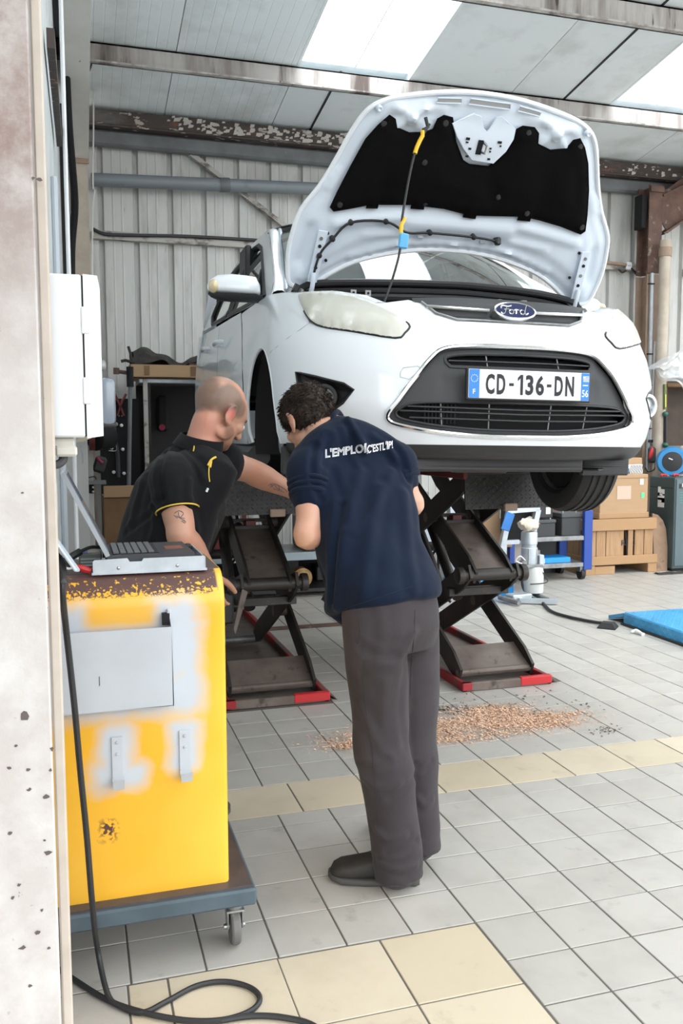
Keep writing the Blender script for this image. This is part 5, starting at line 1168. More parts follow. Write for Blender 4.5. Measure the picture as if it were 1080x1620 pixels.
fm = MB().grid(lambda u, v: pa.lerp(pb_.lerp(pc, v), u) + Vector((0, .05*math.sin(9*u+5*v)+.03*math.sin(17*v+6*u), .02*math.sin(13*u)*v)), 20, 14)
fm.jitter(.02, 9); t = tag(fm.build('plastic_sheet', M['plastic_film'], None), 'crumpled clear plastic sheet hanging at the right edge over the post', 'plastic sheet')
# steel workshop cart with blue end, batteries and parts
ct = thing('workshop_cart', 'grey steel cart with a blue end post under the front wheel', 'cart', (4.45, 7.85, 0))
cx0, cx1, cy0, cy1 = 4.02, 4.86, 7.62, 8.12
for z in (.40, .13): 
    MB().bx(cx0, cx1, cy0, cy1, z, z+.045, bev=.005).build('shelf', M['dull_steel'], ct, smooth=0)
MB().bx(cx1-.02, cx1+.075, cy0-.01, cy0+.04, .10, .70, bev=.005).build('end_post', M['rack_blue'], ct, smooth=0); MB().bx(cx1-.02, cx1+.075, cy1-.04, cy1, .10, .70, bev=.005).build('end_post', M['rack_blue'], ct, smooth=0)
MB().bx(4.42, 4.55, cy1-.03, cy1, .0, .45).build('rear_leg', M['rack_blue'], ct, smooth=0); MB().bx(cx0, cx0+.05, cy0, cy0+.05, .1, .44).build('left_leg', M['rack_blue'], ct, smooth=0)
MB().bx(cx0+.02, cx1, cy1, cy1+.015, .0, .75).build('back_panel', M['dark_plastic'], ct, smooth=0)
for x in (cx0+.05, cx1-.02):
    for y in (cy0+.04, cy1-.06):
        w_ = MB().cyl((x-.02, y, .055), (x+.02, y, .055), .055, n=18).build('castor', M['rubber'], ct); MB().bx(x-.03, x+.03, y-.03, y+.03, .08, .13).build('castor_fork', M['dull_steel'], w_, smooth=0)
def battery(x0, x1, z0, h, label):
    t = thing('car_battery', label, 'battery', ((x0+x1)/2, 7.74, z0))
    MB().bx(x0, x1, 7.66, 7.84, z0, z0+h*.8, bev=.006).build('case', M['grey_plastic'], t, smooth=0); MB().bx(x0-.006, x1+.006, 7.655, 7.845, z0+h*.8, z0+h, bev=.006).build('lid', pbr('batt_lid', (.06, .065, .07), .5), t, smooth=0)
    for x in (x0+.035, x1-.035): MB().cyl((x, 7.71, z0+h), (x, 7.71, z0+h+.018), .011, n=12).build('terminal', M['steel'], t)
battery(4.33, 4.54, .445, .17, 'lower dark car battery in the middle of the cart shelf'); battery(4.61, 4.83, .445, .23, 'taller dark car battery next to the blue end post')
b = cbox('parts_box', 4.36, 4.52, 7.68, 7.80, .633, .80, 'small black box with white label on the battery', 'black_plastic'); MB().bx(4.44, 4.49, 7.676, 7.68, .67, .75).build('label', M['paper'], b, smooth=0); MB().bx(4.40, 4.43, 7.69, 7.72, .80, .83).build('blue_cap', M['blue'], b, smooth=0)
pb2 = thing('paper_stack', 'tilted white clipboard and brown folder on the cart shelf', 'papers', (4.2, 7.72, .445))
mb = MB().box((4.20, 7.74, .56), (.32, .16, .018), rot=(.12, -.42, 0)); mb.build('white_board', M['paper'], pb2, smooth=0); MB().box((4.22, 7.73, .53), (.30, .16, .014), rot=(.12, -.42, 0)).build('folder', M['cardboard'], pb2, smooth=0); MB().bx(4.06, 4.32, 7.66, 7.82, .445, .465).build('folder', M['cardboard'], pb2, smooth=0)
b = cbox('blue_carton', 4.30, 4.72, 7.66, 7.9, .175, .23, 'flat bright blue carton on the lower cart shelf', 'bright_blue'); MB().bx(4.42, 4.425, 7.657, 7.661, .18, .225).build('white_stripe', M['paper'], b, smooth=0)
b = cbox('small_canister', 4.33, 4.40, 7.70, 7.8, .23, .31, 'small dark metal block on the blue carton', 'dull_steel', 'block')
md = MB().prism([(4.06, 7.70, .18), (4.20, 7.70, .18), (4.28, 7.70, .38), (4.22, 7.70, .445-.05), (4.08, 7.70, .40)], (0, .1, 0)); tag(md.build('sheet_metal_guard', pbr('dusty', (.34, .31, .28), .7), None, smooth=0), 'dusty grey metal guard standing on the lower cart shelf', 'metal guard')
mot = thing('brown_motor', 'rusty round starter motor behind the batteries', 'motor', (4.62, 7.95, .445)); MB().cyl((4.5, 7.98, .68), (4.78, 7.98, .60), .085, n=20).build('housing', M['rust_steel'], mot); MB().bx(4.5, 4.78, 7.93, 8.03, .445, .62).build('stand', M['black_plastic'], mot, smooth=0)
# tubular frame (blue grey) in front of the cart
tf = thing('tubular_frame', 'light blue-grey angle frame stand left of the cart', 'frame', (4.12, 7.35, 0))
P = lambda px, py, y=7.3: ony(px, py, y)
for a, b in (((793, 868), (806, 806)), ((803, 808), (852, 804)), ((850, 806), (842, 845))): MB().beam(P(*a), P(*b), .05, .05, up=(0, 1, 0)).build('rail', M['galv'], tf, smooth=0)
MB().beam(P(794, 858), P(820, 857), .04, .04).build('rail', M['galv'], tf, smooth=0)
for px in (797, 840): MB().beam(P(px, 855 if px < 800 else 835), Vector((P(px, 860).x, 7.3, 0)), .04, .04, up=(0, 1, 0)).build('leg', M['galv'], tf, smooth=0)
MB().box(P(803, 825, 7.27), (.09, .01, .17), rot=(0, .35, 0), bev=.003).build('blue_label', M['blue'], tf, smooth=0)
MB().bx(P(812, 0).x, P(848, 0).x, 7.40, 7.42, .45, .78).build('black_cover', M['matt_black'], tf, smooth=0)
# pneumatic greaser / jack with grey cylinder
jx = 3.80; jy = 6.85
jk = thing('pneumatic_jack', 'grey cylinder air jack on a tube base, beige cloth on top', 'jack', (jx, jy, 0))
MB().lathe((jx, jy, .32), (0, 0, 1), [(.068, 0), (.070, .02), (.070, .14), (.066, .145), (.066, .17), (.072, .175), (.072, .27), (.066, .285), (.02, .29)], n=28).build('cylinder', M['galv'], jk)
MB().lathe((jx+.04, jy-.02, .055), (0, 0, 1), [(.05, 0), (.082, .01), (.085, .03), (.085, .19), (.075, .235), (.03, .26), (.02, .28)], n=28).build('tank', pbr('tank_grey', (.62, .64, .62), .4, dirt=[((.4, .4, .38), 7, .6, .75)]), jk)
for dx, dy in ((-.035, -.06), (.05, -.05), (.075, .0)): MB().cyl((jx+dx, jy+dy, .29), (jx+dx, jy+dy, .46), .007, n=8).build('tie_rod', M['steel'], jk)
MB().box((jx, jy, .305), (.19, .17, .03), bev=.005).build('manifold', M['dull_steel'], jk); MB().box((jx+.09, jy-.03, .35), (.05, .08, .1), bev=.006).build('valve_block', M['galv'], jk); MB().box((jx-.07, jy-.03, .33), (.06, .06, .05), bev=.01).build('valve_block', M['dull_steel'], jk)
for pts in (((-.07, -.06, .36), (-.13, -.08, .40), (-.16, -.06, .36), (-.10, -.06, .33)), ((-.07, -.06, .30), (-.12, -.07, .24), (-.09, -.05, .33))): MB().tube([Vector(q)+Vector((jx, jy, 0)) for q in pts], .006, n=6, smooth=5).build('air_line', M['paper'], jk)
MB().tube([Vector(q)+Vector((jx, jy, 0)) for q in ((.03, -.07, .32), (.12, -.10, .20), (.10, -.12, .16), (-.05, -.12, .155))], .005, n=6, smooth=6).build('air_line', M['cable_black'], jk)
MB().beam((jx-.18, jy-.17, .03), (jx+.10, jy-.32, .03), .04, .04).build('base_tube', M['galv'], jk, smooth=0); 
for a, b in (((845, 940), (866, 949)), ((790, 945), (821, 954))): MB().cyl(onz(*a, .04), onz(*b, .03), .022, n=14).build('base_tube', M['dull_steel'], jk)
MB().beam(onz(805, 945, .05), onz(835, 942, .05), .12, .05, bev=.008).build('base_block', M['galv'], jk, smooth=0)
clo = MB().ell((jx-.015, jy, .665), (.095, .085, .055), nu=24, nv=14); clo.jitter(.035, 16, 3); clo.v = [(x, y, max(z, .612)) for x, y, z in clo.v]
tag(clo.build('beige_cloth', pbr('rag', (.68, .60, .48), .9, bump=(.5, 50)), None), 'crumpled beige cloth on top of the grey jack cylinder', 'cloth')
cbp = [Vector((jx+.02, jy-.08, .30)), onz(828, 900, .12), onz(826, 925, .05), onz(838, 945, .025), onz(856, 952, .015), onz(872, 967, .015), onz(900, 976, .015), onz(940, 984, .015), onz(960, 986, .02)]
cbl = thing('air_hose', 'thick black hose running from the jack to the rubber pad', 'hose', onz(880, 970)); MB().tube(cbp, .0125, n=8, smooth=6).build('hose', M['cable_black'], cbl); MB().tube(spline(cbp, 8)[24:28], .019, n=8).build('green_tie', pbr('tie_green', (.01, .2, .12), .5), cbl)
p = onz(961, 993); pd = MB().lathe(p, (0, 0, 1), [(.095, 0), (.092, .010), (.058, .042), (.001, .043)], n=4); tag(pd.build('rubber_wedge', M['rubber'], None, smooth=0), 'small black rubber block at the end of the black hose', 'block')
# blue wheel ramp
rp_ = thing('blue_ramp', 'bright blue chequer plate ramp lying on the floor at the right edge', 'ramp', (4.4, 5.4, 0))
A_, B_ = onz(986, 988, 0), onz(1085, 1023, 0); A2 = onz(1045, 965, .10); 
dirx = (B_-A_).normalized(); Wd = 0.52; nrm = Vector((-dirx.y, dirx.x, 0))
if nrm.x < 0: nrm = -nrm
Z0_ = .095
q0, q1 = A_, A_+dirx*1.7
prf = [(0, 0), (0, Z0_-.01), (.01, Z0_), (Wd-.01, Z0_), (Wd, Z0_-.01), (Wd, 0)]
MB().prism([q0+nrm*a+Vector((0, 0, b)) for a, b in prf], dirx*1.7).build('ramp_body', M['ramp_blue'], rp_, smooth=0)
dp = MB()
for i in range(40):
    for j in range(14):
        a = 1 if (i+j) % 2 else -1; c = q0+dirx*(.03+i*.042)+nrm*(.03+j*.036)+Vector((0, 0, Z0_)); u = (dirx*math.cos(a*.8)+nrm*math.sin(a*.8))*.015; v = (nrm*math.cos(a*.8)-dirx*math.sin(a*.8))*.004
        dp.add([c-u, c+v, c+u, c-v, c+Vector((0, 0, .004))], [(0, 1, 4), (1, 2, 4), (2, 3, 4), (3, 0, 4)])
    for j in range(3):
        a = 1 if (i+j) % 2 else -1; c = q0+dirx*(.03+i*.042)+Vector((0, 0, .02+j*.028)); u = (dirx*math.cos(a*.8)+Vector((0, 0, 1))*math.sin(a*.8))*.012; v = (Vector((0, 0, 1))*math.cos(a*.8)-dirx*math.sin(a*.8))*.0035
        dp.add([c-u, c+v, c+u, c-v, c-nrm*.004], [(0, 1, 4), (1, 2, 4), (2, 3, 4), (3, 0, 4)])
tag(dp.build('chequer_pattern', M['ramp_blue'], rp_, smooth=0), kind='stuff')
e0 = q0-dirx*.005
MB().prism([e0+Vector((0, 0, .058)), e0+Vector((0, 0, .088)), e0+nrm*Wd+Vector((0, 0, .088)), e0+nrm*Wd+Vector((0, 0, .058))], -dirx*.20+Vector((0, 0, -.056))).build('toe_flap', M['ramp_blue'], rp_, smooth=0)
MB().beam(q0-nrm*.012+Vector((0, 0, .008)), q1-nrm*.012+Vector((0, 0, .008)), .03, .012).build('rubber_foot', M['rubber'], rp_, smooth=0)
wb_ = MB().tube([onz(998, 1000, .012), onz(1006, 998, .022), onz(1017, 1004, .012)], [.008, .016, .008], n=8, smooth=4); tag(wb_.build('white_grip', M['paper'], None), 'small white plastic piece beside the blue ramp', 'plastic piece')

# ================================================================== LONG WORKBENCH BEHIND THE LIFT
wbn = thing('steel_workbench', 'long low workbench with a pale blue-grey edge behind the scissor lift', 'workbench', (2.2, 8.0, 0))
MB().bx(.95, 3.32, 7.50, 7.53, .345, .415, bev=.004).build('front_rail', pbr('bench_edge', (.34, .42, .45), .45, dirt=[((.5, .52, .52), 12, .66, .72), ((.2, .22, .22), 9, .68, .75)]), wbn, smooth=0)
MB().bx(.95, 3.32, 7.53, 8.18, .385, .41).build('bench_top', M['dull_steel'], wbn, smooth=0)
MB().bx(.97, 3.30, 8.14, 8.18, .0, .385).build('back_board', M['matt_black'], wbn, smooth=0); MB().bx(.97, 3.30, 7.56, 8.14, .045, .075).build('bottom_shelf', M['black_plastic'], wbn, smooth=0)
for x in (.99, 3.27): MB().bx(x-.03, x+.03, 7.54, 7.60, 0, .385).build('leg', M['grey_steel'], wbn, smooth=0)
setm('taupe_steel', (.185, .16, .15), .5, col2=(.23, .20, .19), scale=4)
def bpart(x0, x1, y0, y1, z0, z1, mt, name, label, cat):
    t = thing(name, label, cat, ((x0+x1)/2, (y0+y1)/2, z0)); MB().bx(x0, x1, y0, y1, z0, z1, bev=.012).build('body', M[mt], t, smooth=0); return t
t = bpart(1.95, 2.78, 7.60, 8.1, .413, .72, 'taupe_steel', 'machine_housing', 'large taupe machine housing on the workbench behind the standing man', 'machine'); MB().cyl((2.1, 7.595, .69), (2.6, 7.595, .69), .03, n=14).build('roller_edge', M['taupe_steel'], t)
t = bpart(1.05, 1.42, 7.60, 8.0, .413, .80, 'dark_red', 'red_machine', 'dark red machine on the workbench seen left of the lift arms', 'machine'); MB().bx(1.1, 1.37, 7.585, 7.60, .60, .76).build('panel', M['taupe_steel'], t, smooth=0)
t = bpart(2.86, 3.28, 7.62, 8.2, .413, .66, 'taupe_steel', 'gearbox_crate', 'grey-brown metal bin on the right end of the workbench', 'bin'); MB().bx(2.84, 3.30, 7.60, 7.62, .64, .67).build('rim', M['galv'], t, smooth=0); MB().bx(3.06, 3.26, 7.605, 7.62, .43, .60).build('paper_label', M['socket_grey'], t, smooth=0)
t = bpart(2.86, 3.20, 7.70, 8.2, .69, .92, 'dull_steel', 'engine_block', 'grey cast engine part stacked on the metal bin', 'engine part'); mb = MB()
for k in range(3): mb.cyl((2.93+k*.1, 7.80, .92), (2.93+k*.1, 7.80, .97), .035, n=14)
mb.build('bores', M['rust_steel'], t)
t = thing('blue_grey_upright', 'pale blue-grey upright post at the end of the workbench', 'post', (3.42, 7.7, 0)); MB().bx(3.38, 3.47, 7.62, 7.70, 0, 1.02, bev=.005).build('shaft', M['galv'], t, smooth=0)
b = cbox('open_carton', 3.62, 3.98, 7.50, 7.95, .38, .80, 'brown cardboard carton below the approach flap, right of the lift arms'); b2 = MB(); b2.prism([(3.62, 7.49, .80), (3.98, 7.49, .80), (4.02, 7.42, .86), (3.60, 7.42, .88)], (0, .005, 0)); b2.build('flap', M['cardboard'], b, smooth=0); MB().bx(3.84, 3.93, 7.494, 7.50, .66, .74).build('label', M['paper'], b, smooth=0)
t = thing('carton_stand', 'dark low stand under the brown carton', 'stand', (3.8, 7.75, 0)); MB().bx(3.56, 3.86, 7.52, 8.0, .14, .38, bev=.01).build('body', M['black_plastic'], t, smooth=0); MB().bx(3.58, 3.84, 7.55, 7.97, 0, .14).build('plinth', M['matt_black'], t, smooth=0)
bc_ = thing('blue_crate', 'bright blue plastic crate on the floor behind the lift cross bar', 'crate', (3.5, 7.25, 0)); x0, x1, y0, y1 = 3.22, 3.76, 7.05, 7.40
for q in ((x0, x1, y0, y0+.012), (x0, x1, y1-.012, y1), (x0, x0+.012, y0, y1), (x1-.012, x1, y0, y1)): MB().bx(*q, .0, .14, bev=.003).build('wall', M['bright_blue'], bc_, smooth=0)
MB().bx(x0, x1, y0, y1, 0, .01).build('bottom', M['bright_blue'], bc_, smooth=0); MB().bx(x0-.008, x1+.008, y0-.008, y0+.012, .13, .15).build('rim', pbr('blue_lt', (.06, .45, .85), .4), bc_, smooth=0)
yr = thing('wire_roll', 'amber coil of wire on the bottom shelf of the workbench', 'wire coil', (1.93, 7.75, .075)); MB().pipe((1.93, 7.62, .165), (0, 1, 0), .035, .09, .12, n=24).build('coil', pbr('amber', (.30, .14, .035), .4, col2=(.5, .35, .15), scale=20), yr)
pt_ = bpart(1.70, 1.90, 7.58, 7.75, .075, .15, 'paper', 'white_carton', 'small white carton beside the amber wire coil', 'carton')
for i in range(6):
    x = 1.15+i*.33; t = bpart(x, x+.16+.05*(i % 2), 7.92, 8.12, .076, .22+.06*(i % 3), ('black_plastic', 'cardboard_dark', 'grey_plastic')[i % 3], 'stored_part', ('leftmost','second from the left','third from the left','fourth from the left','fifth from the left','rightmost')[i]+' of the storage boxes at the back under the workbench', 'box'); t['group'] = 'dark boxes under the workbench'

# ================================================================== BACK LEFT
tr_ = thing('cardboard_tray', 'long shallow cardboard tray on the dark rack at the back left', 'tray', (.85, 8.3, 2.0)); x0, x1, y0, y1, z0, z1 = .475, 1.30, 8.18, 8.75, 1.985, 2.105
for q in ((x0, x1, y0, y0+.008), (x0, x1, y1-.008, y1), (x0, x0+.008, y0, y1), (x1-.008, x1, y0, y1)): MB().bx(*q, z0, z1).build('side', M['cardboard'], tr_, smooth=0)
MB().bx(x0, x1, y0, y1, z0, z0+.008).build('bottom', M['cardboard'], tr_, smooth=0)
for x in (.60, 1.02): MB().bx(x, x+.05, y0-.003, y0, z0+.02, z1-.01).build('tape', M['cardboard_dark'], tr_, smooth=0)
dr = MB(); dr.grid(lambda u, v: Vector((x0+.02+u*.80, 8.22+.45*v, 2.03+.24*math.sin(PI*min(1, v*1.3+.12))**.6*(.8+.25*math.sin(7*u+1)*math.sin(3*u)))), 30, 14); dr.jitter(.05, 7, 2)
rgo = thing('black_rags', 'heap of black rubber mats and rags in the cardboard tray', 'rags', (.85, 8.4, 2.0)); dr.build('heap', M['dark_cloth'], rgo, smooth=0, fixn=False)
MB().tube([(.50, 8.25, 2.10), (.49, 8.25, 2.20), (.47, 8.25, 2.27)], .012, n=6).build('strap_end', M['dark_cloth'], rgo); MB().tube([(.52, 8.22, 2.12), (.44, 8.2, 2.14), (.40, 8.2, 2.13)], .014, n=6).build('strap_end', M['dark_cloth'], rgo)
mb = MB(); mb.grid(lambda u, v: Vector((1.02+.26*u, 8.19+.2*v, 2.10+.12*math.sin(PI*v)*(.6+.4*u))), 8, 5); mb.jitter(.02, 12); mb.build('brown_rag', pbr('brown_rag', (.09, .055, .045), .9), rgo, smooth=0)
rk = thing('steel_rack', 'tall dark steel rack carrying the cardboard tray', 'rack', (.95, 8.45, 0))
MB().bx(.56, 1.60, 8.25, 8.29, 1.945, 1.98, bev=.003).build('top_rail', M['galv'], rk, smooth=0); MB().bx(.56, 1.60, 8.26, 8.76, 1.94, 1.985).build('top_shelf', M['grey_steel'], rk, smooth=0)
MB().bx(.592, .632, 8.22, 8.26, 0, 1.98, bev=.003).build('post', M['girt'], rk, smooth=0); MB().bx(1.55, 1.6, 8.22, 8.26, 0, 1.98).build('post', M['girt'], rk, smooth=0)
setm('deep_grey', (.022, .021, .020), .7)
MB().bx(.56, 1.62, 8.72, 8.76, 0, 1.95).build('back_panel', M['deep_grey'], rk, smooth=0); MB().bx(.632, .66, 8.26, 8.72, 0, 1.94).build('side_panel', M['deep_grey'], rk, smooth=0)
t = thing('hanging_gun', 'dark tool with a small red light hanging in the dark rack', 'tool', (.80, 8.65, 1.5)); MB().bx(.74, .86, 8.60, 8.70, 1.5, 1.85, bev=.03).build('body', M['matt_black'], t); MB().lathe((.79, 8.60, 1.54), (0, -1, 0), [(.03, 0), (.03, .01), (.001, .012)], n=12).build('red_light', pbr('dim_red', (.25, .0, .03), .5), t)
# perforated tool board with round pegs
tbd = thing('tool_board', 'black perforated tool board with round white pegs on the back wall', 'tool board', (.36, 8.3, 1.05)); MB().bx(.20, .56, 8.30, 8.33, .0, 1.80, bev=.004).build('board', M['matt_black'], tbd, smooth=0)
for px, py in ((175, 671), (192, 673), (177, 709), (194, 711), (180, 747), (196, 749)):
    p = ony(px, py, 8.29); MB().lathe(p+Vector((0, .01, 0)), (0, -1, 0), [(.016, 0), (.016, .012), (.010, .02), (.001, .022)], n=14).build('peg', M['white_paint'], tbd)
for px, py in ((188, 649), (193, 649), (188, 658), (193, 658), (170, 660)): p = ony(px, py, 8.297); MB().lathe(p, (0, -1, 0), [(.008, 0), (.006, .008), (.001, .009)], n=8).build('small_peg', M['dull_steel'], tbd)
t = thing('red_cutters', 'red handled bolt cutters hanging on the black tool board', 'tool', ony(190, 640, 8.27)); a = ony(190, 630, 8.27)
for sg in (-1, 1): MB().tube([a+Vector((sg*.05, 0, .04)), a+Vector((sg*.01, 0, -.05)), a+Vector((-sg*.03, 0, -.16))], .012, n=6, smooth=3).build('handle', M['dark_red'], t)
t = thing('grey_hose', 'grey curved hose hanging across the black tool board', 'hose', ony(183, 700, 8.24)); MB().tube([ony(180, 640, 8.279), ony(181, 690, 8.279), ony(186, 720, 8.279), ony(187, 755, 8.279)], .02, n=8, smooth=5).build('hose', M['grey_plastic'], t)
t = thing('wire_loop', 'thin silver wire loop hanging on the black tool board', 'wire', ony(180, 700, 8.22)); MB().tube([ony(173, 697, 8.23), ony(179, 697, 8.23), ony(184, 706, 8.23), ony(183, 713, 8.23), ony(172, 713, 8.23)], .004, n=5, smooth=4).build('wire', M['steel'], t); MB().cyl(ony(172, 703, 8.23), ony(172, 709, 8.23), .008, n=8).build('white_tip', M['paper'], t)
t = thing('grey_pole', 'slim grey pole with black grip standing left of the dark rack', 'pole', (.47, 8.2, 0)); a = ony(206, 612, 8.18); MB().tube([(a.x-.06, 8.18, 0), (a.x-.035, 8.18, 1.0), a], .019, n=10).build('tube', M['grey_steel'], t); MB().cyl(a, a+Vector((0, 0, .18)), .032, n=12).build('grip', M['matt_black'], t)
p = ony(190, 585, 8.15); t = thing('wall_clamp', 'rusty pipe clamp sticking out left of the cardboard tray', 'clamp', p); MB().tube([ony(182, 587, 8.2), ony(202, 590, 8.2)], .018, n=8).build('bar', M['rust_steel'], t); MB().cyl(ony(184, 582, 8.2), ony(184, 592, 8.2), .028, n=10).build('jaw', M['rust_steel'], t)
# upright post with shelf bracket, red lamp, box below
t = thing('white_post', 'chipped white upright post behind the laptop screen', 'post', (.06, 7.6, 0)); mb = MB(); xa, xb = ony(130, 800, 7.6).x, ony(149, 800, 7.6).x; MB().bx(xa, xb, 7.58, 7.70, 0, 1.52, bev=.004).build('shaft', pbr('chip_white', (.44, .43, .41), .6, dirt=[((.12, .11, .10), 26, .68, .72)]), t, smooth=0)
MB().bx(xa-.07, xb+.10, 7.50, 7.66, 1.055, 1.085, bev=.003).build('bracket_shelf', M['grey_steel'], t, smooth=0); MB().bx(xa, xb, 7.56, 7.58, .98, 1.055).build('bracket_plate', M['matt_black'], t, smooth=0)
for dx in (.02, .09):
    for z in (.995, 1.03): MB().lathe((xa+dx, 7.56, z), (0, -1, 0), [(.010, 0), (.008, .008), (.001, .009)], n=8).build('bolt', M['steel'], t)
t = thing('stored_wires', 'tangle of small dark wires on the bracket shelf', 'wires', (xa+.05, 7.58, 1.085)); MB().tube([(xa, 7.56, 1.09), (xa+.05, 7.55, 1.115), (xa+.02, 7.57, 1.10), (xa+.10, 7.56, 1.12), (xa+.12, 7.56, 1.095)], .005, n=5, smooth=5).build('wire', M['cable_black'], t)
t = thing('red_black_drum', 'red and black drum lamp behind the white switch box', 'drum', ony(155, 695, 7.4)); a, b = ony(141, 693, 7.4), ony(150, 693, 7.4); c = ony(172, 690, 7.5); MB().cyl(a, b, .10, n=24).build('red_end', M['dark_red'], t); MB().cyl(b, c, .105, n=24).build('body', M['matt_black'], t); 
t = thing('beige_visor', 'beige curved plate under the white switch box', 'plate', ony(135, 690, 6.0)); MB().prism([ony(118, 700, 6.0), ony(130, 699, 6.0), ony(145, 693, 6.0), ony(147, 687, 6.0), ony(130, 688, 6.0)], (0, .02, 0)).build('plate', pbr('cream', (.62, .55, .40), .6), t, smooth=0)
b = cbox('brown_carton', .20, .58, 7.75, 8.10, .0, .93, 'tall brown cardboard carton behind the man in the black polo', 'cardboard_dark'); MB().bx(.205, .58, 7.74, 7.755, .93, 1.03, bev=.004).build('top_flap', M['cardboard'], b, smooth=0); MB().bx(.20, .58, 7.75, 8.10, .92, .94).build('lid', M['cardboard_dark'], b, smooth=0)
t = thing('tool_cluster', 'dark air tool with magenta trigger hanging beside the white post', 'tool', ony(158, 735, 7.7)); p = ony(158, 735, 7.7); MB().box(p, (.10, .06, .14), rot=(0, .3, 0), bev=.02).build('body', M['dark_plastic'], t); MB().tube([ony(153, 723, 7.65), ony(159, 730, 7.65), ony(163, 732, 7.65)], .012, n=6, smooth=3).build('trigger', pbr('magenta', (.35, .02, .09), .5), t)
a = ony(112, 800, 6.2); chn = thing('wall_channel', 'grey white wall channel beside the front pillar, left of the white post', 'channel', (a.x, 6.2, 0)); MB().bx(a.x-.06, a.x+.12, 6.15, 6.3, 0, 1.46, bev=.006).build('channel_body', pbr('chan', (.46, .46, .44), .55, dirt=[((.2, .19, .17), 8, .6, .72)], stretch=(3, 3, .6)), chn, smooth=0)
p = ony(99, 783, 6.12); cb_ = MB().box(p, (.055, .05, .11), bev=.004).build('clip_block', M['beige_plastic'], chn)
for dz in (-.025, .025): MB().pipe(p+Vector((0, -.025, dz)), (0, -1, 0), .009, .018, .010, n=14).build('clip_ring', M['socket_grey'], cb_)
MB().bx(p.x-.06, a.x-.05, 6.16, 6.2, 0, 1.35, bev=.004).build('side_strip', M['white_paint'], chn, smooth=0)
# loose sawdust on the floor
setm('sawdust', (.80, .56, .41), .9, vary=(.78, .54, .39), col2=(.70, .46, .31), scale=6)
setm('sawdust_dark', (.12, .09, .07), .9)
sd = MB(); rr = random.Random(5)
def flake(x, y, s_, z=.001):
    a = rr.uniform(0, 6.28); c, s2 = math.cos(a)*s_, math.sin(a)*s_; k = rr.uniform(.35, .7); t_ = rr.uniform(-.3, .3)*s_
    sd.add([(x-c, y-s2, z), (x+s2*k, y-c*k, z+s_*.5), (x+c, y+s2, z+t_+s_*.3), (x-s2*k, y+c*k, z+.0005)], [(0, 1, 2, 3)])
cen = [(1.30, 3.86, .22, .12, 1700), (1.62, 3.92, .30, .15, 3000), (1.95, 3.95, .22, .16, 5200), (2.22, 3.86, .22, .11, 3400), (2.06, 4.06, .14, .08, 1600), (1.72, 3.74, .25, .06, 900), (1.48, 4.05, .16, .06, 500), (1.18, 3.80, .10, .05, 350)]
for cx, cy, sx_, sy_, n in cen:
    for k in range(n):
        x, y = rr.gauss(cx, sx_*.55), rr.gauss(cy, sy_*.55)
        if pnoise(Vector((x*5, y*9, 1.3)))*.9 + .25 + rr.uniform(-.35, .35) < 0: continue
        flake(x, y, rr.uniform(.003, .0085), rr.uniform(.0012, .009)*(.4+.6*max(0, pnoise(Vector((x*4, y*7, 4))))))
for cx, cy, sx_, sy_, n in cen:
    for k in range(int(n*1.3)):
        x, y = rr.gauss(cx, sx_*.7), rr.gauss(cy, sy_*.7)
        if pnoise(Vector((x*4, y*8, 3.3)))*.8 + .35 + rr.uniform(-.4, .4) > 0: flake(x, y, rr.uniform(.0015, .004), .0012)
o = sd.build('sawdust', M['sawdust'], None, smooth=0, fixn=False); tag(o, 'scattered orange sawdust spread over the tiles behind the standing man', 'sawdust', kind='stuff')
sd = MB()
for k in range(260): flake(rr.gauss(1.78, .12), rr.gauss(4.16, .05), rr.uniform(.003, .010))
for k in range(60): flake(rr.gauss(2.45, .05), rr.gauss(3.62, .03), rr.uniform(.004, .009))
for k in range(70): flake(rr.uniform(1.9, 2.7), rr.uniform(3.9, 4.4), rr.uniform(.003, .012))
o = sd.build('floor_grit', M['sawdust_dark'], None, smooth=0, fixn=False); tag(o, 'dark grit and crumbs scattered around the sawdust', 'grit', kind='stuff')
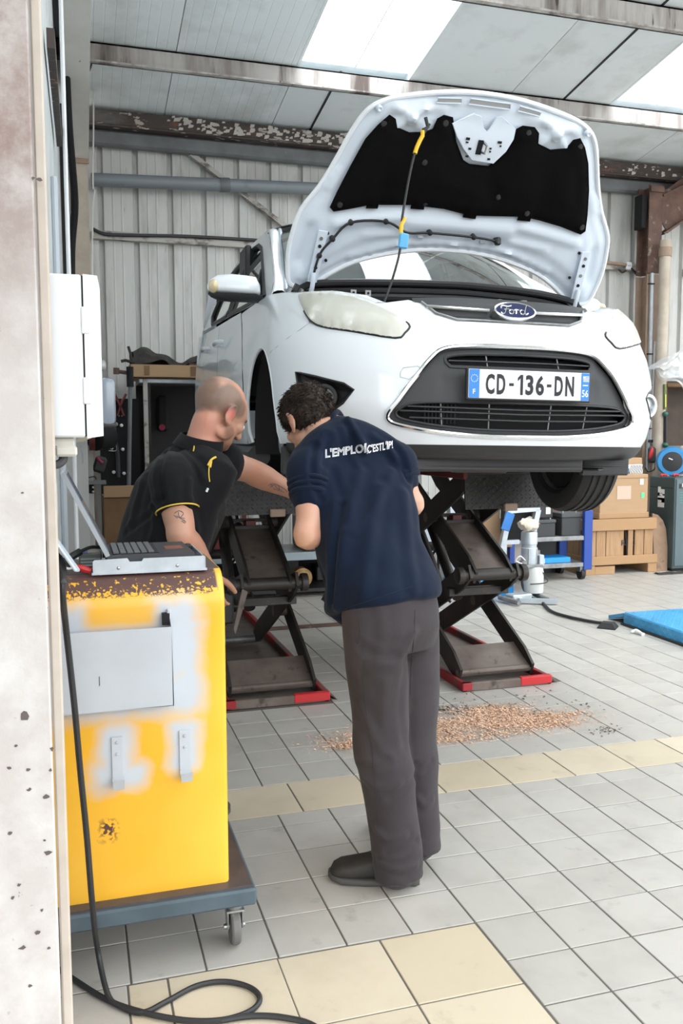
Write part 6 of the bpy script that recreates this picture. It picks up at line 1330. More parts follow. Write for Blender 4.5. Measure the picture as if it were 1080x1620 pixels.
# ================================================================== YELLOW TROLLEY
def face_material():
    mt = bpy.data.materials.new('trolley_yellow'); mt.use_nodes = True; n = mt.node_tree.nodes; L = mt.node_tree.links
    b = n['Principled BSDF']; b.inputs['Roughness'].default_value = .38; b.inputs['Coat Weight'].default_value = .15
    tc = n.new('ShaderNodeTexCoord'); sp = n.new('ShaderNodeSeparateXYZ'); L.new(tc.outputs['Object'], sp.inputs[0])
    nz = n.new('ShaderNodeTexNoise'); nz.inputs['Scale'].default_value = 14; nz.inputs['Detail'].default_value = 5; L.new(tc.outputs['Object'], nz.inputs['Vector'])
    nf = n.new('ShaderNodeTexNoise'); nf.inputs['Scale'].default_value = 75; nf.inputs['Detail'].default_value = 5; L.new(tc.outputs['Object'], nf.inputs['Vector'])
    def M_(op, a, b_=None, c=None):
        x = n.new('ShaderNodeMath'); x.operation = op
        for i, q in enumerate((a, b_, c)):
            if q is None: continue
            if isinstance(q, (int, float)): x.inputs[i].default_value = q
            else: L.new(q, x.inputs[i])
        return x.outputs[0]
    def rng(f, lo, hi):
        r = n.new('ShaderNodeMapRange'); r.inputs['From Min'].default_value = lo; r.inputs['From Max'].default_value = hi; L.new(f, r.inputs['Value']); return r.outputs[0]
    def blob(cx, cz, rx, rz, soft):          # 1 inside a rounded box, fading outside
        dx = M_('MAXIMUM', M_('SUBTRACT', M_('ABSOLUTE', M_('SUBTRACT', sp.outputs['X'], cx)), rx), 0.0)
        dz = M_('MAXIMUM', M_('SUBTRACT', M_('ABSOLUTE', M_('SUBTRACT', sp.outputs['Z'], cz)), rz), 0.0)
        d = M_('SQRT', M_('ADD', M_('MULTIPLY', dx, dx), M_('MULTIPLY', dz, dz)))
        d = M_('ADD', d, M_('MULTIPLY', M_('SUBTRACT', nz.outputs['Fac'], .5), soft*1.1))
        return rng(d, soft*1.15, soft*.1)
    def mix(fac, base, c):
        x = n.new('ShaderNodeMix'); x.data_type = 'RGBA'; L.new(fac, x.inputs[0])
        if isinstance(base, tuple): x.inputs[6].default_value = (*base, 1)
        else: L.new(base, x.inputs[6])
        x.inputs[7].default_value = (*c, 1); return x.outputs[2]
    lw = n.new('ShaderNodeTexNoise'); lw.inputs['Scale'].default_value = 3.5; L.new(tc.outputs['Object'], lw.inputs['Vector'])
    col = mix(rng(lw.outputs['Fac'], .4, .7), (.82, .425, .018), (.85, .49, .05))
    prim = None
    for q in ((.235, .85, .035, .13, .055), (.08, .83, .20, .105, .05), (-.045, .96, .03, .02, .05), (.08, .60, .018, .055, .045), (.05, .535, .01, .01, .05), (.115, .535, .015, .008, .045), (.258, .60, .018, .05, .04), (.21, .965, .03, .015, .03)):
        m_ = blob(*q); prim = m_ if prim is None else M_('MAXIMUM', prim, m_)
    yel = blob(.10, .975, .07, .015, .03)
    prim = M_('MULTIPLY', prim, M_('SUBTRACT', 1.0, M_('MULTIPLY', yel, .9)))
    col = mix(prim, col, (.52, .56, .61))
    # worn brown band along the rounded top edge
    band = rng(M_('ADD', sp.outputs['Z'], M_('MULTIPLY', M_('SUBTRACT', nf.outputs['Fac'], .5), .12)), 1.018, 1.026)
    flk = rng(M_('ADD', nf.outputs['Fac'], M_('MULTIPLY', M_('SUBTRACT', sp.outputs['Z'], 1.02), -2.2)), .53, .56)
    edge = rng(sp.outputs['X'], .362, .356)
    band = M_('MULTIPLY', M_('MULTIPLY', band, M_('SUBTRACT', 1.0, flk)), edge)
    col = mix(band, col, (.105, .052, .045))
    # rust spots and scratches
    sc = n.new('ShaderNodeTexNoise'); sc.inputs['Scale'].default_value = 1.0; sc.inputs['Detail'].default_value = 3
    mp = n.new('ShaderNodeMapping'); mp.inputs['Scale'].default_value = (150, 150, 16); L.new(tc.outputs['Object'], mp.inputs[0]); L.new(mp.outputs[0], sc.inputs['Vector'])
    low = rng(sp.outputs['Z'], .42, .2)
    r2 = M_('MULTIPLY', rng(sc.outputs['Fac'], .73, .76), M_('MULTIPLY', low, .8)); col = mix(r2, col, (.13, .06, .03))
    rs = M_('MULTIPLY', blob(.05, .385, .008, .014, .022), rng(nf.outputs['Fac'], .49, .52)); col = mix(rs, col, (.085, .035, .025))
    L.new(col, b.inputs['Base Color'])
    return mt
M['trolley_yellow'] = face_material()
setm('primer', (.50, .535, .575), .5, col2=(.46, .49, .525), scale=6)
setm('worn_top', (.10, .075, .07), .5, col2=(.06, .05, .05), scale=9)
TX0, TX1, TY0, TY1 = -.32, .378, 2.36, 2.76
tro = thing('tool_trolley', 'yellow steel workshop trolley with worn brown top edge and grey primer patches', 'trolley', (0, 0, 0))
# body: bent sheet with rounded top edge at the front
prof = [(TY0, .185), (TY0, .99)] + [(TY0+.09*(1-math.cos(a)), .99+.085*math.sin(a)) for a in np.linspace(.2, PI/2, 8)]
mb = MB(); nX = 30
xs = [TX0 + (TX1-.012-TX0)*i/nX for i in range(nX+1)] + [TX1-.004, TX1]
ys = [0]*(nX+1) + [.003, .014]
prof2 = densify(prof, .03, False)
mb.add([(x, y+dy, z) for (y, z) in [(p[0], p[1]) for p in prof2] for x, dy in zip(xs, ys)], [(j*len(xs)+i, j*len(xs)+i+1, (j+1)*len(xs)+i+1, (j+1)*len(xs)+i) for j in range(len(prof2)-1) for i in range(len(xs)-1)])
body = mb.build('front_panel', M['trolley_yellow'], tro, smooth=50)
MB().bx(TX1-.004, TX1, TY0+.014, TY1, .185, 1.0).build('side_panel', M['trolley_yellow'], tro, smooth=0); MB().bx(TX0, TX0+.004, TY0+.014, TY1, .185, 1.0).build('side_panel', M['trolley_yellow'], tro, smooth=0); MB().bx(TX0, TX1, TY1-.004, TY1, .185, 1.0).build('back_panel', M['trolley_yellow'], tro, smooth=0)
for x in (TX0+.002, TX1-.002): MB().prism([(x-.002, p[0]+.014, p[1]) for p in prof] + [(x-.002, TY1, 1.075), (x-.002, TY1, .99)], (.004, 0, 0)).build('end_cheek', M['trolley_yellow'], tro, smooth=0)
MB().bx(TX0, TX1, TY0+.09, TY1, 1.066, 1.076, bev=.003).build('top_plate', M['worn_top'], tro, smooth=0)
# base tray
bp_ = MB(); bp_.bx(TX0-.05, .446, 2.31, 2.82, .138, .186, bev=.006); bp_.build('base_edge', pbr('slate', (.085, .12, .15), .42, col2=(.06, .09, .11), scale=7), tro, smooth=0)
MB().bx(TX0-.04, .436, 2.325, 2.81, .184, .192).build('base_top', M['worn_top'], tro, smooth=0)
# pocket
pk = MB(); pk.add([(-.12, 2.315, .938), (.226, 2.315, .944), (.229, 2.315, .729), (-.12, 2.315, .733)], [(0, 1, 2, 3)]); pk.bx(-.12, .226, 2.314, 2.318, .731, .943)
pocket = pk.build('document_pocket', M['primer'], tro, smooth=0)
MB().prism([(.2255, 2.315, .944), (.2255, 2.36, .968), (.2255, 2.36, .731), (.2255, 2.315, .729)], (.003, 0, 0)).build('pocket_side', M['primer'], pocket, smooth=0)
MB().bx(-.12, .226, 2.315, 2.36, .729, .733).build('pocket_bottom', M['primer'], pocket, smooth=0)
MB().bx(.205, .224, 2.34, 2.3585, .944, .975).build('pocket_gap', M['matt_black'], pocket, smooth=0)
MB().bx(.218, .2285, 2.345, 2.36, .944, .985, bev=.002).build('pocket_tab', M['primer'], pocket, smooth=0)
MB().bx(.037, .039, 2.3135, 2.315, .80, .825).build('scratch', M['ink'], pocket, smooth=0)
for x in (.080, .2595):
    hk = MB(); hk.bx(x-.015, x+.015, 2.354, 2.359, .525, .645, bev=.001)
    hk.prism([(x-.015, 2.359, .535), (x-.015, 2.325, .520), (x-.015, 2.315, .540), (x-.015, 2.311, .540), (x-.015, 2.322, .512), (x-.015, 2.359, .527)], (.03, 0, 0))
    ho = hk.build('hook', M['primer'], tro, smooth=0)
    for z in (.63, .598): MB().lathe((x, 2.354, z), (0, -1, 0), [(.005, 0), (.004, .003), (.001, .0035)], n=10).build('screw', M['galv'], ho)
# castors
for x, y in ((.392, 2.375), (-.30, 2.375), (.39, 2.76), (-.30, 2.76)):
    w_ = MB().lathe((x-.014, y, .052), (1, 0, 0), [(.022, 0), (.048, .001), (.052, .006), (.052, .022), (.048, .027), (.022, .028)], n=26).build('castor_wheel', pbr('castor_grey', (.14, .135, .13), .6, dirt=[((.25, .23, .2), 20, .6, .7)]), tro)
    fk = MB()
    for dx in (-.021, .021): fk.prism([(x+dx-.0015, y-.02, .05), (x+dx-.0015, y+.015, .04), (x+dx-.0015, y+.03, .105), (x+dx-.0015, y-.025, .108)], (.003, 0, 0))
    fk.bx(x-.025, x+.025, y-.028, y+.032, .104, .110); fk.build('castor_fork', M['steel'], w_, smooth=0)
    MB().cyl((x, y, .108), (x, y, .128), .024, n=18).build('castor_bearing', M['dull_steel'], w_); MB().bx(x-.032, x+.032, y-.035, y+.04, .126, .139).build('castor_plate', M['dull_steel'], w_, smooth=0)
    MB().cyl((x-.03, y, .052), (x+.03, y, .052), .008, n=12).build('axle', M['steel'], w_)
# laptop bracket on the top
br = thing('laptop_bracket', 'galvanised sheet tray with folded front lip on top of the trolley', 'tray', (.18, 2.55, 1.076))
bk = MB(); bk.prism([(.031, 2.42, 1.078), (.334, 2.42, 1.078), (.334, 2.42, 1.112), (.331, 2.42, 1.116), (.165, 2.42, 1.116), (.160, 2.42, 1.108), (.128, 2.42, 1.108), (.122, 2.42, 1.118), (.035, 2.42, 1.116), (.031, 2.42, 1.112)], (0, .004, 0)); bk.bx(.028, .337, 2.416, 2.428, 1.076, 1.082)
bk.build('front_lip', M['galv'], br, smooth=0); MB().bx(.031, .334, 2.42, 2.72, 1.076, 1.081).build('tray_floor', M['galv'], br, smooth=0); MB().bx(.330, .334, 2.42, 2.72, 1.076, 1.113).build('side_lip', M['galv'], br, smooth=0)
for x in (.098, .256): MB().lathe((x, 2.42, 1.092), (0, -1, 0), [(.005, 0), (.004, .003), (.001, .004)], n=10).build('screw', M['steel'], br)
# laptop (hinge on the left, opened, screen seen edge-on)
lt = thing('rugged_laptop', 'open dark rugged laptop on the trolley with its screen seen edge-on', 'laptop', (.2, 2.58, 1.082))
lpb = MB(); lpb.prism([(.070, 2.435, 1.086), (.322, 2.435, 1.086), (.326, 2.435, 1.104), (.30, 2.435, 1.125), (.10, 2.435, 1.125), (.070, 2.435, 1.122)], (0, .27, 0)); lbo = lpb.build('base', pbr('laptop_black', (.035, .038, .045), .5), lt, smooth=0)
MB().bx(.085, .21, 2.455, 2.69, 1.1245, 1.127).build('keyboard_deck', M['matt_black'], lbo, smooth=0)
kb = None
for i in range(6):
    for j in range(11):
        o = MB().box((.094+i*.019, 2.468+j*.0205, 1.1285), (.0155, .0175, .005), bev=.001).build('key', pbr('key_grey', (.10, .10, .105), .55) if kb is None else M['keyg'], lbo, smooth=0) if kb is None else None
        if kb is None: kb = o; M['keyg'] = o.data.materials[0]; k0 = (i, j)
        else:
            o = kb.copy(); C.objects.link(o); o.location = kb.location + Vector((i*.019, j*.0205, 0))
MB().bx(.235, .285, 2.53, 2.60, 1.1248, 1.126).build('touchpad', pbr('pad_red', (.20, .07, .05), .4), lbo, smooth=0)
for y in (2.45, 2.68): MB().bx(.305, .327, y-.015, y+.015, 1.095, 1.12, bev=.005).build('corner_bumper', M['rubber'], lbo)
a, b = Vector((.072, 0, 1.122)), Vector((-.040, 0, 1.352)); d = (b-a).normalized(); nn_ = Vector((d.z, 0, -d.x))
scr = MB(); scr.prism([a+nn_*.006+Vector((0, 2.44, 0)), b+nn_*.006+Vector((0, 2.44, 0)), b-nn_*.006+Vector((0, 2.44, 0)), a-nn_*.006+Vector((0, 2.44, 0))], (0, .262, 0))
so = scr.build('screen', pbr('screen_shell', (.36, .39, .43), .35, .5), lt, smooth=0)
MB().prism([a+nn_*.0065+d*.01+Vector((0, 2.452, 0)), b+nn_*.0065-d*.01+Vector((0, 2.452, 0)), b+nn_*.008-d*.01+Vector((0, 2.452, 0)), a+nn_*.008+d*.01+Vector((0, 2.452, 0))], (0, .238, 0)).build('display', M['smoke_glass'], so, smooth=0)
MB().cyl((.072, 2.45, 1.120), (.072, 2.69, 1.120), .008, n=10).build('hinge', M['matt_black'], lt)
# interface box, red clip and leads beside the laptop
ib = thing('interface_box', 'small grey green connector box with cables left of the laptop', 'adapter', (.03, 2.62, 1.076)); MB().bx(-.005, .058, 2.56, 2.66, 1.076, 1.112, bev=.004).build('body', pbr('gg', (.16, .18, .16), .5), ib, smooth=0)
for k in range(3): MB().bx(.0, .055, 2.555, 2.56, 1.082+k*.009, 1.086+k*.009).build('fin', M['socket_grey'], ib, smooth=0)
MB().cyl((-.002, 2.57, 1.122), (.02, 2.57, 1.122), .007, n=12).build('violet_plug', pbr('violet', (.30, .30, .62), .4), ib); MB().cyl((.02, 2.57, 1.122), (.05, 2.57, 1.122), .006, n=10).build('plug_body', M['beige_plastic'], ib)
bd = thing('black_lead', 'black lead with a moulded connector curling beside the laptop', 'cable', (-.02, 2.5, 1.08)); MB().tube([(-.10, 2.5, 1.16), (-.06, 2.48, 1.125), (-.03, 2.46, 1.10), (.0, 2.45, 1.085)], .005, n=6, smooth=5).build('lead', M['cable_black'], bd); MB().tube([(-.045, 2.53, 1.10), (-.02, 2.54, 1.115), (.0, 2.55, 1.125)], .011, n=8, smooth=3).build('connector', M['black_plastic'], bd); MB().tube([(.0, 2.55, 1.125), (.03, 2.56, 1.135), (.07, 2.58, 1.13)], .005, n=6, smooth=4).build('lead', M['cable_black'], bd)
rc = thing('red_clip', 'red crocodile clip lying at the left end of the bracket', 'clip', (.01, 2.44, 1.078)); MB().tube([(-.015, 2.44, 1.100), (.005, 2.44, 1.092), (.026, 2.44, 1.084)], [.005, .010, .008], n=8, smooth=3).build('grip', M['red'], rc); MB().tube([(-.05, 2.45, 1.098), (-.03, 2.45, 1.092), (-.012, 2.44, 1.10)], .003, n=5, smooth=4).build('wire', M['paper'], rc)
# ================================================================== SWITCH BOX AND SOCKETS ON THE PILLAR
sw = thing('switch_box', 'white steel electrical switch box mounted on the pillar', 'electrical box', (0, 1.98, 1.6))
B0, B1 = 1.95, 2.13
MB().bx(-.062, .018, B0, B1, 1.446, 1.788, bev=.004).build('enclosure', M['white_paint'], sw, smooth=0)
MB().prism([(.021, B0, 1.444), (.055, B0, 1.449), (.055, B0, 1.76), (.050, B0, 1.787), (.021, B0, 1.789)], (0, B1-B0, 0)).build('door', M['white_paint'], sw, smooth=0)
MB().bx(.0175, .0215, B0+.003, B1-.003, 1.448, 1.786).build('door_gap', M['matt_black'], sw, smooth=0)
for z in (1.693, 1.545): MB().bx(.016, .033, B0-.004, B0+.01, z-.028, z+.028, bev=.002).build('hinge', M['white_paint'], sw, smooth=0)
MB().lathe((.055, 2.03, 1.605), (1, 0, 0), [(.012, 0), (.012, .008), (.006, .011), (.001, .012)], n=14).build('lock', M['dull_steel'], sw)
ww = MB(); ww.box((.068, 2.06, 1.525), (.032, .13, .105), bev=.012, seg=2); wo = ww.build('inspection_cover', M['smoke_glass'], sw); MB().bx(.055, .088, 2.0, 2.12, 1.47, 1.4795, bev=.003).build('cover_hinge', M['dark_plastic'], wo)
MB().bx(-.05, -.005, 1.97, 2.06, 1.425, 1.446, bev=.003).build('gland_plate', M['beige_plastic'], sw); MB().bx(-.046, .0, 1.96, 2.03, 1.405, 1.428, bev=.005).build('gland', M['beige_plastic'], sw)
MB().tube([(-.030, 1.99, 1.412), (-.030, 1.985, 1.398), (-.042, 1.98, 1.388), (-.066, 1.975, 1.388)], .0095, n=10, smooth=5).build('supply_cable', M['cable_grey'], sw)
s1 = thing('upper_socket', 'grey plastic socket housing on the pillar below the switch box', 'socket', (-.06, 1.95, 1.315)); MB().box((-.055, 1.96, 1.314), (.022, .06, .088), bev=.008, seg=2).build('housing', M['socket_grey'], s1)
s2 = thing('power_socket', 'grey power socket with its lid tilted open and a black plug', 'socket', (-.06, 1.95, 1.19)); MB().box((-.062, 1.955, 1.188), (.014, .07, .088), bev=.005).build('back_plate', M['socket_grey'], s2)
MB().beam((-.054, 1.96, 1.232), (-.006, 1.945, 1.158), .075, .007, up=(1, 0, .6), bev=.003).build('lid', M['socket_grey'], s2); MB().box((-.058, 1.96, 1.225), (.016, .05, .012), bev=.004).build('lid_hinge', M['socket_grey'], s2)
pc = thing('power_cable', 'thick black cable from the socket down to a loop on the floor', 'cable', (0, 2.0, 0))
MB().tube([(-.060, 1.95, 1.195), (-.052, 1.95, 1.185), (-.043, 1.948, 1.165), (-.040, 1.948, 1.135)], [.013, .016, .014, .010], n=10, smooth=4).build('plug', M['black_plastic'], pc)
cpts = [(-.040, 1.948, 1.145), (-.039, 1.95, 1.10)] + [ony(x, y, 2.02+(y-900)*.0002)[:] for x, y in ((105, 1000), (118, 1120), (127, 1220), (137, 1320), (146, 1430))] + [onz(154, 1500, .09)[:], onz(170, 1572, .02)[:]] + [onz(x, y, .008)[:] for x, y in ((190, 1592), (225, 1602), (262, 1585), (310, 1560), (355, 1553), (395, 1562), (411, 1580), (395, 1600), (350, 1614), (290, 1614), (220, 1600), (170, 1582), (121, 1552), (60, 1510))]
MB().tube(cpts, .0073, n=8, smooth=7).build('cord', M['cable_black'], pc)
MB().tube([onz(x, y, .0085)[:] for x, y in ((350, 1614), (400, 1607), (450, 1610), (500, 1625), (560, 1680))], .0073, n=8, smooth=6).build('cord_end', M['cable_black'], pc)
MB().box(tuple(onz(40, 1510, .03)), (.03, .05, .04)).build('cord_stop', M['black_plastic'], pc)
# ================================================================== PEOPLE
from mathutils.bvhtree import BVHTree
R0 = Vector((math.cos(YAW), -math.sin(YAW), 0)); F0 = Vector((math.sin(YAW), math.cos(YAW), 0)); Z0v = Vector((0, 0, 1))
def dirv(lat, dep, z): return (R0*lat + F0*dep + Z0v*z).normalized()
def grow(mb, voxel, name, mt, parent, smooth_it=6, wr=0.0, wf_=9.0, wst=(1, 1, 1), seed=0.0, fac=.5, folds=()):
    """melt overlapping closed volumes into one continuous skin"""
    me = bpy.data.meshes.new('t'); me.from_pydata([tuple(v) for v in mb.v], [], mb.f)
    b = bmesh.new(); b.from_mesh(me); bmesh.ops.recalc_face_normals(b, faces=b.faces); b.to_mesh(me); b.free()
    o = bpy.data.objects.new('t', me); C.objects.link(o)
    r = o.modifiers.new('r', 'REMESH'); r.mode = 'VOXEL'; r.voxel_size = voxel; r.use_smooth_shade = True
    s = o.modifiers.new('s', 'SMOOTH'); s.factor = fac; s.iterations = smooth_it
    m2 = evalmesh(o); bpy.data.objects.remove(o); bpy.data.meshes.remove(me)
    m2.name = name
    if wr:
        n = len(m2.vertices); co = np.empty(n*3); m2.vertices.foreach_get('co', co); co = co.reshape(-1, 3)
        no = np.empty(n*3); m2.vertices.foreach_get('normal', no); no = no.reshape(-1, 3)
        d = np.array([pnoise(Vector((c[0]*wf_*wst[0]+seed, c[1]*wf_*wst[1], c[2]*wf_*wst[2]))) + .5*pnoise(Vector((c[0]*wf_*2.2*wst[0], c[1]*wf_*2.2*wst[1]+seed, c[2]*wf_*2.2*wst[2]))) for c in co])
        if folds:
            tr_ = BVHTree.FromPolygons([Vector(c) for c in co], [tuple(p.vertices) for p in m2.polygons])
            for pts, w_, am in folds:
                P_ = [cast(tr_, q.x, q.y, 0) for q in spline([Vector((a, b, 0)) for a, b in pts], 3)]; P_ = np.array([q[:] for q in P_ if q is not None])
                best = np.full(n, 9.0)
                for i in range(len(P_)-1):
                    a, e = P_[i], P_[i+1]-P_[i]; t = np.clip(((co-a)@e)/max(1e-9, e@e), 0, 1); q = a+t[:, None]*e; best = np.minimum(best, np.sqrt(((co-q)**2).sum(1)))
                if len(P_) > 1: d = d + (am*np.exp(-(best/w_)**2) - am*.5*np.exp(-((best-2*w_)/w_)**2))/wr
        co += no*(d*wr)[:, None]; m2.vertices.foreach_set('co', co.ravel())
    off = wpos(parent); m2.transform(Matrix.Translation(-off))
    m2.materials.clear(); m2.materials.append(mt)
    m2.polygons.foreach_set('use_smooth', [True]*len(m2.polygons))
    o = bpy.data.objects.new(name, m2); C.objects.link(o); o.parent = parent
    return o
def bvh(o): 
    off = wpos(o); return BVHTree.FromPolygons([v.co+off for v in o.data.vertices], [tuple(p.vertices) for p in o.data.polygons])
def cast(tree, px, py, lift=.001):
    d = ray(px, py).normalized(); h = tree.ray_cast(CAM, d)
    if h[0] is None: return None
    return h[0] + h[1]*lift
def pline(tree, pts, r, name, mt, parent, lift=.001, k=4, n=5):
    P = [cast(tree, *p, lift) for p in [(q.x, q.y) for q in spline([Vector((a, b, 0)) for a, b in pts], k)]]
    P = [p for p in P if p is not None]
    return MB().tube(P, r, n=n).build(name, mt, parent)
def limb(mb, pts, rad, k=5, n=20, flat=None):
    mb.tube(pts, rad, n=n, smooth=k)
    for p, r in ((pts[0], rad[0]), (pts[-1], rad[-1])): mb.ell(p, (r, r, r), nu=14, nv=10)
def sect(mb, secs, n=28, p=2.4):
    """torso loft: (centre, right vector*halfwidth, front vector*halfdepth)"""
    rings = []
    for c, a, b in secs:
        ring = []
        for k in range(n):
            t = 2*PI*k/n; cx, sx_ = math.cos(t), math.sin(t)
            ring.append(Vector(c) + Vector(a)*(math.copysign(abs(cx)**(2/p), cx)) + Vector(b)*(math.copysign(abs(sx_)**(2/p), sx_)))
        rings.append(ring)
    mb.loft(rings)
def hand(mb, W, d, nrm, side, curl=.5, sc=1.0):
    """palm with four unequal curled fingers and a thumb leaving the side near its base"""
    d = Vector(d).normalized(); n = Vector(nrm); n = (n-d*n.dot(d)).normalized(); s = d.cross(n)*side
    R = Matrix((s, d, n)).transposed()
    mb.ell(W+d*.052*sc, (.041*sc, .055*sc, .017*sc), rot=R, nu=16, nv=12)
    limb(mb, [W-d*.02, W+d*.02], [.026*sc, .028*sc], k=2, n=12)
    for i, (o, L, r) in enumerate(((.030, .078, .0088), (.010, .088, .0092), (-.010, .082, .0088), (-.029, .064, .0078))):
        p = W + d*.088*sc + s*o*sc; pts = [p-d*.03*sc, p]; a = 0
        for q in (.42, .32, .26):
            a += curl*(.8 if q == .42 else 1.0); p = p + (d*math.cos(a)+n*math.sin(a))*L*q*sc; pts.append(p)
        limb(mb, pts, [r*1.1*sc, r*1.05*sc, r*sc, r*.95*sc, r*.8*sc], k=3, n=10)
    p = W + d*.025*sc + s*.030*sc; pts = [p-s*.01, p+(s*.8+d*.6)*.035*sc, p+(s*.75+d*.9)*.055*sc+n*.012*sc, p+(s*.7+d*1.2)*.062*sc+n*.026*sc]
    limb(mb, pts, [.014*sc, .0125*sc, .011*sc, .008*sc], k=3, n=10)
def head(mb, c, f, u, sc=1.0):
    f = Vector(f).normalized(); u = Vector(u); u = (u-f*u.dot(f)).normalized(); r = f.cross(u)
    R = Matrix((r, f, u)).transposed()
    def E(a, b, q, rad, rot=None): mb.ell(c+(r*a+f*b+u*q)*sc, tuple(x*sc for x in rad), rot=(R if rot is None else R @ Euler(rot).to_matrix()), nu=22, nv=16)
    E(0, -.012, .022, (.077, .097, .086)); E(0, .022, .012, (.070, .076, .080)); E(0, .035, -.045, (.060, .056, .070)); E(0, .055, -.085, (.042, .038, .034)); E(0, .076, -.103, (.022, .018, .017))
    E(0, .078, .012, (.052, .022, .020)); E(.038, .066, -.033, (.026, .024, .022)); E(-.038, .066, -.033, (.026, .024, .022)); E(0, .083, -.080, (.024, .014, .009)); E(0, .082, -.091, (.020, .012, .007))
    for sg in (-1, 1):
        E(sg*.055, .015, -.078, (.012, .035, .026), (.35, 0, 0)); E(sg*.080, -.006, -.022, (.008, .021, .033), (-.2, 0, sg*.45)); 
        mb.tube([c+(r*sg*(.084+.006*max(0, math.sin(t)))+f*(-.012-.02*math.cos(t))+u*(-.022+.032*math.sin(t)))*sc for t in np.linspace(-1.9, 1.9, 11)], .0048*sc, n=8)
        E(sg*.078, .0, -.052, (.008, .009, .011))
        E(sg*.031, .085, -.008, (.017, .006, .004)); E(sg*.031, .082, -.016, (.014, .012, .008))
    mb.tube([c+(f*.092+u*.000)*sc, c+(f*.104-u*.022)*sc, c+(f*.117-u*.043)*sc, c+(f*.108-u*.053)*sc], [.009*sc, .010*sc, .0125*sc, .010*sc], n=12, smooth=4)
    for sg in (-1, 1): E(sg*.012, .102, -.050, (.008, .010, .007))
    return r, f, u
def skin_mat(name, base, blobs, root):
    """skin with soft coloured areas (stubble, flush): blobs = (world centre, radius, colour, softness, amount)"""
    mt = bpy.data.materials.new(name); mt.use_nodes = True; n = mt.node_tree.nodes; L = mt.node_tree.links; b = n['Principled BSDF']
    b.inputs['Roughness'].default_value = .48; b.inputs['Subsurface Weight'].default_value = .12; b.inputs['Subsurface Radius'].default_value = (.01, .004, .002)
    tc = n.new('ShaderNodeTexCoord'); nz = n.new('ShaderNodeTexNoise'); nz.inputs['Scale'].default_value = 26; nz.inputs['Detail'].default_value = 4; L.new(tc.outputs['Object'], nz.inputs['Vector'])
    n2 = n.new('ShaderNodeTexNoise'); n2.inputs['Scale'].default_value = 9; L.new(tc.outputs['Object'], n2.inputs['Vector'])
    x = n.new('ShaderNodeMix'); x.data_type = 'RGBA'; r = n.new('ShaderNodeMapRange'); r.inputs['From Min'].default_value = .35; r.inputs['From Max'].default_value = .7; L.new(n2.outputs['Fac'], r.inputs['Value']); L.new(r.outputs[0], x.inputs[0])
    x.inputs[6].default_value = (*base, 1); x.inputs[7].default_value = (base[0]*1.02, base[1]*.86, base[2]*.80, 1); cur = x.outputs[2]
    for c, rad, col, soft, am in blobs:
        d = n.new('ShaderNodeVectorMath'); d.operation = 'SUBTRACT'; L.new(tc.outputs['Object'], d.inputs[0]); d.inputs[1].default_value = Vector(c)-wpos(root)
        ln = n.new('ShaderNodeVectorMath'); ln.operation = 'LENGTH'; L.new(d.outputs[0], ln.inputs[0])
        ad = n.new('ShaderNodeMath'); ad.operation = 'MULTIPLY_ADD'; L.new(nz.outputs['Fac'], ad.inputs[0]); ad.inputs[1].default_value = soft*1.2; L.new(ln.outputs['Value'], ad.inputs[2])
        mr = n.new('ShaderNodeMapRange'); mr.interpolation_type = 'SMOOTHSTEP'; mr.inputs['From Min'].default_value = rad+soft*1.6; mr.inputs['From Max'].default_value = rad; mr.inputs['To Max'].default_value = am; L.new(ad.outputs[0], mr.inputs['Value'])
        x = n.new('ShaderNodeMix'); x.data_type = 'RGBA'; L.new(mr.outputs[0], x.inputs[0]); L.new(cur, x.inputs[6]); x.inputs[7].default_value = (*col, 1); cur = x.outputs[2]
    L.new(cur, b.inputs['Base Color'])
    bp = n.new('ShaderNodeBump'); bp.inputs['Strength'].default_value = .12; bp.inputs['Distance'].default_value = .002; n3 = n.new('ShaderNodeTexNoise'); n3.inputs['Scale'].default_value = 240; L.new(tc.outputs['Object'], n3.inputs['Vector']); L.new(n3.outputs['Fac'], bp.inputs['Height']); L.new(bp.outputs[0], b.inputs['Normal'])
    return mt
setm('navy', (.0045, .0095, .024), .85, spec=.12, sheen=.06, col2=(.006, .0125, .029), scale=5, bump=(.35, 420), bdist=.002)
setm('polo_black', (.008, .008, .0095), .82, spec=.12, sheen=.05, bump=(.35, 420), bdist=.002)
setm('trouser_grey', (.043, .037, .041), .9, spec=.1, sheen=.08, col2=(.052, .046, .050), scale=4, dirt=[((.034, .028, .026), 3, .5, .75), ((.085, .078, .075), 11, .7, .8)], bump=(.4, 350), bdist=.002)
setm('trouser_dark', (.03, .032, .04), .9, spec=.12, bump=(.4, 350), bdist=.002)
setm('shoe_black', (.018, .016, .015), .7, col2=(.032, .028, .025), scale=9, bump=(.3, 120), bdist=.003)
setm('sole_grey', (.06, .058, .055), .75)
setm('hair_dark', (.020, .014, .011), .6, spec=.25, col2=(.05, .036, .028), scale=30, stretch=(1, 1, 1))
SK1, SK2 = (.50, .275, .19), (.56, .335, .24)
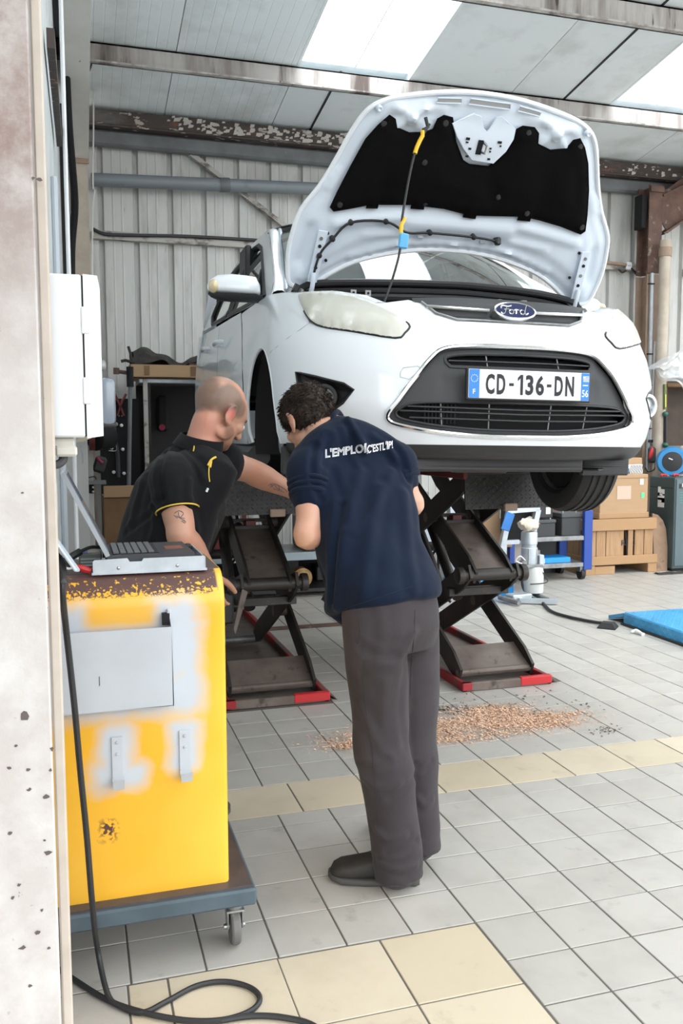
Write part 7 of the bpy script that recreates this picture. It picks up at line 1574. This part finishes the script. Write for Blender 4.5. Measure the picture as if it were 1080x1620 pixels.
def shoe(pid, heel, toe, zt, parent, w_=.052):
    heel, toe = Vector(heel), Vector(toe); heel.z = toe.z = 0; d = (toe-heel); L = d.length; d.normalize(); s = Vector((d.y, -d.x, 0)); rings = []
    def ring(t, hw, z0, z1, p=2.6):
        c = heel + d*(L*t); o = []
        for k in range(24):
            a = 2*PI*k/24; cx, sn = math.cos(a), math.sin(a)
            o.append(c + s*(hw*math.copysign(abs(cx)**(2/p), cx)) + Vector((0, 0, (z0+z1)/2 + (z1-z0)/2*math.copysign(abs(sn)**(2/p), sn))))
        return o
    up = MB(); up.loft([ring(.01, .022, .02, .08), ring(.05, .036, .018, .105), ring(.15, .040, .018, .118), ring(.30, .043, .018, .118), ring(.42, .046, .018, .106), ring(.58, .050, .018, .086), ring(.75, .053, .018, .072), ring(.88, .049, .018, .064), ring(.96, .036, .02, .052), ring(.995, .012, .022, .034)])
    so = up.build('shoe', M['shoe_black'], parent, smooth=60)
    sl = MB(); sl.loft([ring(-.012, .022, .0, .030, 4), ring(.04, .038, .0, .034, 4), ring(.3, .043, .0, .026, 4), ring(.6, .052, .0, .025, 4), ring(.85, .051, .002, .028, 4), ring(.96, .036, .006, .034, 4), ring(1.012, .014, .014, .032, 4)])
    sl.build('sole', M['sole_grey'], so, smooth=50)
    for k in range(4):
        t = .44+k*.075; c = heel+d*(L*t); z = .108-.030*(t-.40)/.2
        MB().tube([c-s*.028+Vector((0, 0, z-.010)), c+Vector((0, 0, z+.003)), c+s*.028+d*.012+Vector((0, 0, z-.010))], .0032, n=6, smooth=4).build('lace', M['sole_grey'], so)
    c = heel+d*(L*.42)
    for q in (-1, 1): MB().tube([c+Vector((0, 0, .098)), c+s*q*.02+d*.015+Vector((0, 0, .108)), c+s*q*.035+Vector((0, 0, .092)), c+Vector((0, 0, .098))], .003, n=6, smooth=4).build('lace_bow', M['sole_grey'], so)
    return so

# ------------------------------------------------------------------ man in the navy T-shirt
p2 = thing('person', 'man seen from behind in navy printed T-shirt and grey work trousers', 'person', (1.0, 2.62, 0))
J = dict(hipL=atd(588, 958, 2.75), hipR=atd(646, 950, 2.87), kneeL=atd(606, 1180, 2.78), kneeR=atd(652, 1165, 2.90), ankL=atd(627, 1352, 2.80), ankR=atd(658, 1310, 2.93),
         pel=atd(618, 945, 2.80), waist=atd(598, 868, 2.85), chest=atd(566, 765, 2.93), neckb=atd(541, 683, 3.03), head=atd(486, 661, 3.09),
         shL=atd(490, 728, 2.93), shR=atd(620, 722, 3.03), elL=atd(489, 842, 2.84), elR=atd(648, 795, 3.02), wrL=atd(560, 838, 3.06), wrR=atd(610, 815, 3.16))
fS = dirv(-.28, .90, -.42); rS = dirv(.96, .27, .09); rP = dirv(.74, .67, .0); fP = dirv(-.67, .74, 0)
hf, hu = dirv(-.50, .72, -.62), dirv(-.40, .50, .78)
bd2 = MB()
hr, hf, hu = head(bd2, J['head'], hf, hu, 1.0)
limb(bd2, [J['head']-hu*.07-hf*.03, J['neckb']+fS*.02, J['neckb'].lerp(J['chest'], .3)+fS*.06], [.056, .060, .075])
sect(bd2, [(J['neckb'].lerp(J['chest'], .15)+fS*.06, rS*.10, fS*.05), (J['chest']+fS*.07, rS*.15, fS*.09), (J['waist']+fP*.03, rP*.13, fP*.085), (J['pel'], rP*.14, fP*.09), (J['pel']-Z0v*.10, rP*.13, fP*.08)])
for a, b, c, w_ in (('shL', 'elL', 'wrL', 1), ('shR', 'elR', 'wrR', -1)):
    limb(bd2, [J[a]+fS*.03, J[a].lerp(J[b], .5), J[a].lerp(J[b], .85), J[b]+(J[b]-(J[a]+J[c])/2)*.12, J[b].lerp(J[c], .18), J[b].lerp(J[c], .42), J[b].lerp(J[c], .75), J[c]], [.053, .050, .045, .043, .044, .042, .032, .027], k=6, n=24)
hand(bd2, J['wrL'], (J['wrL']-J['elL']), Z0v*-1, 1, .5); hand(bd2, J['wrR'], (J['wrR']-J['elR']), Z0v*-1, -1, .5)
for a, b, c in (('hipL', 'kneeL', 'ankL'), ('hipR', 'kneeR', 'ankR')): limb(bd2, [J[a], J[b], J[c], Vector((J[c].x, J[c].y, .06))], [.075, .052, .038, .036])
ear2 = J['head']-hr*.082-hu*.02
M['skin2'] = skin_mat('skin_b', SK2, [(ear2, .02, (.62, .25, .19), .02, .6)], p2)
body2 = grow(bd2, .0055, 'body', M['skin2'], p2, 8)
for sg in (-1, 1): MB().ell(J['head']+hr*sg*.031+hf*.088-hu*.017, (.0115, .0115, .0115), nu=14, nv=10).build('eye', M['paper'], p2)
# hair: cap plus tufts
hc = MB(); Rh = Matrix((hr, hf, hu)).transposed()
hc.ell(J['head']+(-hf*.014+hu*.028), (.084, .104, .090), rot=Rh, nu=26, nv=18); hc.ell(J['head']+(-hf*.045-hu*.012), (.076, .070, .070), rot=Rh, nu=22, nv=14); hc.ell(J['head']+(hf*.055+hu*.07), (.06, .05, .035), rot=Rh, nu=18, nv=12)
for sg in (-1, 1): hc.ell(J['head']+hr*sg*.068+hf*.004+hu*.012, (.019, .052, .050), rot=Rh)
hcap = grow(hc, .006, 'hair', M['hair_dark'], p2, 4, wr=.007, wf_=38, seed=3)
tree = bvh(hcap); tf_ = MB(); rr = random.Random(8); off = wpos(hcap)
for k in range(5200):
    f_ = hcap.data.polygons[rr.randrange(len(hcap.data.polygons))]; c = f_.center+off; n = f_.normal
    q = c-J['head']; 
    if q.dot(hf) > .07 and q.dot(hu) < .02: continue
    t = (hf*.55 - hu*.25*(1 if q.dot(hf) < 0 else -.6) + hr*.35*math.copysign(1, q.dot(hr))*.5 + Vector((rr.uniform(-.6, .6), rr.uniform(-.6, .6), rr.uniform(-.6, .6)))); t = (t-n*t.dot(n)).normalized()
    l = rr.uniform(.012, .026); s_ = n.cross(t)*rr.uniform(.0008, .0018); a = c-n*.002
    tf_.add([a-s_, a+s_, a+t*l*.55+n*l*.30+s_*.6, a+t*l+n*l*rr.uniform(.2, .45), a+t*l*.55+n*l*.30-s_*.6], [(0, 1, 2, 3, 4)])
th = tf_.build('hair_strands', M['hair_dark'], hcap, smooth=0, fixn=False); tag(th, kind='stuff')
# T-shirt
ts = MB()
sect(ts, [(J['neckb']+fS*.045-rS*.005, rS*.075, fS*.06), (J['neckb'].lerp(J['chest'], .22)+fS*.06, rS*.165, fS*.088), (J['neckb'].lerp(J['chest'], .5)+fS*.07, rS*.196, fS*.112), (J['chest']+fS*.065, rS*.198, fS*.122), (J['chest'].lerp(J['waist'], .5)+fS*.05, dirv(.95, .31, .05)*.186, dirv(-.33, .9, -.35)*.132), (J['waist']+fP*.045, dirv(.90, .44, 0)*.172, dirv(-.45, .85, -.3)*.140),
          (J['pel']+Z0v*.055+fP*.035, dirv(.84, .55, 0)*.180, dirv(-.55, .82, 0)*.160), (J['pel']-Z0v*.014+fP*.036, dirv(.82, .56, .02)*.184, dirv(-.55, .82, -.22)*.178), (J['pel']-Z0v*.034+fP*.038, dirv(.82, .56, .02)*.178, dirv(-.55, .82, -.25)*.170)], n=40, p=2.5)
nb = atd(541, 690, 3.02)
limb(ts, [nb, nb.lerp(J['shL'], .5)+Z0v*.012, J['shL']+fS*.02], [.068, .066, .066], k=4); limb(ts, [nb, nb.lerp(J['shR'], .5)+Z0v*.012, J['shR']+fS*.02], [.068, .066, .066], k=4)
ts.ell(atd(535, 678, 3.03), (.060, .055, .045), nu=18, nv=12); limb(ts, [atd(548, 668, 3.0), atd(566, 690, 2.97), atd(576, 712, 2.95)], [.024, .030, .02], k=4)
# hanging front of the shirt
hang = J['pel']+fP*.19-rP*.04
limb(ts, [J['chest']+fS*.12, J['waist']+fP*.16-rP*.02, hang-Z0v*.02+fP*(-.02)], [.10, .09, .055], k=4)
limb(ts, [atd(548, 900, 2.78), atd(543, 950, 2.80), atd(543, 974, 2.82)], [.06, .046, .032], k=3)
for sh, el, sgn, fr_ in (('shL', 'elL', -1, .53), ('shR', 'elR', 1, .52)):
    a = J[sh]+fS*.035-rS*sgn*.03; e = J[sh].lerp(J[el], fr_)
    limb(ts, [a, J[sh].lerp(J[el], .15)+rS*sgn*.008, J[sh].lerp(J[el], fr_*.7), e], [.078, .074, .068, .063], k=6)
shirt2 = grow(ts, .007, 'tshirt', M['navy'], p2, 14, wr=.004, wf_=8, wst=(1.2, 1.2, .7), seed=5, folds=[
    (((550, 662), (566, 690), (580, 712)), .010, .006), (((543, 678), (550, 705), (566, 735)), .012, .004), (((520, 690), (515, 715), (512, 735)), .012, -.005), (((498, 705), (492, 740), (506, 790)), .010, -.007), (((618, 700), (634, 722), (644, 760)), .010, -.006),
    (((570, 745), (548, 840), (532, 960)), .016, .006), (((600, 770), (585, 860), (570, 965)), .018, .006), (((640, 780), (645, 850), (655, 930)), .018, .005), (((540, 800), (528, 870), (524, 950)), .012, -.008), (((620, 745), (600, 790), (560, 840)), .014, .004), (((590, 690), (610, 705), (625, 725)), .012, .004), (((525, 745), (540, 790), (545, 830)), .014, -.004)])
# rolled sleeve cuffs: stacked folds
for sh, el, fr_, nf in (('shL', 'elL', .53, 3), ('shR', 'elR', .52, 2)):
    d = (J[el]-J[sh]); 
    for k in range(nf):
        c = J[sh]+d*(fr_-.02-.10*k*.9); ax = (d.normalized()+Vector((0, 0, .15*math.sin(k*2+1)))).normalized(); q = MB().ring(c, ax, .0625+.002*k, 26)
        MB().tube([p + Vector((pnoise(p*22)*.006, pnoise(p*22+Vector((9, 0, 0)))*.006, pnoise(p*18+Vector((0, 7, 0)))*.007)) for p in q], .0085+.0015*(k == 0), n=8, closed=True).build('sleeve_fold', M['navy'], shirt2)
# collar band and hood-like fold at the nape
nk = MB(); q = nk.ring(J['neckb']+fS*.025+hu*.018, (J['head']-hu*.07-J['neckb']).normalized(), .066, 26); nk.tube(q, .010, n=8, closed=True); nk.build('neckband', M['navy'], shirt2)
t2 = bvh(shirt2)
for k, pts in enumerate((((553, 662), (572, 690), (583, 712)), ((545, 668), (550, 700), (563, 730)), ((500, 700), (494, 740), (505, 782)), ((628, 690), (641, 720), (645, 750)), ((520, 870), (527, 920), (530, 968)), ((560, 672), (590, 680), (612, 692)))):
    pass
pline(t2, [(540, 966), (560, 958), (600, 945), (650, 928), (684, 915)], .0011, 'hem_seam', pbr('navy_seam', (.004, .008, .02), .9), shirt2, .0004)
# printed slogan, laid onto the cloth
def print_on(tree, txt, x0, y0, x1, y1, hgt, mt, parent, lift, bold=0.0, name='lettering', sk=0.0, line=0.0):
    V_, F_ = text_mesh(txt, 1.0, bold=bold, space=1.0, line=line); xs = [v.x for v in V_]; ys = [v.y for v in V_]; a, b = min(xs), max(xs); c, d = min(ys), max(ys)
    b_ = bmesh.new(); vs_ = [b_.verts.new(v) for v in V_]
    for f in F_:
        try: b_.faces.new([vs_[i] for i in f])
        except ValueError: pass
    bmesh.ops.triangulate(b_, faces=b_.faces[:]); bmesh.ops.subdivide_edges(b_, edges=[e for e in b_.edges if e.calc_length() > .12], cuts=2, use_grid_fill=False); bmesh.ops.triangulate(b_, faces=b_.faces[:]); b_.verts.index_update()
    P = []
    for v in b_.verts:
        u = (v.co.x-a)/(b-a); w_ = (v.co.y-(c+d)/2)/(d-c); px = x0+(x1-x0)*u+sk*w_*hgt; py = y0+(y1-y0)*u-w_*hgt
        p = cast(tree, px, py, lift); P.append(p if p is not None else atd(px, py, 2.9))
    mb = MB(); mb.add(P, [[v.index for v in f.verts] for f in b_.faces]); b_.free()
    return mb.build(name, mt, parent, smooth=0, fixn=False)
print_on(t2, "L'EMPLOI,", 514, 719, 583, 709, 17, M['white_print'], shirt2, .0018, name='slogan', line=.035)
print_on(t2, "C'ESTL'IP!", 580, 711, 621, 703, 13, M['white_print'], shirt2, .0018, bold=.02, name='slogan')
# trousers
tr2 = MB()
sect(tr2, [(J['pel']+Z0v*.06, rP*.152, fP*.112), (J['pel']-Z0v*.01, rP*.158, fP*.122), (J['pel']-Z0v*.09-fP*.008, rP*.160, fP*.124), (J['pel']-Z0v*.16, rP*.150, fP*.112)], n=32)
for a, b, c, sg in (('hipL', 'kneeL', 'ankL', -1), ('hipR', 'kneeR', 'ankR', 1)):
    H_, K_, A_ = J[a]-Z0v*.02, J[b], J[c]
    pts = [H_, H_.lerp(K_, .35), H_.lerp(K_, .75), K_+fP*.012, K_.lerp(A_, .3), K_.lerp(A_, .62), A_+Z0v*.015, A_-Z0v*.035, A_-Z0v*.062]
    limb(tr2, pts[:-1], [.098, .098, .092, .090, .086, .080, .081, .076], k=6, n=26)
    tr2.cyl(A_-Z0v*.02, A_-Z0v*.075+(-fP*.01), .076, .079, n=26)
    for k, (t, rr_) in enumerate(((.90, .083), (1.02, .082))): tr2.lathe(K_.lerp(A_, t)-fP*.004*(k % 2), (A_-K_)+Vector((.10*(-1)**k, .06, 0)), [(rr_-.014, -.020), (rr_, 0), (rr_-.014, .020)], n=24)
trou2 = grow(tr2, .0075, 'trousers', M['trouser_grey'], p2, 8, wr=.004, wf_=6.5, wst=(1, 1, .8), seed=11, folds=[
    (((655, 1000), (630, 1040), (585, 1060)), .014, .004), (((570, 1020), (590, 1035), (625, 1040)), .014, -.004), (((566, 1205), (585, 1215), (612, 1205)), .012, -.005), (((572, 1228), (600, 1248), (630, 1240)), .013, .005), (((655, 1225), (640, 1245), (615, 1262)), .012, -.004),
    (((592, 1310), (612, 1328), (640, 1322)), .011, .006), (((657, 1330), (640, 1345), (612, 1350)), .010, -.006), (((598, 1362), (625, 1376), (658, 1368)), .010, .005), (((655, 1210), (668, 1218), (682, 1205)), .010, -.004), (((660, 1262), (672, 1275), (684, 1266)), .010, .004), (((572, 1120), (585, 1150), (600, 1185)), .014, .004), (((600, 960), (605, 1000), (600, 1040)), .016, .003), (((640, 1060), (632, 1120), (640, 1180)), .014, -.003), (((610, 1080), (606, 1140), (612, 1190)), .016, .003)])
tt2 = bvh(trou2)
dkp = pbr('seam_dark', (.03, .027, .03), .9)
pline(tt2, [(552, 985), (553, 1000), (560, 1013), (567, 1017)], .0022, 'pocket_seam', dkp, trou2, .0005); pline(tt2, [(568, 980), (570, 1000), (567, 1017)], .002, 'pocket_seam', dkp, trou2, .0005)
pline(tt2, [(574, 1020), (577, 1100), (590, 1200), (597, 1290), (603, 1360)], .0012, 'side_seam', dkp, trou2, .0003)
pline(tt2, [(656, 965), (655, 1000), (650, 1060), (649, 1100)], .0014, 'seat_seam', dkp, trou2, .0003)
shoe('l', onz(662, 1396), onz(521, 1390), .1, p2)
shoe('r', onz(674, 1350), onz(600, 1306), .1, p2)

# ------------------------------------------------------------------ man in the black polo shirt
p1 = thing('person', 'balding man in black polo shirt with yellow trim leaning over behind the trolley', 'person', (.33, 3.12, 0))
D1 = .12
def A1(px, py, d): return atd(px, py, d+D1)
J1 = dict(pel=A1(250, 945, 2.92), waist=A1(254, 880, 2.91), chest=A1(270, 778, 2.93), neckb=A1(313, 705, 2.97), head=A1(349, 648, 3.0), shN=A1(272, 748, 2.82), shF=A1(331, 725, 3.13),
          elN=A1(287, 848, 2.76), wrN=A1(329, 902, 2.93), elF=A1(393, 744, 3.16), wrF=A1(462, 777, 3.24), hipN=A1(232, 960, 2.86), hipF=A1(268, 955, 3.0))
g = lambda p, z: Vector((p.x, p.y, z))
J1['knN'] = g(J1['hipN'], .50)+dirv(.3, .5, 0)*.03; J1['anN'] = g(J1['hipN'], .09); J1['knF'] = g(J1['hipF'], .50)+dirv(.3, .5, 0)*.04; J1['anF'] = g(J1['hipF'], .09)+dirv(.5, .5, 0)*.06
f1 = dirv(.72, .60, -.42); r1 = dirv(.62, -.74, -.05); fp1 = dirv(.66, .75, 0); rp1 = dirv(.75, -.66, 0)
h1f, h1u = dirv(.60, .66, -.50), dirv(.36, .30, .86)
b1 = MB(); h1r, h1f, h1u = head(b1, J1['head'], h1f, h1u, 1.04)
limb(b1, [J1['head']-h1u*.06-h1f*.025, J1['neckb'].lerp(J1['head'], .3)+h1f*.0, J1['neckb']+f1*.02, J1['neckb'].lerp(J1['chest'], .3)+f1*.04], [.058, .060, .070, .09])
sect(b1, [(J1['neckb'].lerp(J1['chest'], .2)+f1*.05, r1*.10, f1*.06), (J1['chest']+f1*.05, r1*.16, f1*.10), (J1['waist'], rp1*.14, fp1*.10), (J1['pel'], rp1*.15, fp1*.10), (J1['pel']-Z0v*.1, rp1*.14, fp1*.09)])
for a, b, c in (('shN', 'elN', 'wrN'), ('shF', 'elF', 'wrF')):
    limb(b1, [J1[a]+f1*.02, J1[a].lerp(J1[b], .5), J1[a].lerp(J1[b], .85), J1[b]+(J1[b]-(J1[a]+J1[c])/2)*.06, J1[b].lerp(J1[c], .18), J1[b].lerp(J1[c], .40), J1[b].lerp(J1[c], .72), J1[c]], [.060, .056, .049, .047, .050, .048, .037, .029], k=6, n=24)
hand(b1, J1['wrN'], dirv(.15, .25, -1), dirv(.3, .9, 0), 1, .35); hand(b1, J1['wrF'], J1['wrF']-J1['elF'], dirv(.2, -.3, -.9), -1, .55)
for q in 'NF': limb(b1, [J1['hip'+q], J1['kn'+q], J1['an'+q], J1['an'+q]-Z0v*.04], [.08, .056, .042, .04])
Hc = J1['head']
buzz = (.175, .115, .088)
bl = [(Hc-h1f*.085+h1u*.010, .066, buzz, .014, .9), (Hc+h1r*.062-h1f*.030+h1u*.022, .054, buzz, .012, .88), (Hc-h1r*.062-h1f*.030+h1u*.022, .054, buzz, .012, .88), (Hc+h1r*.066+h1f*.022+h1u*.020, .032, buzz, .012, .8), (Hc-h1r*.066+h1f*.022+h1u*.020, .032, buzz, .012, .8), (Hc-h1f*.05+h1u*.085, .05, buzz, .03, .55),
      (Hc+h1f*.06-h1u*.095, .040, (.17, .085, .055), .014, .85), (Hc+h1r*.052+h1f*.030-h1u*.075, .026, (.19, .095, .06), .012, .8), (Hc+h1r*.065+h1f*.012-h1u*.055, .014, (.30, .16, .105), .010, .65), (Hc-h1r*.052+h1f*.030-h1u*.075, .026, (.19, .095, .06), .012, .8),
      (Hc+h1r*.084-h1u*.022-h1f*.012, .018, (.62, .15, .12), .014, .75), (Hc-h1u*.10-h1f*.05+h1r*.03, .05, (.60, .26, .19), .03, .6)]
M['skin1'] = skin_mat('skin_a', SK1, bl, p1)
body1 = grow(b1, .005, 'body', M['skin1'], p1, 7)
for sg in (-1, 1):
    MB().ell(Hc+(h1r*sg*.031+h1f*.088-h1u*.017)*1.04, (.012, .012, .012), nu=14, nv=10).build('eye', M['paper'], p1)
    MB().tube([Hc+(h1r*sg*x+h1f*y+h1u*z)*1.04 for x, y, z in ((.012, .100, .004), (.030, .098, .010), (.050, .084, .004))], .003, n=6, smooth=4).build('eyebrow', pbr('brow', (.12, .07, .045), .8) if sg < 0 else bpy.data.materials['brow'], p1)
po = MB()
sect(po, [(J1['neckb']+f1*.03, r1*.095, f1*.075), (J1['neckb'].lerp(J1['chest'], .25)+f1*.04, r1*.185, f1*.10), (J1['neckb'].lerp(J1['chest'], .6)+f1*.035, r1*.202, f1*.112), (J1['chest']+f1*.025, r1*.200, f1*.120), (J1['chest'].lerp(J1['waist'], .5)+fp1*.01, rp1*.185, fp1*.130), (J1['waist']-fp1*.0, rp1*.180, fp1*.135), (J1['pel']+Z0v*.02, rp1*.182, fp1*.145), (J1['pel']-Z0v*.06, rp1*.180, fp1*.142)], n=36, p=2.4)
for a, b, sg, fr_ in (('shN', 'elN', 1, .60), ('shF', 'elF', -1, .42)):
    e = J1[a].lerp(J1[b], fr_); d = (J1[b]-J1[a]).normalized(); limb(po, [J1[a]+f1*.035-r1*sg*.04, J1[a]+d*.03, J1[a].lerp(J1[b], fr_*.6)], [.085, .084, .078], k=5); po.cyl(J1[a]+d*.04, e, .080, .073, n=26)
polo = grow(po, .007, 'polo_shirt', M['polo_black'], p1, 12, wr=.004, wf_=8, seed=21, folds=[
    (((262, 715), (252, 750), (258, 790)), .010, -.006), (((300, 760), (300, 800), (312, 840)), .012, .006), (((240, 720), (222, 770), (205, 830)), .016, .005), (((255, 790), (235, 815), (200, 840)), .012, -.005), (((290, 715), (310, 735), (325, 760)), .010, .005), (((240, 800), (245, 830), (240, 850)), .012, .005)])
setm('trim_yellow', (.70, .48, .06), .6)
for a, b, fr_, r_ in (('shN', 'elN', .605, .0735), ('shF', 'elF', .425, .0735)):
    d = (J1[b]-J1[a]); MB().tube(MB().ring(J1[a]+d*fr_, d, r_*.985, 30), .0026, n=6, closed=True).build('sleeve_piping', M['trim_yellow'], polo)
cn = (J1['head']-h1u*.06-h1f*.035-J1['neckb']).normalized(); c0 = J1['neckb']+f1*.005+cn*.005
cl_ = MB(); ra_ = cl_.ring(c0-cn*.025, cn, .092, 30); rb_ = cl_.ring(c0+cn*.028, (cn-f1*.15).normalized(), .078, 30); rc_ = cl_.ring(c0+cn*.030, (cn-f1*.15).normalized(), .073, 30); rd_ = cl_.ring(c0-cn*.02, cn, .084, 30)
cl_.loft([ra_, rb_, rc_, rd_], closed=True); cl_.build('collar', M['polo_black'], polo, smooth=60)
t1 = bvh(polo)
pline(t1, [(306, 690), (303, 695)], .0022, 'yellow_stitch', M['trim_yellow'], polo, .001, k=2); pline(t1, [(304, 697), (307, 706), (306, 714)], .0022, 'yellow_stitch', M['trim_yellow'], polo, .001)
for pts, r_ in (([(329, 737), (334, 728), (341, 724)], .004), ([(331, 735), (330, 750), (331, 762)], .002), ([(334, 730), (332, 740)], .004)):
    P_ = [cast(t1, *q, .002) for q in pts]
    if all(q is not None for q in P_): MB().tube(P_, r_, n=6, smooth=3).build('yellow_placket', M['trim_yellow'], polo)
q = cast(t1, 326, 778, .001)
if q is not None: MB().tube([q, q+Z0v*.012+R0*.006], .004, n=6).build('white_emblem', M['white_print'], polo)
tb1 = bvh(body1); ink = pbr('tattoo_ink', (.10, .105, .11), .6)
for pts in ([(424, 768), (432, 765), (441, 768), (449, 773)], [(427, 771), (434, 767), (438, 772), (446, 776)], [(432, 773), (440, 776), (450, 779)], [(438, 766), (442, 771), (440, 776)], [(445, 771), (452, 775), (454, 779)], [(428, 765), (431, 770)], [(276, 812), (283, 808), (290, 812), (286, 818)], [(279, 816), (287, 821), (294, 826), (290, 822)], [(282, 810), (284, 818), (292, 820)], [(287, 824), (293, 828)], [(275, 815), (281, 820)]):
    P_ = [cast(tb1, *q, .0004) for q in [(v.x, v.y) for v in spline([Vector((a, b, 0)) for a, b in pts], 5)]]
    P_ = [q for q in P_ if q is not None]
    if len(P_) > 2: MB().tube(P_, .0013, n=5).build('tattoo', ink, p1)
tr1 = MB(); sect(tr1, [(J1['pel']+Z0v*.05, rp1*.165, fp1*.125), (J1['pel']-Z0v*.08, rp1*.168, fp1*.128), (J1['pel']-Z0v*.15, rp1*.15, fp1*.11)], n=30)
for q in 'NF': limb(tr1, [J1['hip'+q], J1['hip'+q].lerp(J1['kn'+q], .5), J1['kn'+q], J1['kn'+q].lerp(J1['an'+q], .5), J1['an'+q], J1['an'+q]-Z0v*.02], [.10, .097, .088, .082, .080, .078], k=5, n=24)
grow(tr1, .009, 'trousers', M['trouser_dark'], p1, 5, wr=.005, wf_=7)
for q in 'NF': shoe(q, J1['an'+q]-fp1*.09, J1['an'+q]+fp1*.19, .1, p1)
